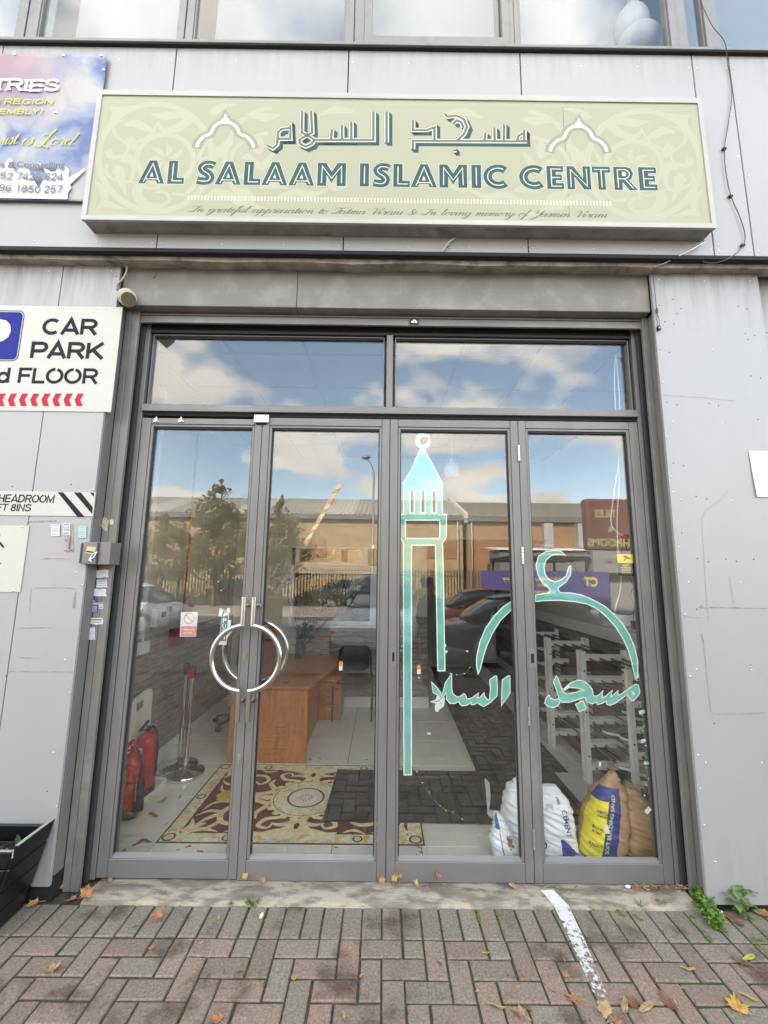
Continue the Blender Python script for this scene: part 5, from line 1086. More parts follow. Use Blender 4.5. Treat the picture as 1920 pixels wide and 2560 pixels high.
def bs2(t_, pr_, zpx, h, w_, mt_, wt, sh=0, of=.007):
    x,z = at(pr_,zpx,YN); g = MB(); stroke_text(g,t_,x,z,h,w_,BF(of),wt,sh); g.build('lettering',mt_,BN)
bs2('LONDON REGION',135,266,.043,.76,by,.2,.18); bs2('ASSEMBLY)',110,290,.043,.49,by,.2,.18)
g = MB(); script(g,'is Lord',at(54,366,YN)[0],at(100,366,YN)[1],.052,.36,0,pen=.13,slant=.5,fm=lambda k: BF(.007+.0001*(k % 5))); script(g,'rist',at(-2,364,YN)[0],at(10,364,YN)[1],.050,.125,0,pen=.13,slant=.5,fm=lambda k: BF(.007+.0001*(k % 5))); g.build('lettering',by,BN)
# white silhouettes at the foot of the banner
g = MB(); sil = [at(a/5.53,120+b_/5.53,YN) for a,b_ in [(-200,2095),(-200,1760),(0,1700),(90,1640),(150,1545),(200,1580),(190,1650),(250,1760),(300,1680),(420,1700),(520,1900),(560,1960),(620,1860),(700,1830),(640,1720),(530,1600),(600,1640),(720,1740),(790,1740),(830,1660),(920,1650),(980,1720),(970,1820),(1120,1740),(1190,1690),(1195,1720),(1080,1830),(990,1920),(1010,1960),(960,2030),(955,2118)]]
g.fill([sil],lambda a,b_: (a,YN-.0145,b_)); g.build('silhouette',bw,BN)
bt('Prayers & Counselling',168,427,.044,.62,bk_,.028,0,.018); bs2('07752 7428 624',163,458,.056,.55,bk_,.15,0,.018); bs2('07796 1850 257',161,489,.056,.55,bk_,.15,0,.018)
g = MB()
for px,py in ((38,138),(161,141),(255,142),(261,177),(141,284),(84,490),(157,497)):
    x,z = at(px,py,YN); g = MB(); g.lathe([(.010,0),(.009,-.004),(.003,-.007),(1e-4,-.007)],(x,wob(x,z)-.001,z),10,Matrix.Rotation(-PI/2,4,'X')); g.build('fixing_screw',M['chrome'],BN)

# ------------------------------------------------------------------ signs on the left cladding
sgn = mat('sign_cream',(0.4704,0.4662,0.4242),.4,var=.03,vs=3,dirt=.2,ds=5,dcol=(0.42,0.42,0.378))
YP = 2.604
def plate(name, label, cat, px, Y=YP, th=.004, mt_=None, xmin=None):
    (xa,za),(xb,zb) = at(px[0],px[1],Y),at(px[2],px[3],Y)
    if xmin is not None: xa = xmin
    O = thing(name,label,cat,((xa+xb)/2,Y,zb)); g = MB(); g.box(xa,Y,zb,xb,Y+th,za); g.build('plate',mt_ or sgn,O,bevel=.001); return O,xa,za,xb,zb
O,xa,za,xb,zb = plate('car_park_sign','large white car park sign with a blue square and red chevrons','sign',(200,766,277,1030),xmin=-3.35)
lt = lambda a,b_: at(a/3.16,600+b_/3.16,YP)
def stx(t_, r_, bl_, h, w_, mt_=None, bold=.02, sh=.0, par=None, y=None):
    x,z = lt(r_,bl_); g = MB(); g.text(t_,x,z,h,Y=(y or YP)-.0008,w=w_,bold=bold,shear=sh,align='R'); g.build('lettering',mt_ or M['blackp'],par or O)
mm_ = 1/3.16
wpx = lambda n_,py=900: abs(at(100+n_/3.16,py,YP)[0]-at(100,py,YP)[0])
def sts(t_, r_, bl_, h, w_, O_, wt=.155, sh=0):
    x,z = lt(r_,bl_); g = MB(); stroke_text(g,t_,x,z,h,w_,FY(YP-.0008),wt,sh); g.build('lettering',M['blackp'],O_)
sts('CAR',768,750,.113,wpx(450),O,.215); sts('PARK',812,940,.115,wpx(585),O,.215); sts('2nd FLOOR',772,1137,.106,wpx(1010),O,.195)
(x0,z0),(x1,z1) = lt(-400,938),lt(185,572)
g = MB(); g.slab([rrect(x0,z0,x1,z1,.03)],YP-.0016,.0006); g.build('blue_square',mat('sign_blue',(.014,.02,.20),.5,spec=.12),O)
g = MB(); g.slab([rrect(x0-.012,z0-.012,x1+.012,z1+.012,.04),rrect(x0-.007,z0-.007,x1+.007,z1+.007,.036)],YP-.0012,.0006); g.build('square_outline',M['blackp'],O)
g = MB(); xp = lt(78,780)[0]; g.text('P',xp,z0+.035,.255,Y=YP-.002,w=.19,bold=.05,align='R'); g.build('parking_letter',M['white'],O)
g = MB(); rdm = mat('sign_red',(.42,.022,.035),.5,spec=.12)
for k in range(12):
    a0 = 610-88*k; C_ = [(a0+52,1213),(a0-22,1262),(a0+43,1314),(a0-5,1312),(a0-20,1300)]
    P_ = [lt(*p) for p in [(a0+55,1213),(a0+6,1213),(a0-20,1262),(a0-5,1312),(a0+43,1314),(a0+26,1262)]]; g.fill([P_[::-1]],FY(YP-.0008))
g.build('chevron',rdm,O)
g = MB()
for a,b_ in ((375,548),(766,548),(837,548),(332,944),(664,1288),(735,1283),(12,977)): x,z = lt(a,b_); g = MB(); rivet(g,x,z,YP-.0005,.0055,0); g.build('screw',M['alu'],O)
O2,xa,za,xb,zb = plate('height_sign','narrow white headroom sign with black diagonal stripes below the car park sign','sign',(120,1229,232,1291),xmin=-3.2)
O = O2
sts('MIN HEADROOM',425,2076,.050,wpx(600,1260),O,.165,.1); sts('6FT 8INS',240,2143,.046,wpx(318,1260),O,.165,.1)
g = MB()
for P_ in ([(455,1992),(500,1994),(668,2187),(612,2187)],[(583,1994),(640,1995),(733,2110),(728,2165)],[(712,1995),(745,1996),(742,2032)]): g.fill([[lt(*p) for p in P_][::-1]],FY(YP-.0008))
g.build('stripe',M['blackp'],O2)
O3,xa,za,xb,zb = plate('pictogram_sign','blank cream sign with traces of a black pictogram at the left edge','sign',(-40,1313,50,1481),xmin=-2.9)
l2 = lambda a,b_: at(a/2.95,1250+b_/2.95,YP)
g = MB(); g.ribbon([l2(-30,290),l2(5,320),l2(28,350)],.012,FY(YP-.001)); g.ribbon([l2(-30,468),l2(8,468)],.008,FY(YP-.001)); g.fill([[l2(-40,240),l2(-5,240),l2(4,258),l2(-5,272),l2(-40,270)][::-1]],FY(YP-.0012)); g.build('pictogram',M['blackp'],O3)
g = MB()
for a,b_ in ((165,198),(100,670)): x,z = l2(a,b_); g = MB(); rivet(g,x,z,YP-.0005,.006,0); g.build('screw',M['alu'],O3)
# house number 1
x,z0 = l2(497,374); _,z1 = l2(497,265); g = MB(); g.slab([[(x-.022,z0),(x+.022,z0),(x+.022,z0+.008),(x+.008,z0+.008),(x+.008,z1),(x-.003,z1),(x-.022,z1-.022),(x-.018,z1-.03),(x-.006,z1-.022),(x-.006,z0+.008),(x-.022,z0+.008)]],YP-.004,.007)
tag(g.build('house_number',mat('aged_bronze',(.30,.26,.21),.5,.4)),'small bronze house number 1 fixed beside the key switch','number')
# small stickers
st_g = mat('sticker_teal',(0.252,0.3528,0.3612),.5); st_w = mat('sticker_white',(0.5712,0.5712,0.588),.5,var=.1,vs=40)
def sticker(label, q, Y, mt_, rows=6, ink_=None, jag=False, name='sticker'):
    P_ = [at(*p,Y) for p in q]
    if jag:
        R_ = []
        for i in range(len(P_)):
            a,b_ = Vector(P_[i]),Vector(P_[(i+1) % len(P_)])
            for t_ in (0,.25,.5,.75): v = a.lerp(b_,t_); R_.append((v.x+rnd.uniform(-.004,.004),v.y+rnd.uniform(-.004,.004)))
        P_ = R_
    O = thing(name,label,'sticker',(P_[0][0],Y,min(p[1] for p in P_))); g = MB(); g.slab([P_],Y,.0006); g.build('label_sheet',mt_,O)
    if rows:
        a,b_,c_,d_ = [Vector(at(*p,Y)) for p in q][:4]; g = MB()
        for k in range(rows):
            t_ = (k+.7)/(rows+.6); l_ = a.lerp(d_,t_); r_ = b_.lerp(c_,t_); hh = (a-d_).length/(rows+1)*(.28 if k % 3 else .5); u0,u1 = .08+rnd.random()*.05,.92-rnd.random()*.12
            p,q_2 = l_.lerp(r_,u0),l_.lerp(r_,u1); g.fill([[(p.x,p.y-hh/2),(q_2.x,q_2.y-hh/2),(q_2.x,q_2.y+hh/2),(p.x,p.y+hh/2)]],FY(Y-.0004))
        g.build('small_print',ink_ or st_g,O)
    return O
def Q2(x0,y0,x1,y1): return [(x0/2.95,1250+y0/2.95),(x1/2.95,1250+y0/2.95),(x1/2.95,1250+y1/2.95),(x0/2.95,1250+y1/2.95)]
tl = mat('sticker_pale_teal',(.38,.50,.52),.5); dki = mat('ink_dark',(.06,.07,.08),.5)
sticker('teal and white locksmith sticker, leftmost of three under the headroom sign',Q2(375,180,440,267),YP,st_w,7,st_g)
sticker('white sticker with grey print, middle one of three under the headroom sign',Q2(463,172,518,260),YP,st_w,7,dki)
sticker('faded pale blue sticker, rightmost of three under the headroom sign',Q2(578,192,636,280),YP,tl,6,st_g)
YJ = 2.6985
sticker('torn yellowish sticker high on the left shutter guide',[(v[0]/2.95,1250+v[1]/2.95) for v in ((765,128),(800,150),(785,235),(740,185))],YJ,mat('sticker_yellowed',(.50,.44,.28),.6),5,dki,True)
sticker('small torn yellowish scrap right of the yellowed sticker',Q2(808,142,838,180),YJ,mat('sticker_yellowed2',(.52,.46,.30),.6),0,None,True)
sticker('torn white sticker remnant just below the key switch box',Q2(703,515,800,572),YJ,st_w,0,None,True)
sticker('torn white and purple sticker remnant second below the key switch',Q2(710,588,788,643),YJ,st_w,3,mat('ink_purple',(.25,.2,.4),.5),True)
sticker('blank white torn sticker third below the key switch',Q2(680,655,782,708),YJ,st_w,0,None,True)
O = sticker('blue business sticker with a gold band and white script on the guide',Q2(652,725,724,828),YJ,mat('sticker_blue',(.03,.09,.26),.5),0)
g = MB(); a,b_ = at(652/2.95,1250+757/2.95,YJ),at(724/2.95,1250+771/2.95,YJ); g.fill([rect(a[0],b_[1],b_[0],a[1])],FY(YJ-.0004)); g.build('gold_band',gold,O)
g = MB(); x,z = at(658/2.95,1250+750/2.95,YJ); g.text('Lucky',x,z,.012,Y=YJ-.0006,w=.040,shear=.3)
for k in range(5): a,b_ = at(660/2.95,1250+(782+k*9)/2.95,YJ),at(716/2.95,1250+(785+k*9)/2.95,YJ); g.fill([rect(a[0],b_[1],b_[0],a[1])],FY(YJ-.0004))
g.build('lettering',M['white'],O)
sticker('small black and white sticker right of the blue one',Q2(728,757,760,803),YJ,st_w,4,M['blackp'])
sticker('pair of crumpled white stickers below the blue one',Q2(663,872,760,917),YJ,st_w,2,dki,True)
sticker('lowest teal and white locksmith sticker on the left guide',Q2(628,940,700,1030),YJ,st_w,7,st_g)
# key switch box
Kq = thing('key_switch_box','grey metal shutter key switch box with a white tie on the left guide','switch box',(-1.84,2.62,1.6))
l3 = lambda a,b_,Y: at(a/2.95,1250+b_/2.95,Y)
(x0,z0),(x1,z1) = l3(612,478,2.59),l3(728,308,2.59); x2 = l3(812,310,2.67)[0]
g = MB(); g.box(x0,2.592,z0+.002,x1+.075,2.70,z1-.002); g.build('box',M['frame'],Kq,bevel=.004)
g = MB(); g.box(x0-.012,2.583,z0+.006,x1,2.5918,z1-.004); lid = g.build('lid',M['frame2'],Kq,bevel=.002)
g = MB(); g.cyl((x0-.014,2.586,z0+.01),(x0-.014,2.586,z1-.01),.008,None,10); g.box(x1+.002,2.580,z0+.01,x1+.006,2.60,z1-.008); g.build('hinge',M['panel_edge'],lid)
a,b_ = l3(632,395,2.582),l3(705,345,2.582); g = MB(); g.obox(((a[0]+b_[0])/2,2.5824,(a[1]+b_[1])/2),b_[0]-a[0],.0008,(b_[1]-a[1]),ry=.15); g.cur = 1; g.obox(((a[0]+b_[0])/2,2.5818,(a[1]+b_[1])/2-.011),b_[0]-a[0]-.004,.0008,.008,ry=.15); g.build('label_sheet',[mat('sticker_amber',(.50,.42,.22),.5),M['blackp']],lid)
g = MB(); c_ = [(*l3(718,385,2.575),),(*l3(690,395,2.575),),(*l3(668,425,2.575),),(*l3(656,448,2.575),)]; g.tube(crom([(p[0],2.574,p[1]) for p in c_],4),.0035,6); c2 = [l3(712,392,2.575),l3(690,425,2.575),l3(664,438,2.575),l3(678,455,2.575)]; g.tube(crom([(p[0],2.572,p[1]) for p in c2],4),.0035,6); g.build('cable_tie',M['white'],lid)
# round flood detector on the lintel corner
Dq = thing('detector','weathered cream cylindrical detector hanging at the left end of the lintel','detector',(-1.8,2.58,3.72))
l4 = lambda a,b_,Y: at(280+a/8.295,640+b_/8.295,Y)
cA = l4(165,745,2.56); cB = l4(275,850,2.50); e_m = mat('aged_cream_plastic',(.42,.39,.30),.6,var=.2,vs=12)
pA = Vector((cA[0],2.63,cA[1]+.015)); pB = Vector((cB[0],2.535,cB[1]+.008)); d_ = (pB-pA).normalized()
g = MB(); g.cyl(pA,pA+d_*.045,.052,.058,24); g.build('base',M['white'],Dq,bevel=.004)
g = MB(); g.cyl(pA+d_*.046,pB,.053,.045,24); g.cur = 1; g.cyl(pB,pB+d_*.002,.044,None,24); g.build('body',[e_m,mat('brown_lens',(.12,.10,.07),.4)],Dq)
g = MB(); P_ = [(l4(a,b_,2.60)) for a,b_ in ((255,20),(275,130),(305,240),(290,350),(210,490),(120,570),(90,640),(110,690))]; g.tube(crom([(p[0],2.60,p[1]) for p in P_],5),.006,8); g.build('cable',mat('grey_cable',(.33,.31,.28),.6),Dq)
# hasp on the lintel
g = MB(); x,z = l4(880,245,2.635); g.box(x-.012,2.632,z-.010,x+.012,2.639,z+.008); x2,z2 = l4(865,435,2.635); g.tube([(x+.008,2.634,z-.01),(x+.010,2.634,z2+.01),(x+.002,2.634,z2)],.0018,6); g.box(x2-.004,2.630,z2-.005,x2+.004,2.639,z2+.003)
tag(g.build('hasp',[M['frame2']]),'small loose metal clip with a wire hook on the lintel','clip')
# right wall: hanging black cable with connector
l5 = lambda a,b_,Y: at(1540+a/8.295,640+b_/8.295,Y); Wq = thing('hanging_cable','thin black cable with two connectors hanging at the top right of the doors','cable',(1.87,2.6,3.4))
g = MB(); g.tube(crom([(p[0],2.600,p[1]) for p in [l5(a,b_,2.6) for a,b_ in ((745,200),(770,420),(800,700),(822,900),(833,1060))]],4),.0022,6); g.tube(crom([(p[0],2.600,p[1]) for p in [l5(a,b_,2.6) for a,b_ in ((850,1220),(850,1330),(862,1440))]],4),.0018,6); g.tube(crom([(p[0],2.600,p[1]) for p in [l5(a,b_,2.6) for a,b_ in ((860,1230),(895,1310),(905,1470))]],4),.0018,6); g.build('wire',M['black'],Wq)
a,b_ = l5(836,1055,2.6),l5(836,1220,2.6); g = MB(); zc = (a[1]+b_[1])/2; hh = (a[1]-b_[1])/2; g.lathe([(.0015,-hh),(.006,-hh*.6),(.0085,0),(.006,hh*.6),(.0015,hh)],(a[0],2.598,zc),10); g.build('connector',mat('dark_grey_rubber',(.08,.08,.075),.6),Wq)
a = l5(882,1500,2.6); g = MB(); g.obox((a[0],2.597,a[1]),.020,.014,.030); g.cur = 1; g.obox((a[0],2.589,a[1]),.012,.002,.006,rz=.1); g.build('plug',[M['black'],M['alu']],Wq)
# cable draped down the upper right cladding
ur = lambda a,b_: at(960+a/1.728,b_/1.728,2.485)
pts = [ur(a,b_) for a,b_ in ((1335,0),(1360,70),(1400,150),(1450,215),(1485,270),(1503,400),(1490,520),(1472,640),(1478,740),(1500,845),(1540,940),(1560,1010),(1552,1060),(1500,1110),(1430,1135),(1380,1130))]
Wq = thing('draped_cable','long grey cable clipped in loose curves down the right-hand cladding','cable',(2.3,2.49,4.0)); g = MB(); g.tube(crom([(p[0],2.487 if p[1] < 5.6 else 2.44,p[1]) for p in pts],6),.0028,8); g.build('wire',mat('dark_grey_cable',(.07,.07,.072),.5),Wq)
g = MB()
for a,b_ in ((1472,640),(1500,845),(1552,1057)): x,z = ur(a,b_); g = MB(); g.box(x-.012,2.482,z-.006,x+.012,2.499,z+.006); g.build('cable_clip',M['black'],Wq)
g = MB(); P_ = [at(a,b_,2.55) for a,b_ in ((1100,647),(1118,630),(1138,612))]; g.tube([(P_[0][0],2.50,P_[0][1]),(P_[1][0],2.46,P_[1][1]),(P_[2][0],2.495,P_[2][1]+.01)],[.006,.005,.003],6); g.box(P_[1][0]-.02,2.50,P_[1][1]-.008,P_[1][0]+.006,2.503,P_[1][1]+.002)
tag(g.build('stray_cord',mat('pale_cord',(.45,.44,.40),.7)),'stub of pale cord poking out under the middle of the sign box','cord')
# paper notice at the right edge
(xa,za),(xb,zb) = at(1872,1127,2.604),at(1960,1243,2.604); g = MB(); g.add([(xa,2.606,za),(xb,2.603,za),(xb,2.604,zb),(xa+.014,2.600,zb),(xa+.006,2.603,(za+zb)/2),(xb,2.603,(za+zb)/2)],[(0,4,5,1),(4,3,2,5)])
o = g.build('paper_notice',M['paper']); o.modifiers.new('thickness','SOLIDIFY').thickness = .0006; tag(o,'blank white paper sheet stuck on the cladding at the right edge','notice')
# white figure in the upper window
x,z = at(960+1085/1.728,120/1.728,2.75); g = MB(); g.sm = True
Bq = thing('torso_form','white fabric covered torso form standing inside the upper window','mannequin',(x,2.78,5.57))
g = MB(); g.ball((x,2.78,z+.05),.16,10,(.85,.7,1.25)); g.ball((x+.05,2.78,z-.10),.17,10,(1,.75,.8)); g.cyl((x+.02,2.78,z+.2),(x+.03,2.78,z+.42),.045,.05,14); g.build('fabric_cover',mat('white_net_fabric',(.42,.42,.43),.9,bump=.5,bs=90),Bq)
g = MB(); g.cyl((x+.03,2.78,5.57),(x+.03,2.78,z-.15),.02,None,10); g.build('stand',M['alu'],Bq)

# ------------------------------------------------------------------ decorations on the inside of the glass
def film_mat(name, col):
    mm = mat(name,col,.5,var=.13,vs=14,vdet=6); t = mm.node_tree; b = t.nodes['Principled BSDF']; o_ = t.nodes['Material Output']
    tr = t.nodes.new('ShaderNodeBsdfTranslucent'); tr.inputs['Color'].default_value = (*col,1); x = t.nodes.new('ShaderNodeMixShader'); x.inputs[0].default_value = .35
    t.links.new(b.outputs[0],x.inputs[1]); t.links.new(tr.outputs[0],x.inputs[2]); t.links.new(x.outputs[0],o_.inputs['Surface']); return mm
film = film_mat('green_film',(.22,.62,.52)); edge = mat('white_tape_edge',(.80,.84,.76),.6)
YF = 2.8185
def deco(name, label, loops, w_=.0064, cat='window decoration', holes=()):
    xs = [p[0] for p in loops[0]]; zs = [p[1] for p in loops[0]]
    O = thing(name,label,cat,((min(xs)+max(xs))/2,YF,min(zs)))
    g = MB(); g.slab(loops,YF+.0003,.0012); g.build('film',film,O)
    g = MB()
    for k,l in enumerate(loops): g.ribbon(l,w_,FY(YF-.00005-k*.00002),True)
    g.build('white_edging',edge,O); return O
zm_ = lambda a,b_: at(980+a/7.375,1070+b_/7.375,YF); sp = lambda a,b_: at(a,b_,YF)
outer = [zm_(*p) for p in ((530,385),(590,385),(640,480),(780,740),(925,1020),(930,1585),(1005,1590),(1000,2015),(925,2125),(925,2180))]+[sp(1107,1366),sp(1112.5,1677),sp(1094.5,1677),sp(1088.5,1363),sp(1028.5,1363),sp(1028.5,1937),sp(1010,1937.5),sp(1008.5,1365)]+[zm_(*p) for p in ((222,2140),(150,2010),(150,1590),(210,1590),(212,1020),(340,800),(470,520))]
holes = [[zm_(*p) for p in crom([(x0,1565),(x0,1200),(x0+12,1155),(x0+38,1130),(x0+64,1155),(x0+76,1200),(x0+76,1565)],3)] for x0 in (332,534,738)]+[[zm_(*p) for p in ((250,1700),(880,1700),(880,2035),(250,2035))]]
mn = deco('minaret_decoration','tall green film minaret with white edges on the third door glass',[outer]+holes,.0066)
cres = crom([(590,375),(660,345),(700,270),(690,205),(672,235),(640,290),(570,322),(515,280),(500,225),(540,165),(610,145),(650,160),(692,178),(650,130),(570,105),(490,130),(448,200),(450,290),(490,340),(535,375)],3)
c_ = [zm_(*p) for p in cres]; g = MB(); g.slab([c_],YF+.0004,.0012); o = g.build('crescent',film,mn); g = MB(); g.ribbon(c_,.0048,FY(YF-.0001),True); g.build('white_edging',edge,o)
da = lambda a,b_: at(1170+a/3.687,1350+b_/3.687,YF)
deco('dome_arch_decoration','left end of a green film dome arch on the third door glass',[[da(*p) for p in ((408,562),(330,612),(240,702),(160,820),(110,940),(80,1080),(78,1150),(93,1238),(112,1190),(140,1080),(175,970),(230,850),(300,740),(370,672),(408,636))]])
arch_ = ((622,508),(690,496),(742,490),(758,462),(735,432),(690,400),(645,320),(627,230),(650,150),(720,105),(800,96),(860,106),(898,140),(850,132),(780,137),(720,182),(700,250),(712,320),(752,368),(800,386),(858,368),(906,330),(928,250),(948,240),(945,320),(900,390),(832,438),(832,458),(852,485),(940,488),(1040,505),(1150,550),(1260,610),(1350,690),(1430,780),(1490,880),(1540,1000),(1565,1120),(1565,1230),(1553,1285),(1530,1230),(1510,1130),(1480,1020),(1430,910),(1360,800),(1280,710),(1200,640),(1100,590),(1000,570),(850,555),(700,558),(622,568))
deco('dome_arch_decoration','green film dome arch topped by a crescent on the fourth door glass',[[da(*p) for p in arch_]])
ar = lambda a,b_: at(1060+a/7.213,1680+b_/7.213,YF)
deco('lettering_decoration','single upright green film letter stroke at the right of the third door',[[ar(*p) for p in ((1410,145),(1520,65),(1550,70),(1552,370),(1535,410),(1395,610),(1402,400))]],.0050)
deco('lettering_decoration','flowing green film Arabic lettering with white edges on the third door',[[ar(*p) for p in ((135,180),(225,270),(300,370),(318,440),(385,200),(405,160),(500,30),(500,300),(520,390),(590,445),(650,440),(720,390),(745,410),(780,490),(860,470),(930,420),(985,375),(965,460),(1010,455),(1085,375),(1090,430),(1150,500),(1185,490),(1195,300),(1185,140),(1285,70),(1310,75),(1325,250),(1315,430),(1210,540),(1080,625),(1010,590),(960,555),(900,590),(850,585),(845,550),(770,600),(690,610),(650,580),(635,535),(540,570),(460,565),(412,500),(398,370),(335,480),(270,550),(200,556),(120,535),(200,510),(288,475),(240,410),(165,370))]],.0050)
mj = lambda a,b_: at(1350+a/6.144,1680+b_/6.144,YF)
deco('lettering_decoration','flowing green film Arabic lettering with white edges on the fourth door',[[mj(*p) for p in ((205,150),(250,60),(275,90),(330,240),(370,320),(430,335),(560,310),(685,275),(600,250),(430,235),(410,215),(480,160),(580,125),(650,130),(740,190),(805,270),(820,360),(860,375),(920,340),(970,285),(950,390),(1000,380),(1110,280),(1090,385),(1200,280),(1195,355),(1230,350),(1330,280),(1470,185),(1510,200),(1535,300),(1520,350),(1440,440),(1400,430),(1340,345),(1140,490),(1070,510),(1020,495),(1020,440),(960,480),(880,500),(875,460),(800,490),(720,460),(690,385),(560,430),(450,465),(340,465),(300,420),(305,470),(270,525),(200,548),(120,530),(70,480),(90,410),(135,345),(160,400),(230,430),(292,402),(260,300))],[mj(*p) for p in ((1412,305),(1438,308),(1450,350),(1428,355))]],.0050)
deco('lettering_decoration','small green film diamond dot below the lettering on the fourth door',[[mj(*p) for p in ((545,495),(660,445),(715,560),(600,610))]],.0050)
# strings of tiny green lights with bits of tape
led = mat('green_led',(.1,.6,.2),.3,emit=(.15,1,.35,1.3)); wire = mat('clear_wire',(.25,.30,.27),.3)
def lights(name, label, path, n_, tapes):
    O = thing(name,label,'string lights',(path[0][0],2.83,min(p[1] for p in path))); c_ = crom([(a,2.826+.003*(i % 2),b_) for i,(a,b_) in enumerate(path)],5)
    g = MB(); g.tube(c_,.0006,4); g.build('wire',wire,O)
    for i in range(n_):
        p = c_[int((len(c_)-1)*(i+.5)/n_)]; g = MB(); g.ball((p[0]+rnd.uniform(-.008,.008),p[1],p[2]+rnd.uniform(-.006,.006)),.0016,4); g.build('bulb',led,O)
    for (px,py,w_,h_,r_) in tapes:
        x,z = at(px,py,2.8195); g = MB(); g.obox((x,2.8197,z),w_,.0012,h_,ry=r_); g.build('tape',M['paper'],O)
p1 = lambda a,b_: at(950+a/2.212,1350+b_/2.212,2.825)
lights('string_lights','string of tiny green lights with tape scraps around the minaret',[sp(985+a/7.375-5,1070+b_/7.375) for a,b_ in ((380,330),(470,450),(360,670),(190,1000))]+[p1(125,320),p1(120,560),p1(125,680),p1(178,1150),p1(230,1340),p1(330,1470),p1(420,1520),p1(580,1640),p1(650,1600)],26,[(1113,1614,.014,.016,.1),(1115,1629,.018,.018,0),(1072,1834,.022,.010,.1),(1047,1694,.016,.006,.9)])
lights('string_lights','string of tiny green lights looping under the dome to the right jamb',[p1(345,200),p1(345,480),p1(360,640),p1(370,735),p1(470,738),p1(540,620),p1(600,450),p1(680,350)],16,[(1168,1628,.015,.010,.3)])
lights('string_lights','string of tiny green lights with white tape down the right door edge',[p1(1425,760),p1(1440,900),p1(1455,1010),p1(1460,1090),p1(1470,1180),p1(1480,1300),p1(1465,1390),p1(1440,1475)],14,[(1606,1780,.045,.022,-.25),(1608,1852,.034,.018,-.3),(1618,1908,.042,.018,.1),(1620,2026,.042,.026,-.75),(1517,2073,.026,.048,-.12),(1592,1690,.026,.022,.3),(1500,1910,.012,.028,.1)])
g = MB(); x,z = at(1352+395/6.144,1680+245/6.144,2.8178); g.obox((x,2.8182-.0002,z),.044,.001,.017,ry=-PI*.21); tag(g.build('tape_scrap',M['paper']),'slanting white tape scrap stuck over the lettering on the fourth door','tape')
g = MB(); P_ = [ar(*p) for p in ((200,560),(230,430),(340,440),(385,470),(360,620),(265,690),(262,720),(215,718),(195,660))]; g.slab([P_,[ar(*p) for p in ((285,565),(300,575),(322,565),(305,552))]],2.8195,.0008); tag(g.build('paper_scrap',mat('translucent_tape',(.62,.64,.64),.5)),'white paper tag with a hole below the lettering on the third door','tag')
# orange tea-light stickers
for (px,py,lab) in ((852,1664,'small orange and white flame sticker on the second door glass'),(1047,1673,'small orange and white flame sticker on the third door glass')):
    x,z = at(px,py,YF); O = thing('flame_sticker',lab,'sticker',(x,YF,z-.03)); g = MB(); g.slab([[(x-.012,z-.002),(x+.012,z-.002),(x+.014,z+.012),(x+.008,z+.030),(x+.001,z+.022),(x-.006,z+.031),(x-.013,z+.014)]],YF,.001); g.build('flame',mat('orange_print',(.75,.27,.01),.4),O)
    g = MB(); g.slab([rect(x-.011,z-.030,x+.011,z-.0025)],YF,.001); g.build('candle',M['white'],O)
# door notices
def pl(a,b_): return at(500+a/6.504,1480+b_/6.504,YF)
O = thing('push_sign','green and white vertical push sign taped beside the ring handles','sign',(pl(390,600)[0],YF,pl(390,860)[1]))
P_ = [pl(*p) for p in ((350,300),(478,300),(432,865),(305,865))]; P_ = [pl(362,300),pl(478,305),pl(430,862),pl(300,858)]
g = MB(); g.slab([P_],YF,.001); g.build('sheet',M['paper'],O)
g = MB(); g.slab([[pl(366,312),pl(466,314),pl(420,800),pl(316,800)]],YF-.0003,.0002); g.build('green_panel',mat('push_green',(.012,.21,.12),.45),O)
g = MB()
for ch,a,b_ in (('P',398,498),('U',392,590),('S',382,680),('H',372,768)): x,z = pl(a,b_); g.text(ch,x,z,.029,Y=YF-.0006,w=.024,bold=.02,align='C')
g.fill([[pl(370,388),pl(395,345),pl(425,325),pl(432,340),pl(455,345),pl(445,385),pl(432,372),pl(385,398)]],FY(YF-.0006)); g.build('lettering',M['white'],O)
g = MB()
for q in (((320,270),(370,272),(350,395),(300,395)),((440,262),(492,262),(485,330),(436,330)),((455,455),(508,458),(490,585),(450,580))): g.slab([[pl(*p) for p in q]],YF-.0008,.0004)
g.build('tape',M['paper'],O)
z8 = lambda a,b_: at(250+a/2.212,1400+b_/2.212,YF)
O = thing('notice','white notice with a red prohibition ring and a pink text panel','notice',(z8(490,420)[0],YF,z8(490,424)[1]))
g = MB(); g.slab([[z8(448,288),z8(541,287),z8(532,424),z8(441,424)]],YF,.001); g.build('sheet',M['paper'],O)
pink = mat('faded_red_print',(.60,.26,.22),.5); x,z = z8(493,322); g = MB(); g.fill([ell(x,z,.036,.036,32),ell(x,z,.030,.030,32)[::-1]],FY(YF-.0004)); g.ribbon([(x-.023,z+.023),(x+.023,z-.023)],.006,FY(YF-.0005)); g.fill([[z8(446,422),z8(531,422),z8(535,366),z8(449,366)]],FY(YF-.0004)); g.build('red_print',pink,O)
g = MB(); x,z = z8(490,388); g.text('Toilet out',x,z,.009,Y=YF-.0007,w=.068,bold=.02,align='C'); x,z = z8(488,405); g.text('of order',x,z,.009,Y=YF-.0007,w=.056,bold=.02,align='C'); g.build('lettering',M['white'],O)
d4 = lambda a,b_: at(1170+a/3.687,1350+b_/3.687,YF)
O = thing('cctv_sticker','yellow and black CCTV warning sticker at the right edge of the fourth door','sticker',(d4(1455,320)[0],YF,d4(1455,328)[1]))
cy_ = mat('cctv_yellow',(.75,.62,.02),.4); g = MB(); a,b_ = d4(1385,328),d4(1530,130); g.slab([rrect(a[0],a[1],b_[0],b_[1],.006)],YF,.001); g.build('sheet',M['black'],O)
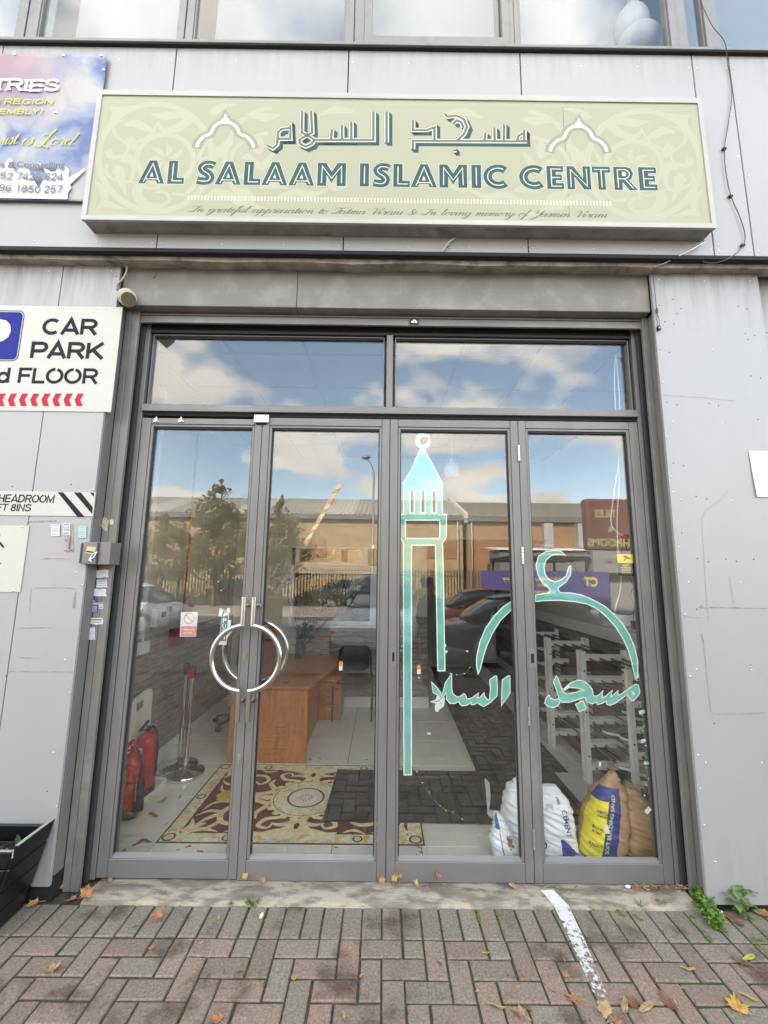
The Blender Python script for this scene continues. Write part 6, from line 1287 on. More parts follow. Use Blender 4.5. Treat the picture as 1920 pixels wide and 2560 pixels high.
g = MB(); a2 = d4(1386,212); g.slab([rrect(a[0]+.001,a2[1],b_[0]-.001,b_[1]-.001,.005)],YF-.0003,.0002); 
for k,(t_,zp,h_,w_) in enumerate((('CCTV',243,.0125,.046),('IN OPERATION',262,.0085,.066))):
    x,z = d4(1456,zp); g.text(t_,x,z,h_,Y=YF-.0004,w=w_,bold=.025,align='C')
for zp in (272,278,284,296,302,312): x,z = d4(1457,zp); g.fill([rect(x-.030,z-.0007,x+.030,z+.0007)],FY(YF-.0004))
g.build('yellow_print',cy_,O)
g = MB(); x,z = d4(1462,160); 
Mr = lambda pts,an=-.3: [(x+a*math.cos(an)-b_*math.sin(an),z+a*math.sin(an)+b_*math.cos(an)) for a,b_ in pts]
g.fill([Mr([(-.022,-.007),(.018,-.007),(.018,.007),(-.022,.007)])],FY(YF-.0005)); g.fill([Mr([(.019,-.005),(.028,-.005),(.028,.005),(.019,.005)])],FY(YF-.0005)); g.ribbon([(x-.004,z-.006),(x-.012,z-.018),(x-.018,z-.018)],.004,FY(YF-.0006)); g.ribbon([(x-.019,z-.010),(x-.019,z-.026)],.004,FY(YF-.0007)); g.build('camera_symbol',M['black'],O)
# cables, alarm box and bits just inside the right-hand door
wc = mat('white_cable',(.72,.72,.68),.5); e5 = lambda a,b_,Y=2.95: (lambda p: (p[0],Y,p[1]))(at(950+a/2.37,750+b_/2.37,Y))
g = MB(); g.tube(crom([e5(*p) for p in ((1395,320),(1390,480),(1395,640),(1410,880),(1415,960),(1390,1120),(1368,1310),(1400,1370),(1440,1395))],5),.004,6)
tag(g.build('white_cable',wc),'white cable hanging just inside the glass of the fourth door, left of two','cable')
g = MB(); g.tube(crom([e5(*p) for p in ((1397,320),(1412,480),(1420,640),(1412,900),(1418,1100),(1405,1280),(1410,1500))],5),.004,6); g.tube(crom([(lambda p:(p[0],2.95,p[1]))(at(1170+a/3.687,1350+b_/3.687,2.95)) for a,b_ in ((1375,0),(1385,110),(1410,330),(1400,480),(1365,600),(1350,690))],4),.004,6)
tag(g.build('white_cable',wc),'longer white cable inside the fourth door, running past the alarm box','cable')
g = MB(); x,z = at(1170+1462/3.687,1350+8/3.687,2.96); g.box(x-.028,2.94,z-.012,x+.028,2.98,z+.045); g.cyl((x,2.932,z+.016),(x,2.94,z+.016),.016,None,14); tag(g.build('alarm_box',mat('dark_alarm_red',(.14,.012,.014),.4),bevel=.004),'small dark red alarm box inside the right edge of the fourth door','alarm')
bc = [(1430,35),(1420,110)],[(1450,35),(1470,110)],[(950,190),(1020,330),(1130,500),(1215,590),(1300,640),(1400,680),(1490,690),(1525,660)],[(1490,340),(1520,430),(1500,510),(1530,600),(1525,720),(1530,790)]
g = MB()
for P_ in bc: g.tube(crom([(lambda p:(p[0],2.94,p[1]))(at(1170+a/3.687,1350+b_/3.687,2.94)) for a,b_ in P_],4),.0028,6)
x,z = at(1170+1535/3.687,1350+785/3.687,2.94); g.box(x-.018,2.925,z-.03,x+.018,2.955,z+.03)
tag(g.build('black_cable',M['black']),'black cables and a plug looping behind the dome arch at the right','cable')
g = MB(); (xa,za),(xb,zb) = at(1170+1360/3.687,1350+690/3.687,3.0),at(1170+1510/3.687,1350+800/3.687,3.0); g.box(xa,3.0,zb,xb+.04,3.06,za); tag(g.build('router_box',M['white'],bevel=.008),'white plastic box with dark marks on the wall right of the dome arch','box')
g = MB(); g.tube([(lambda p:(p[0],3.1,p[1]))(at(1170+a/3.687,1350+b_/3.687,3.1)) for a,b_ in ((605,55),(870,55))],.022,12); tag(g.build('roller_blind',mat('dark_roller',(.03,.03,.035),.4)),'dark rolled up blind hanging above the crescent on the fourth door','blind')
# litter of clear film behind the third door
cf = mat('clear_film_glossy',(.55,.56,.54),.2,alpha=.35); g = MB(); g.sm = True; P_ = [at(950+a/2.212,1350+b_/2.212,2.88) for a,b_ in ((578,1315),(605,1340),(612,1420),(605,1490),(632,1500),(620,1545),(595,1520),(588,1420))]
g.slab([P_],2.88,.001); tag(g.build('tape_strip',cf),'strip of clear packing tape sticking up from the small white sack','tape')
g = MB()
for k in range(3):
    pts = [gp(950+(200+60*q)/2.212,1350+(1312+rnd.uniform(-8,8))/2.212,.036) for q in range(5)]; g.ribbon(pts,[.003,.012,.006,.012,.002],lambda a,b_,k=k:(a,b_,.037+k*.001+.004*noise.noise(Vector((a*30,b_*30,k)))))
tag(g.build('plastic_film',cf),'crumpled strip of clear plastic film lying on the charcoal mat','plastic')

# ------------------------------------------------------------------ planter
Pq = thing('planter','black painted timber planter with chipped edges against the left wall','planter',(-2.6,2.46,0))
bp_ = mat('black_gloss_paint',(.006,.007,.008),.28,var=.3,vs=12,bump=.12,bs=30,stretch=(1,1,6),dirt=.5,ds=9,dcol=(.03,.03,.03),dlo=.6,dhi=.75)
XA = -1.835; XBm = -1.955
def side(x0t, x1t, zlo, zhi, y0, y1): pass
g = MB()
def prism(pts_a, pts_b): g.add(pts_a+pts_b,[(0,1,2,3),(7,6,5,4)]+[(i,i+4,(i+1)%4+4,(i+1)%4) for i in range(4)])
lv = [0.0,.115,.225,.335,.448]
for k in range(4):                                      # right end, tapered planks with shadow gaps
    za,zb = lv[k]+.003,lv[k+1]-.003; xa = XBm+(XA-XBm)*za/.448; xb = XBm+(XA-XBm)*zb/.448
    prism([(xa,2.35,za),(xa,2.59,za),(xb,2.59,zb),(xb,2.35,zb)],[(xa-.022,2.35,za),(xa-.022,2.59,za),(xb-.022,2.59,zb),(xb-.022,2.35,zb)])
g.build('end_planks',bp_,Pq,bevel=.003)
g = MB()
for k in range(4):
    za,zb = lv[k]+.003,lv[k+1]-.003-(.03 if k == 3 else 0); xa = XBm+(XA-XBm)*za/.448-.0235; xb = XBm+(XA-XBm)*zb/.448-.0235
    prism([(-3.2,2.348,za),(xa,2.348,za),(xb,2.348,zb),(-3.2,2.348,zb)],[(-3.2,2.37,za),(xa,2.37,za),(xb,2.37,zb),(-3.2,2.37,zb)])
    prism([(-3.2,2.575,za),(xa,2.575,za),(xb,2.575,zb),(-3.2,2.575,zb)],[(-3.2,2.595,za),(xa,2.595,za),(xb,2.595,zb),(-3.2,2.595,zb)])
g.build('front_planks',bp_,Pq,bevel=.003)
chip = mat('bare_wood_chip',(.32,.30,.27),.8,var=.3,vs=60)
g = MB(); g.box(XA-.022,2.352,.4455,XA-.003,2.588,.4475); g.box(-2.5,2.35,.4165,XA-.03,2.366,.4175); g.box(XA-.027,2.3465,.39,XA-.022,2.3495,.43); g.build('worn_edge',chip,Pq)
g = MB(); g.box(-3.18,2.371,.25,-1.90,2.574,.33); g.build('soil',mat('dark_soil',(.012,.010,.008),.95,bump=.8,bs=60),Pq)
def leafquad(g, c, d, l, w_, up=Vector((0,0,1)), bend=.25):
    d = Vector(d).normalized(); s_ = d.cross(up); s_ = s_.normalized() if s_.length > .01 else Vector((1,0,0)); n_ = s_.cross(d)
    P_ = [Vector(c)]; L_ = []; R_ = []
    for t_,ww in ((.25,.8),(.55,1),(.8,.6)): p = Vector(c)+d*l*t_-up*bend*l*t_*t_; L_.append(p+s_*w_/2*ww+n_*w_*.12); R_.append(p-s_*w_/2*ww+n_*w_*.12); P_.append(p)
    e = Vector(c)+d*l-up*bend*l
    vs = [P_[0]]+L_+R_+P_[1:]+[e]    # 0, L1..3, R4..6, C7..9, e10
    g.add(vs,[(0,7,1),(0,4,7),(1,7,8,2),(7,4,5,8),(2,8,9,3),(8,5,6,9),(3,9,10),(9,6,10)])
lg_ = mat('glossy_leaf',(.07,.17,.035),.4,var=.3,vs=25); ld = mat('dark_leaf',(.025,.06,.015),.5,var=.3,vs=25); yl = mat('yellow_petal',(.60,.40,.02),.5)
O = thing('potted_plant','small green leafed plant with a yellow flower growing in the black planter','plant',(-2.16,2.44,.33))
g = MB(); c_ = Vector((-1.99,2.40,.36))
for a in range(16): an = a*2.4; leafquad(g,c_+Vector((rnd.uniform(-.05,.03),rnd.uniform(-.03,.03),0)),(math.cos(an),math.sin(an)*.6,.9),rnd.uniform(.05,.09),.032)
g.build('foliage',lg_,O)
g = MB()
for a in range(30): an = rnd.uniform(0,6.3); leafquad(g,(rnd.uniform(-2.5,-1.95),rnd.uniform(2.4,2.55),.33),(math.cos(an),math.sin(an)*.6,rnd.uniform(.3,1.4)),rnd.uniform(.05,.13),.025)
g.build('dark_foliage',ld,O)
g = MB(); c_ = Vector((-2.045,2.42,.44))
for a in range(8): an = a*PI/4; leafquad(g,c_,(math.cos(an),math.sin(an)*.8,.25),.035,.022)
g.cur = 1; g.ball(c_,.012,5); g.cur = 2; g.cyl((-2.04,2.42,.33),c_,.003,None,6); g.build('flower',[yl,mat('brown_eye',(.15,.05,.01),.7),ld],O)

# ------------------------------------------------------------------ weeds in the joints
gg = mat('grass_green',(.085,.155,.025),.6,var=.35,vs=30); gc = mat('chickweed_green',(.10,.19,.028),.55,var=.4,vs=40); gd_ = mat('dull_weed_green',(.12,.17,.055),.6,var=.3,vs=30)
def tuft(px, py, n_, h, r, label):
    x,y = gp(px,py,.0); g = MB()
    for a in range(n_):
        an = rnd.uniform(0,6.3); b_ = Vector((x+rnd.gauss(0,r),y+rnd.gauss(0,r*.35),-.004)); l = h*rnd.uniform(.4,1); d = Vector((math.cos(an)*.5,math.sin(an)*.5-.15,1)).normalized(); s_ = Vector((-math.sin(an),math.cos(an),0))*.0016; m_ = b_+d*l*.55; e = b_+d*l+Vector((math.cos(an),math.sin(an),-.3))*l*.3
        g.add([b_-s_,b_+s_,m_+s_*.8,m_-s_*.8,e],[(0,1,2,3),(3,2,4)])
    tag(g.build('grass_tuft',gg,origin=(x,y,0)),label,'grass tuft','grass tufts along the step')
tuft(632,2262,70,.075,.018,'largest grass tuft growing at the foot of the step left of centre'); tuft(660,2262,22,.03,.008,'short grass tuft close to the right of the largest tuft'); tuft(576,2262,26,.035,.008,'small grass tuft left of the largest tuft by the step')
tuft(1600,2266,34,.06,.012,'grass tuft with thin blades near the right end of the step'); tuft(1655,2262,30,.045,.008,'rightmost bright grass tuft at the end of the step'); tuft(1476,2268,10,.02,.006,'tiny grass tuft just right of the white line'); tuft(1445,2268,8,.018,.005,'tiny grass tuft at the white line')
def weedpatch(name, label, spots, mt_, n_, lw, hmax):
    g = MB(); 
    for a in range(n_):
        px,py,r = rnd.choice(spots); x,y = gp(px,py,0); x += rnd.gauss(0,r); y += rnd.gauss(0,r*.7); z = rnd.uniform(0,hmax); an = rnd.uniform(0,6.3)
        leafquad(g,(x,y,z),(math.cos(an),math.sin(an)-.4,rnd.uniform(.1,.9)),lw*rnd.uniform(.7,1.3),lw*.75,bend=.4)
    o = g.build(name,mt_,origin=(*gp(spots[0][0],spots[0][1],0),0)); return o
tag(weedpatch('chickweed','bright green chickweed spreading from the right jamb across the joints',[(1748,2240,.018),(1752,2255,.02),(1765,2275,.02),(1775,2295,.018),(1790,2320,.013),(1740,2235,.012)],gc,620,.024,.07),'x','weed')['label'] = 'bright green chickweed spreading from the right jamb across the paving joints'
tag(weedpatch('sow_thistle','pale green broad leafed weed growing against the right cladding',[(1845,2262,.022),(1850,2285,.02),(1830,2250,.015),(1862,2270,.015)],gd_,95,.055,.13),'pale green broad leafed weed growing against the right cladding','weed')
sp_ = []
for (a,b_) in (((1727,2292),(1730,2296)),((1750,2320),(1775,2350)),((1905,2325),(1920,2350)),((1885,2350),(1918,2355)),((1540,2275),(1560,2290)),((1590,2290),(1600,2300)),((1800,2315),(1820,2340)),((1890,2355),(1918,2385)),((1440,2270),(1580,2268)),((1190,2278),(1200,2310)),((1240,2275),(1250,2300))):
    for k in range(5): t_ = k/4; sp_.append((a[0]+(b_[0]-a[0])*t_,a[1]+(b_[1]-a[1])*t_,.006))
o = weedpatch('joint_moss','',sp_,gc,420,.008,.008); tag(o,kind='stuff')

# ------------------------------------------------------------------ fallen leaves
def leafmat(n_, c): return mat(n_,c,.7,var=.35,vs=35,vdet=6)
LM = [leafmat('leaf_orange',(.35,.165,.07)),leafmat('leaf_tan',(.36,.24,.12)),leafmat('leaf_brown',(.17,.085,.045)),leafmat('leaf_yellow',(.40,.29,.10)),leafmat('leaf_green_yellow',(.38,.36,.06)),leafmat('leaf_gold',(.52,.29,.07))]
def maple(curl, lobes=5, seed=0):
    r_ = random.Random(seed); pts = []; n_ = lobes
    for i in range(n_):
        a = PI*1.5-(-1)**0*0+(i-(n_-1)/2)*(PI*1.55/n_)-PI; L_ = (1-.18*abs(i-(n_-1)/2))*r_.uniform(.9,1.05)
        da_ = PI*1.55/n_; pts += [(math.cos(a-.5*da_)*.42,math.sin(a-.5*da_)*.42),(math.cos(a-.26*da_)*L_*.72,math.sin(a-.26*da_)*L_*.72),(math.cos(a-.12*da_)*L_*.66,math.sin(a-.12*da_)*L_*.66),(math.cos(a)*L_,math.sin(a)*L_),(math.cos(a+.14*da_)*L_*.68,math.sin(a+.14*da_)*L_*.68),(math.cos(a+.3*da_)*L_*.75,math.sin(a+.3*da_)*L_*.75)]
    pts += [(math.cos(PI*.5+PI*.78)*.42,math.sin(PI*.5+PI*.78)*.42),(0,-.22)]
    return pts
def oval(seed=0):
    r_ = random.Random(seed); return [(math.cos(t_)*(.30+r_.uniform(-.04,.04))*(1-.35*max(0,math.sin(t_))),math.sin(t_)) for t_ in [2*PI*i/16 for i in range(16)]]
def leaf_mesh(g, outline, size, M4, curl, seed):
    r_ = random.Random(seed); ph_ = r_.uniform(0,6.3); cx_ = r_.uniform(.3,1)*curl; k = len(outline)
    def H(x, y): return cx_*(x*x*.55+.25*y*y)+curl*.18*math.sin(3*x+ph_)+curl*.14*math.sin(4*y+ph_*2)-.06*math.exp(-abs(x)*14)
    ring = [(x*size,y*size,H(x,y)*size) for x,y in outline]; mid = [(x*.5*size,y*.5*size,H(x*.5,y*.5)*size) for x,y in outline]
    vs = [M4 @ Vector(p) for p in ring+mid+[(0,0,H(0,0)*size)]]
    g.add(vs,[(i,(i+1)%k,(i+1)%k+k,i+k) for i in range(k)]+[(i+k,(i+1)%k+k,2*k) for i in range(k)])
    st_ = [M4 @ Vector(p) for p in ((0,-.15*size,0),(0.02*size,-.6*size,.05*size),(.08*size,-1.0*size,.02*size))]; g.tube(st_,.0012,5)
def big(px, py, size, mi, rz, label, z=.006, kind='m', curl=.45, tilt=0, ry=0, Y=None):
    if Y is None: x,y = gp(px,py,z)
    else: x,z = at(px,py,Y); y = Y
    g = MB(); M4 = Matrix.Translation((x,y,z)) @ Matrix.Rotation(rz,4,'Z') @ Matrix.Rotation(tilt,4,'X') @ Matrix.Rotation(ry,4,'Y')
    s_ = int(px*7+py); leaf_mesh(g,maple(curl,5,s_) if kind == 'm' else oval(s_),size,M4,curl,s_)
    mz = min(v[2] for v in g.v); 
    if Y is None and mz < .001+(z-.006): dz_ = (z-.006)+.001-mz; g.v = [(a,b_,c+dz_) for a,b_,c in g.v]
    o = g.build('fallen_leaf',LM[mi],origin=(x,y,z)); tag(o,label,'leaf'); return o
big(1845,2520,.078,5,-.5,'large golden maple leaf lying on the paving at the lower right',curl=.25)
big(1438,2500,.050,0,.9,'orange brown curled leaf on the paving left of the white line end',curl=.5)
big(1912,2285,.060,0,1.2,'orange brown leaf lying at the right frame edge beside the cladding',curl=.4)
big(1830,2296,.055,2,.4,'dark brown rounded leaf beside the broad leafed weed',curl=.3,kind='o')
big(1615,2518,.048,1,2.0,'pale tan pointed leaf on the paving among a cluster near the lower right',kind='o',curl=.4)
big(1585,2508,.048,2,1.2,'dark reddish brown leaf in the lower right cluster beside the tan one',kind='m',curl=.6)
big(1668,2505,.050,2,.2,'dark purple brown leaf lying on its side right of the tan one',kind='o',curl=.7)
big(1562,2515,.045,1,-.5,'narrow tan leaf at the left of the lower right cluster',kind='o',curl=.7)
big(1515,2530,.055,1,.3,'crumpled tan leaf on the white line at the bottom edge',kind='m',curl=.9)
big(1540,2550,.050,0,1.9,'orange crumpled leaf at the bottom edge on the white line',kind='m',curl=.7)
big(1872,2393,.042,4,1.9,'small yellow green leaf on the paving at the right',kind='o',curl=.15)
big(1858,2408,.050,2,.8,'dark curled leaf lying just below the yellow green leaf',kind='o',curl=.8)
big(1416,2437,.028,0,.5,'little orange leaf on the paving left of the worn white line',curl=.3)
big(1720,2422,.034,3,1.4,'slim brown and yellow leaf across a paver joint at the right',kind='o',curl=.6)
big(1870,2490,.034,3,.9,'slim yellowish leaf right of the large golden leaf',kind='o',curl=.4)
big(390,2300,.060,0,-.7,'curled orange brown leaf standing on the grey paver row at the left',curl=1.0,tilt=.4)
big(215,2245,.062,0,.4,'orange leaf flattened against the corner of the doorstep',curl=.7,tilt=.5); big(180,2250,.045,0,1.6,'rusty leaf tucked left of the flattened orange leaf',curl=.7)
big(105,2222,.085,0,.8,'big pale orange leaf heaped between planter and left jamb',curl=.9,tilt=.7,z=.02); big(150,2222,.060,1,-.6,'crumpled pinkish tan leaf beside the big one at the left jamb',curl=.9,tilt=.6,z=.012); big(85,2262,.055,3,2.2,'torn yellowish leaf lying along the planter foot',curl=.8,tilt=.3)
big(378,2370,.026,0,.3,'small bright orange leaf on the red pavers at the left',curl=.6); big(130,2428,.055,1,.6,'twisted greenish tan leaf on the red pavers at the left edge',curl=1.0); big(545,2550,.045,0,1.0,'orange leaf cut by the bottom edge left of centre',curl=.5)
big(735,2445,.028,3,.2,'small yellow brown leaf on a paver joint left of centre',curl=.6); big(1300,2535,.050,1,.8,'crumpled brown leaf at the bottom edge right of centre',curl=.9); big(1240,2515,.040,3,1.3,'yellowish folded leaf lying on a joint right of centre',kind='o',curl=.8)
big(615,2403,.015,0,0,'x',curl=.2)['label'] = 'tiny pinkish disc shaped leaf on the red pavers left of centre'
# leaves caught along the door bottoms
for (px,py,s_,mi,lab,t_) in ((612,2203,.035,1,'brown curled leaf caught under the left door joint',.9),(655,2209,.042,0,'orange leaf lying flat against the second door bottom',.5),(955,2213,.035,0,'rusty leaf wedged below the middle door joint on the left',.8),(985,2210,.038,1,'tan curled leaf wedged below the middle door joint',1.0),(997,2205,.040,0,'upright orange leaf standing right of the middle door joint',1.3),(1040,2214,.034,3,'yellow leaf lying against the third door bottom',.5),(1098,2206,.046,0,'pointed orange leaf standing against the third door bottom',1.3),(1285,2218,.046,1,'tan lobed leaf hanging over the step edge near the white line',-.2),(275,2203,.024,0,'small orange leaf at the foot of the first door',.5)):
    big(px,py,s_,mi,rnd.uniform(-1,1),lab,curl=.7,tilt=t_,z=.022)
# small leaf crumbs: groups that nothing tells apart
proto = {}
for k in range(6):
    g = MB(); leaf_mesh(g,oval(k),.016,Matrix.Rotation(.3*k,4,'Z'),.7,k); mz = min(v[2] for v in g.v); g.v = [(a,b_,c-mz) for a,b_,c in g.v]; o = g.build('leaf_scrap',LM[[1,2,3,0,2,1][k]],origin=(0,0,0)); proto[k] = o
first = set()
def scrap(x, y, z, label, grp, s_=1, k=None):
    k = rnd.randrange(6) if k is None else k; src = proto[k]
    if k in first: o = src.copy(); C.objects.link(o)
    else: o = src; first.add(k)
    o.location = (x,y,z); o.rotation_euler = (rnd.uniform(-.1,.1),rnd.uniform(-.1,.1),rnd.uniform(0,6.3)); o.scale = (s_,)*3; tag(o,label,'leaf',grp)
for (px,py) in ((340,2318),(450,2265),(500,2360),(665,2300),(520,2440),(560,2430),(600,2432),(650,2370),(660,2460),(545,2300),(1100,2410),(1195,2480),(1310,2440),(1320,2525),(1265,2505),(1215,2385),(1220,2320),(1485,2275),(1505,2340),(1655,2330),(1440,2505),(1690,2510),(1352,2440),(1270,2440),(905,2440),(880,2475),(860,2545),(940,2440),(1385,2480),(1700,2470),(1410,2400),(1000,2560)):
    x,y = gp(px,py,0); scrap(x,y,.002,'small dry leaf scrap lying on the paving outside the doors','leaf scraps on the paving',rnd.uniform(.7,1.3))
for (px,py) in ((1015,2215),(1060,2216),(1075,2216),(640,2212),(710,2214),(730,2214),(1400,2222),(1440,2218),(1370,2218)):
    x,y = gp(px,py,.02); scrap(x,y,.021,'small dry leaf scrap caught along the foot of the glazed doors','leaf scraps along the door sill',rnd.uniform(.8,1.5))
for k in range(46):
    t_ = k/45; x,y = gp(1580+145*t_,2219+4*t_,.024); scrap(x,y+rnd.uniform(-.006,.008),.018+rnd.uniform(0,.022),'small dry leaf scrap heaped under the fourth door at the right','leaf heap under the fourth door',rnd.uniform(.7,1.2),[1,2,4,5,3,0][rnd.randrange(6)])
x,y = gp(1570,2219,.02)
for (a,b_) in ((405,2005),(385,2040),(340,2045),(395,1940),(415,2062),(450,1995),(365,2105),(305,2135),(345,2110)):
    x,y = gp(a,b_,.02); scrap(x,y,.0205,'brown leaf lying on the cream tiles left of the rug','leaves on the tiles left of the rug',rnd.uniform(1.2,3))
for (a,b_) in ((445,2125),(470,2118),(500,2130),(840,2120),(920,2120),(1048,2120),(1052,2132),(1040,2140),(1225,2080),(775,1900),(800,1897),(915,1900),(1060,1915)):
    x,y = gp(a,b_,.02); scrap(x,y,.0205,'brown leaf crumb lying on the cream tiles around the rug','leaf crumbs on the tiles around the rug',rnd.uniform(.8,1.8))
# pebbles of broken render on the step
g = MB(); x,y = gp(1570,2220,.02); g.ball((x,y,.028),.012,5,(1.4,.8,.7)); tag(g.build('pebble',M['white']),'white pebble lying under the fourth door beside the leaf heap','pebble')
g = MB(); x,y = gp(1802,2283,.0); g.ball((x,y,.006),.010,5,(1.3,.8,.7)); tag(g.build('pebble',mat('cream_stone',(.6,.56,.42),.8)),'small cream pebble by the foot of the right cladding','pebble')
g = MB(); x,y = gp(654,2290,0); g.fill([[(x-.008,y-.02),(x+.004,y-.022),(x+.010,y+.004),(x+.002,y+.022),(x-.006,y+.014),(x-.011,y)]],lambda a,b_:(a,b_,.0035)); tag(g.build('paint_fleck',M['white']),'white paint fleck on the grey paver below the largest grass tuft','paint')

# ------------------------------------------------------------------ the street behind the camera, seen mirrored in the glass
tag(MB().box(-80,-19.5,-.2,80,-12.3,.06).build('pavement',mat('far_pavement',(.27,.24,.20),.9,var=.2,vs=2),origin=(0,-16,0)),kind='structure')
tag(MB().box(-80,-12.29,-.2,80,-6.6,-.004).build('road',mat('asphalt',(.07,.07,.072),.9,var=.25,vs=3),origin=(0,-9,0)),kind='structure')
bk1 = brick_mat('buff_brick',(.37,.25,.12),(.30,.19,.085),(.30,.24,.165),.24,.08,.012); bk2 = brick_mat('orange_brick',(.33,.175,.075),(.25,.115,.05),(.28,.20,.13),.24,.08,.012)
rf1 = mat('roof_sheet',(.30,.28,.24),.7,var=.15,vs=.6); rf2 = mat('weathered_roof_sheet',(.17,.155,.13),.8,var=.4,vs=2.5); gut = mat('gutter_grey',(.12,.115,.11),.6)
def shed(label, x0, x1, bmat, rmat, ze, zr, skylights):
    O = thing('warehouse',label,'warehouse',((x0+x1)/2,-26,0))
    g = MB(); g.box(x0,-50,0,x1,-25.4,ze); g.build('wall',bmat,O,origin=(x0,-25.4,0))
    g = MB(); P_ = .36; n_ = int((x1-x0)/P_*4); f_ = []; vs = []
    for i in range(n_+1):
        x = x0+(x1-x0)*i/n_; d = .045*math.sin(2*PI*i/4+.4); vs += [(x,-25.1,ze+.05+d),(x,-33,zr+d),(x,-49,ze-.5+d)]
    g.sm = True
    for i in range(n_):
        g.cur = 1 if any(a <= (x0+(x1-x0)*i/n_) <= b_ for a,b_ in skylights) else 0
        for j in (0,1): f_ = (i*3+j,(i+1)*3+j,(i+1)*3+j+1,i*3+j+1); g.f.append(f_); g.mi.append(g.cur if j == 0 else 0); g.smf.append(True)
    g.v = vs; g.build('roof',[rmat,mat('rooflight',(.42,.40,.35),.6)],O)
    g = MB(); g.box(x0,-25.38,ze-.32,x1,-25.0,ze+.02); g.build('gutter',gut,O)
    g = MB(); g.box(x0-.3,-50,ze-.4,x0-.01,-25.2,ze+.1) if x0 > -10 else None
    for x in ([x0+.3] if x0 > -10 else [x0+8,x0+24,x1-.4]): g.cyl((x,-25.25,0),(x,-25.25,ze-.3),.07,None,8)
    g.build('downpipe',M['alu'],O)
    return O
W1 = shed('long buff brick warehouse with a pale corrugated roof, mirrored in the left door glass',-44,6.0,bk1,rf1,6.15,8.75,[(-19,-16.6),(-11.6,-9.2),(-4.4,-2.2)])
W2 = shed('orange brick warehouse with a weathered dark roof, mirrored in the right door glass',6.35,32,bk2,rf2,6.1,8.6,[])
g = MB(); g.add([(6.02,-25.0,6.4),(6.34,-25.0,6.4),(6.34,-33,9.1),(6.02,-33,9.1),(6.02,-25.0,6.0),(6.34,-25.0,6.0),(6.34,-33,8.5),(6.02,-33,8.5)],[(0,1,2,3),(0,4,5,1),(1,5,6,2),(3,7,4,0)]); g.build('verge_cap',mat('verge_pale',(.5,.47,.40),.7),W1)
g = MB()
for (a,b_,z0,z1) in ((-6.0,-4.2,3.0,4.4),(3.2,5.5,3.0,4.3)): g = MB(); g.box(a,-25.39,z0,b_,-25.35,z1); g.build('bricked_panel',bk2,W1,origin=(0,-25.4,0))
# low flat roofed shed
L_ = thing('storage_shed','low grey flat roofed store with a white edge in front of the orange warehouse','shed',(12,-19,0)); g = MB(); g.box(7.2,-22.5,0,19,-20,3.4); g.build('wall',mat('grey_render',(.16,.155,.15),.9),L_); g = MB(); g.add([(7.0,-22.6,3.7),(19.2,-22.6,3.7),(19.2,-19.8,3.45),(7.0,-19.8,3.45),(7.0,-22.6,3.62),(19.2,-22.6,3.62),(19.2,-19.8,3.37),(7.0,-19.8,3.37)],[(0,1,2,3),(4,7,6,5),(0,3,7,4),(1,5,6,2),(2,6,7,3),(0,4,5,1)]); g.build('roof',M['white'],L_)
for k,x in enumerate((10.4,12.6,14.8)): g = MB(); g.box(x,-21.5,3.61,x+.6,-21,5.2); g.build('vent_stack',M['alu'],L_)
# palisade fence in bays
pal = mat('palisade_dark',(.03,.03,.028),.6)
Fn = thing('palisade_fence','dark steel palisade fence with pointed pales along the far pavement','fence',(0,-17,.06))
for k in range(-6,6):
    x0 = k*2.75; g = MB()
    for i in range(16):
        x = x0+.1+i*.165; g.box(x,-17.0,.1,x+.07,-16.985,2.0); g.add([(x,-17.0,2.0),(x+.07,-17.0,2.0),(x+.07,-16.985,2.0),(x,-16.985,2.0),(x+.035,-16.99,2.14)],[(0,1,4),(1,2,4),(2,3,4),(3,0,4)])
    for z in (.45,1.72): g.box(x0,-17.05,z,x0+2.75,-17.002,z+.05)
    g.build('slat_panel',pal,Fn)
    g = MB(); g.box(x0-.05,-17.12,.06,x0+.05,-17.055,2.05); g.build('post',pal,Fn)
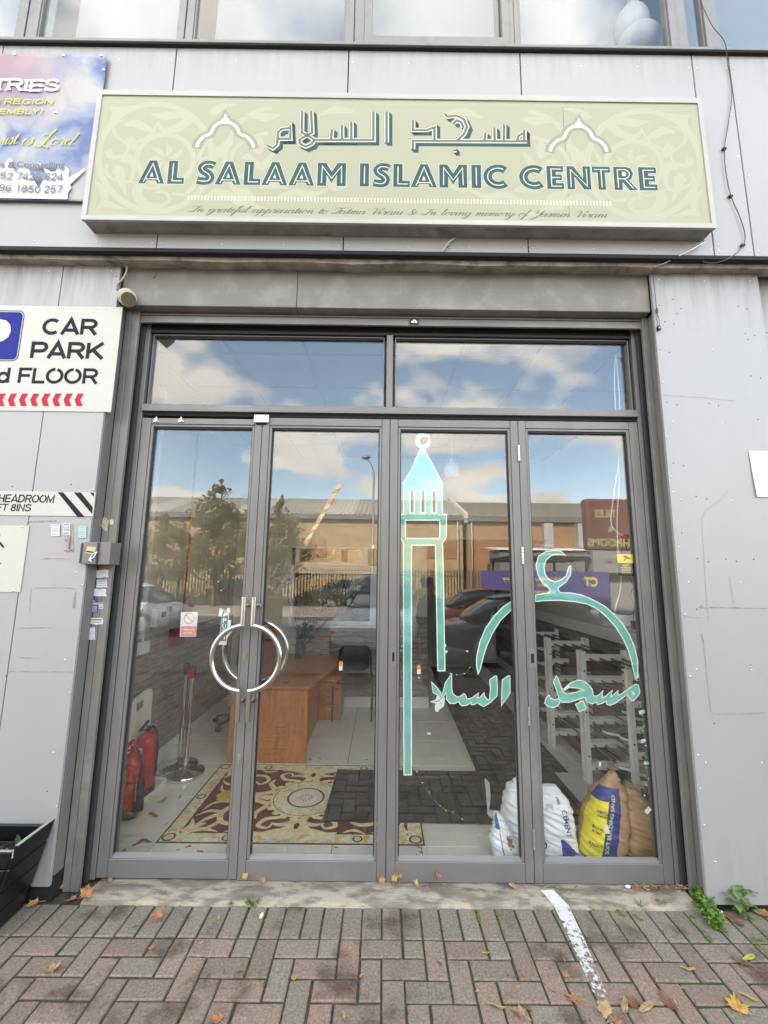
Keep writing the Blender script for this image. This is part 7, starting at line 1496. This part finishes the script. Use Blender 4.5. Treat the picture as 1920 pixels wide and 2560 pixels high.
# trees
brk = mat('bark',(.10,.08,.06),.9,var=.3,vs=20,bump=.5,bs=30)
fo = [film_mat('leaf_mass_green',(.29,.275,.14)),film_mat('leaf_mass_olive',(.37,.32,.17))]
def tree(x, y, h, r, label, n_, mt_, seed, lo=.22):
    R_ = random.Random(seed); O = thing('tree',label,'tree',(x,y,.05)); g = MB()
    trunk = crom([(x,y,.0),(x+R_.uniform(-.1,.1),y,h*.3),(x+R_.uniform(-.15,.15),y,h*.6),(x+.05,y,h*.97)],5); k = len(trunk); g.tube(trunk,[.14*(1-.85*i/(k-1)) for i in range(k)],8); tips = []
    for q in range(17):
        t_ = .22+.72*q/16; p = Vector(trunk[int(t_*(k-1))]); a = q*2.4+R_.uniform(-.3,.3); rr = r*(1-abs(t_-.42)*1.25)*R_.uniform(.8,1.1); e = p+Vector((math.cos(a)*rr,math.sin(a)*rr,rr*.55)); mdl = (p+e)/2+Vector((0,0,-.05)); g.tube([p,mdl,e],[.045*(1.1-t_),.03*(1.1-t_),.008],5); tips.append((p,e,rr))
    g.build('trunk',brk,O)
    g = MB(); q = 0; tries = 0; off = seed*3.7
    prof = lambda t_: max(.04,(1-abs((t_-.36)/.64)**1.3 if t_ > .36 else 1-((.36-t_)/.36)**2*.75))*(1 if t_ < .7 else 1-.35*(t_-.7)/.3)
    while q < n_ and tries < n_*12:
        tries += 1; t_ = R_.random(); rr = r*prof(t_); u = R_.random()**.55; a = R_.uniform(0,2*PI)
        if R_.random() > (rr/r)**1.4+.06: continue
        lump = 1+.30*math.sin(a*3+t_*17+off)+.16*math.sin(a*7-t_*31)
        p = Vector((x+math.cos(a)*rr*u*lump,y+math.sin(a)*rr*u*lump,h*(.20+.80*t_)+R_.gauss(0,.05)))
        if noise.noise(p*1.5+Vector((off,0,0)))+.55*noise.noise(p*3.6) < .05+.25*(u-.5): continue
        d = Vector((R_.gauss(0,1),R_.gauss(0,1),R_.gauss(0,.7))).normalized(); e = d.orthogonal().normalized(); l = R_.uniform(.05,.095); q += 1
        g.add([p-d*l,p+e*l*.55,p+d*l,p-e*l*.55],[(0,1,2,3)])
    g.build('crown',mt_,O)
tree(-8.7,-16.3,6.9,2.3,'broad bushy street tree with a thin pointed top, mirrored left of the ring handles',15000,fo[0],3)
tree(-11.6,-16.4,5.1,1.7,'thin olive leafed tree at the far left of the mirrored street',7000,fo[1],5)
tree(-5.4,-16.2,5.9,1.6,'leafy green street tree mirrored just right of the ring handles',11000,fo[0],9)
def shrub(x, y, w_, h, label, n_, mt_, seed):
    R_ = random.Random(seed); g = MB()
    for q in range(n_):
        a,t_ = R_.uniform(0,6.3),R_.random()**.5; p = Vector((x+math.cos(a)*t_*w_,y+math.sin(a)*t_*.5,abs(R_.gauss(0,1))*h*.35*(1.25-t_)+.1)); d = Vector((R_.gauss(0,1),R_.gauss(0,1),R_.gauss(0,1))).normalized(); e = d.orthogonal().normalized(); l = R_.uniform(.05,.1)
        g.add([p-d*l,p+e*l*.5,p+d*l,p-e*l*.5],[(0,1,2,3)])
    tag(g.build('shrub',mt_,origin=(x,y,.05)),label,'shrub')
shrub(-3.2,-17.6,1.9,2.0,'dense dark green shrub growing through the fence below the barrier arm',2200,fo[0],1); shrub(-10.5,-17.6,2.6,1.5,'low olive shrub under the left street trees',1800,fo[1],2); shrub(-6.6,-17.5,1.6,1.3,'small shrub between the two larger street trees',1000,fo[0],4)
# street lamp, barrier arm
O = thing('street_lamp','tall slim street lamp post leaning its lantern to the left','street lamp',(-.46,-14.4,.05)); sp2 = mat('galvanised_grey',(.22,.21,.19),.5,.5)
g = MB(); g.tube([(-.46,-14.4,.05),(-.46,-14.4,1.4),(-.47,-14.4,1.45),(-.48,-14.4,6.8)],[.09,.09,.055,.045],10); g.build('pole',sp2,O); g = MB(); g.tube([(-.48,-14.4,6.8),(-.62,-14.4,7.2),(-.80,-14.4,7.45)],.03,8); g.build('bracket',sp2,O); g = MB(); g.ball((-.88,-14.4,7.55),.20,8,(1.15,.7,.55)); g.build('lantern',sp2,O); g = MB(); g.box(-.53,-14.46,3.0,-.40,-14.33,3.2); g.build('notice_plate',M['white'],O)
O = thing('parking_barrier','raised car park barrier arm with yellow and white slanting stripes','barrier',(-3.3,-6.4,0)); ye = mat('barrier_yellow',(.62,.38,.08),.5)
p0,p1 = Vector((-3.05,-6.38,1.12)),Vector((-1.27,-6.38,4.45)); g = MB(); d_ = (p1-p0); s_ = Vector((d_.z,0,-d_.x)).normalized()*.055; n_ = 22; th = Vector((0,.03,0))
for i in range(n_):
    a,b_ = p0+d_*(i/n_),p0+d_*((i+1)/n_); g.cur = i % 2; sk = d_.normalized()*.06
    vs = [a-s_-sk,a+s_+sk,b_+s_+sk,b_-s_-sk]; g.add([v-th for v in vs]+[v+th for v in vs],[(0,1,2,3),(7,6,5,4)]+[(k_,k_+4,(k_+1) % 4+4,(k_+1) % 4) for k_ in range(4)])
g.build('arm',[ye,mat('barrier_pale',(.72,.68,.58),.5)],O); g = MB(); g.box(-3.3,-6.6,0,-2.85,-6.2,1.15); g.build('cabinet',mat('barrier_cabinet',(.35,.30,.06),.5),O,bevel=.02)
g = MB(); g.tube([(-3.35,-6.36,1.0),(-3.05,-6.36,1.12)],.05,8); g.build('counterweight',M['black'],O)
# purple trade counter sign and red tile shop sign, both facing the entrance
pu = mat('sign_purple',(.075,.065,.22),.5); yt = mat('sign_yellow',(.62,.50,.06),.5)
O = thing('shop_sign','purple opening hours sign with yellow lettering fixed along a fence, mirrored','sign',(5.2,-8.45,.6)); g = MB(); g.box(3.3,-8.50,.75,7.6,-8.42,1.98); g.build('board',pu,O)
def mt2(g, t_, xr, z, h, w_, y=-8.415, bold=.02, al='L'): g.text(t_,0,z,h,w=w_,bold=bold,align=al,fm=lambda a,b_: (xr-a,y,b_))
def vx(px, D): return at(px*1.1574,1430,D)[0]
g = MB(); mt2(g,'Monday to Friday',vx(1212,14),1.66,.145,vx(1212,14)-vx(1085,14)); mt2(g,'6am – 8pm',vx(1183,14),1.47,.13,1.0); mt2(g,'Saturday',vx(1200,14),1.25,.13,.85); mt2(g,'7am – 6pm',vx(1190,14),1.06,.13,1.0); mt2(g,'Sunday Closed',vx(1215,14),.84,.12,1.25); mt2(g,'CT',vx(1291,14),1.50,.30,vx(1291,14)-vx(1262,14),bold=.04); g.build('lettering',yt,O)
g = MB(); 
for x in (3.6,5.4,7.3): g.cyl((x,-8.56,0),(x,-8.56,2.2),.04,None,8)
g.build('post',pal,O)
O = thing('shop_sign','dark red tile shop sign on a grey wall, mirrored at the right edge','sign',(7.9,-8.6,1.9)); rs = mat('shop_red',(.125,.040,.035),.6); gry = mat('shop_grey',(.24,.235,.235),.8)
g = MB(); g.box(7.0,-8.9,2.72,9.6,-8.5,4.5); g.build('board',rs,O,bevel=.08,seg=3); tx = mat('shop_olive_letters',(.34,.31,.13),.6); g = MB()
mt2(g,'TILES',vx(1345,14),3.85,.27,vx(1345,14)-vx(1296,14),-8.49,.03); mt2(g,'&',vx(1336,14),3.35,.2,.2,-8.49,.03); mt2(g,'BATHROOMS',9.05,2.85,.27,9.05-vx(1276,14),-8.49,.03); g.build('lettering',tx,O)
g = MB(); g.box(7.15,-8.9,1.95,9.6,-8.52,2.70); mt_g = gry; g.build('lower_board',gry,O); g = MB(); mt2(g,'BATHROOMS',9.0,2.25,.2,1.5,-8.51,.03); g.build('lower_lettering',mat('shop_grey_letters',(.18,.175,.17),.8),O)
g = MB(); g.box(7.9,-9.6,0,12.5,-8.95,4.3); tag(g.build('shop_wall',gry),'plain grey shop wall behind the dark red sign','wall')
g = MB(); g.box(4.4,-11.5,2.35,7.1,-8.6,2.50); 
for x,y in ((4.5,-8.7),(7.0,-8.7),(4.5,-11.4),(7.0,-11.4)): g.cyl((x,y,0),(x,y,2.35),.05,None,8)
tag(g.build('canopy',mat('dark_canopy',(.025,.025,.03),.6)),'dark flat canopy on four posts standing behind the purple sign','canopy')
# vehicles
gls = mat('vehicle_glass',(.015,.018,.02),.06,spec=.8); tyr = mat('tyre',(.015,.015,.015),.8)
def car(name, label, x, y, rz, L_, W_, H, colr, van=False):
    Mx = Matrix.Translation((x,y,0)) @ Matrix.Rotation(rz,4,'Z'); O = thing(name,label,'van' if van else 'car',(x,y,0)); pt = mat(name+'_paint',colr,.22,.0,spec=.7)
    if not van: low = [(-.5,.42,.62,.34),(-.485,.30,.72,.42),(-.40,.24,.86,.475),(-.22,.22,.92,.5),(.05,.22,.92,.5),(.22,.22,.90,.5),(.36,.23,.80,.49),(.455,.26,.68,.45),(.49,.34,.60,.39),(.5,.40,.55,.33)]; top = [(-.40,.86,.45),(-.27,1.33,.38),(-.12,1.44,.37),(.05,1.43,.375),(.14,1.30,.39),(.25,.90,.45)]
    else: low = [(-.5,.35,1.0,.47),(-.48,.28,1.1,.49),(-.2,.25,1.12,.5),(.2,.25,1.12,.5),(.34,.25,1.10,.495),(.45,.27,.98,.47),(.49,.34,.80,.42),(.5,.42,.70,.38)]; top = [(-.495,1.0,.48),(-.48,1.85,.43),(-.1,1.95,.43),(.12,1.92,.42),(.22,1.62,.43),(.33,1.11,.46)]
    kz = H/(1.44 if not van else 1.95)
    def loft(secs, name_, mt_, ring):
        g = MB(); g.sm = True; vs = []; k = 0
        for s_ in secs:
            R_ = ring(s_); k = len(R_)
            for (yy,zz__) in R_: vs.append(Mx @ Vector((s_[0]*L_,yy*W_,zz__*kz)))
        n_ = len(secs); g.add(vs,[(i*k+j,i*k+(j+1) % k,(i+1)*k+(j+1) % k,(i+1)*k+j) for i in range(n_-1) for j in range(k)]+[tuple(range(k))[::-1],tuple(range((n_-1)*k,n_*k))]); o = g.build(name_,mt_,O); o.modifiers.new('smooth','SUBSURF').levels = 1; o.modifiers['smooth'].render_levels = 1; return o
    loft(low,'body',pt,lambda s_: [(-s_[3]*.92,s_[1]),(s_[3]*.92,s_[1]),(s_[3],s_[1]+(s_[2]-s_[1])*.35),(s_[3],s_[1]+(s_[2]-s_[1])*.7),(s_[3]*.93,s_[2]),(s_[3]*.4,s_[2]+.03),(-s_[3]*.4,s_[2]+.03),(-s_[3]*.93,s_[2]),(-s_[3],s_[1]+(s_[2]-s_[1])*.7),(-s_[3],s_[1]+(s_[2]-s_[1])*.35)])
    base = top[0][1]-.05; loft(top,'cabin_glass',gls,lambda s_: [(-.44,base),(.44,base),(s_[2],max(s_[1],base+.01)),(s_[2]*.5,max(s_[1],base+.01)+.02),(-s_[2]*.5,max(s_[1],base+.01)+.02),(-s_[2],max(s_[1],base+.01))])
    rs_ = [t_ for t_ in top if t_[1] > top[2][1]*.9]; loft([(t_[0],t_[1],t_[2]) for t_ in rs_],'roof',pt,lambda s_: [(-s_[2]*1.03,s_[1]-.04),(s_[2]*1.03,s_[1]-.04),(s_[2]*.9,s_[1]+.035),(-s_[2]*.9,s_[1]+.035)])
    for sx in (-.31,.33):
        for sy in (-1,1):
            g = MB(); a = Mx @ Vector((sx*L_,sy*W_*.505,.32)); b_ = Mx @ Vector((sx*L_,sy*W_*.39,.32)); g.cyl(b_,a,.32,None,20); wl = g.build('wheel',tyr,O); g = MB(); c_ = Mx @ Vector((sx*L_,sy*W_*.512,.32)); g.cyl(a,c_,.21,.19,16); g.build('rim',M['alu'],wl)
    for sy in (-1,1):
        g = MB(); p = Mx @ Vector((.455*L_ if not van else .462*L_,sy*W_*.36,(.62 if not van else .80)*kz)); g.obox(p,.16,.30,.12,rz=rz+sy*-.35); g.build('headlight',mat('lamp_clear',(.6,.6,.6),.1),O,bevel=.03)
        g = MB(); p = Mx @ Vector((-.478*L_,sy*W_*.39,(.74 if not van else .95)*kz)); g.obox(p,.12,.26,.14,rz=rz+sy*.35); g.build('tail_light',mat('lamp_red',(.40,.012,.012),.15),O,bevel=.03)
        g = MB(); p = Mx @ Vector(((.17 if not van else .29)*L_,sy*W_*.55,(.96 if not van else 1.18)*kz)); g.obox(p,.12,.20,.13,rz=rz); g.build('mirror',pt,O,bevel=.03)
    if van:
        for sy in (-1,1): g = MB(); p = Mx @ Vector((.485*L_,sy*W_*.40,.62)); g.obox(p,.08,.12,.08,rz=rz); g.build('indicator',mat('amber_lamp',(.7,.22,.01),.2),O)
    return O
car('parked_car','black saloon car parked close behind the camera, its tail towards the person',3.55,-3.9,0.06,4.6,1.8,1.42,(.012,.013,.016))
car('parked_car','red hatchback parked beyond the black saloon, facing left',2.9,-7.2,PI-.05,4.2,1.75,1.42,(.36,.012,.014))
car('parked_van','white panel van parked nose-on to the entrance',.05,-5.6,PI/2+.12,4.9,1.95,1.85,(.70,.70,.70),True)
car('parked_car','white car parked at the far left of the forecourt',-8.3,-7.6,PI,4.3,1.75,1.45,(.62,.63,.64))
car('parked_car','dark grey car behind the fence under the left street trees',-8.5,-20.5,0,4.3,1.75,1.45,(.05,.055,.06))
car('parked_car','pale blue car behind the fence right of the street trees',-2.6,-20.5,PI,4.3,1.75,1.45,(.35,.42,.48))
# two people
skn = mat('skin',(.36,.20,.13),.55); hr = mat('dark_hair',(.015,.011,.009),.7)
def person(label, x, y, rz, h, cl_top, cl_leg, vest=None):
    O = thing('person',label,'person',(x,y,0)); Mx = Matrix.Translation((x,y,0)) @ Matrix.Rotation(rz,4,'Z') @ Matrix.Scale(h/1.75,4)
    V_ = [(0,0,.95),(0,0,1.12),(0,.0,1.30),(0,0,1.43),(0,-.01,1.51),(0,-.02,1.60),(0,-.015,1.70)]; R_ = [(.15,.11),(.14,.10),(.165,.11),(.10,.08),(.055,.055),(.075,.09),(.06,.075)]; E_ = [(0,1),(1,2),(2,3),(3,4),(4,5),(5,6)]
    for s_ in (-1,1):
        k = len(V_); V_ += [(s_*.10,0,.90),(s_*.11,-.015,.50),(s_*.115,.02,.09),(s_*.12,-.13,.04)]; R_ += [(.095,.10),(.062,.065),(.042,.048),(.035,.03)]; E_ += [(0,k),(k,k+1),(k+1,k+2),(k+2,k+3)]
        k = len(V_); V_ += [(s_*.19,0,1.40),(s_*.235,.02,1.12),(s_*.22,-.10,.90),(s_*.215,-.13,.83)]; R_ += [(.06,.06),(.045,.045),(.034,.034),(.03,.018)]; E_ += [(3,k),(k,k+1),(k+1,k+2),(k+2,k+3)]
        for q in range(4): j = len(V_); V_ += [(s_*(.20+.012*q),-.15-.006*q,.78-.006*(1.5-abs(q-1.5))),(s_*(.20+.012*q),-.155,.735-.008*(1.5-abs(q-1.5)))]; R_ += [(.009,.009),(.007,.007)]; E_ += [(k+3,j),(j,j+1)]
        j = len(V_); V_ += [(s_*.195,-.165,.81),(s_*.193,-.18,.775)]; R_ += [(.010,.010),(.008,.008)]; E_ += [(k+3,j),(j,j+1)]
    me = bpy.data.meshes.new('body'); me.from_pydata([Mx @ Vector(v)-Vector((x,y,0)) for v in V_],E_,[]); o = bpy.data.objects.new('body',me); C.objects.link(o); o.parent = O; o.location = (0,0,0); _org[o] = (x,y,0)
    sk = o.modifiers.new('skin','SKIN'); 
    layer = me.skin_vertices[0] if len(me.skin_vertices) else None
    if layer is None:
        bm_ = __import__('bmesh').new(); bm_.from_mesh(me); bm_.verts.layers.skin.verify(); bm_.to_mesh(me); bm_.free(); layer = me.skin_vertices[0]
    for i,r_ in enumerate(R_): layer.data[i].radius = (r_[0]*h/1.75,r_[1]*h/1.75)
    layer.data[0].use_root = True; o.modifiers.new('smooth','SUBSURF').render_levels = 1
    mm = mat('clothed_body',cl_top,.85); t = mm.node_tree; b = t.nodes['Principled BSDF']; tc = t.nodes.new('ShaderNodeTexCoord'); s = t.nodes.new('ShaderNodeSeparateXYZ'); t.links.new(tc.outputs['Object'],s.inputs[0]); r = t.nodes.new('ShaderNodeValToRGB'); dv = t.nodes.new('ShaderNodeMath'); dv.operation = 'DIVIDE'; dv.inputs[1].default_value = h; t.links.new(s.outputs['Z'],dv.inputs[0]); t.links.new(dv.outputs[0],r.inputs[0]); r.color_ramp.interpolation = 'CONSTANT'; e = r.color_ramp.elements
    e[0].position = 0; e[0].color = (.02,.02,.02,1); e[1].position = .06; e[1].color = (*cl_leg,1); q = e.new(.49); q.color = (*(vest or cl_top),1); q = e.new(.60); q.color = (*(vest or cl_top),1); q = e.new(.855); q.color = (.36,.20,.13,1); t.links.new(r.outputs[0],b.inputs['Base Color']); me.materials.append(mm)
    T = lambda v: Mx @ Vector(v); g = MB(); g.sm = True
    c_ = T((0,.012,1.685)); g.ball(c_,.098*h/1.75,8,(.86,1.0,1.0)); g.build('hair',hr,O)
    g = MB(); g.ball(T((0,-.105,1.615)),.014,5,(.8,1.1,1.3)); 
    for s_ in (-1,1): g.ball(T((s_*.082,-.005,1.615)),.022,5,(.4,.8,1.3))
    fc = g.build('face',skn,O); g = MB()
    for s_ in (-1,1): g.ball(T((s_*.03,-.095,1.635)),.010,4)
    g.ribbon([(-.022,0),(0,-.003),(.022,0)],.007,lambda a,b_: tuple(T((a,-.1015,1.575+b_)))); g.build('features',mat('dark_features',(.05,.02,.015),.5),O)
person('person standing in a dark coat and dark trousers near the black car',.81,-1.5,2.6,1.76,(.012,.012,.015),(.015,.015,.02))
person('person in a yellow high visibility jacket near the red car',1.05,-5.1,2.9,1.74,(.62,.75,.03),(.02,.025,.05),(.62,.75,.03))
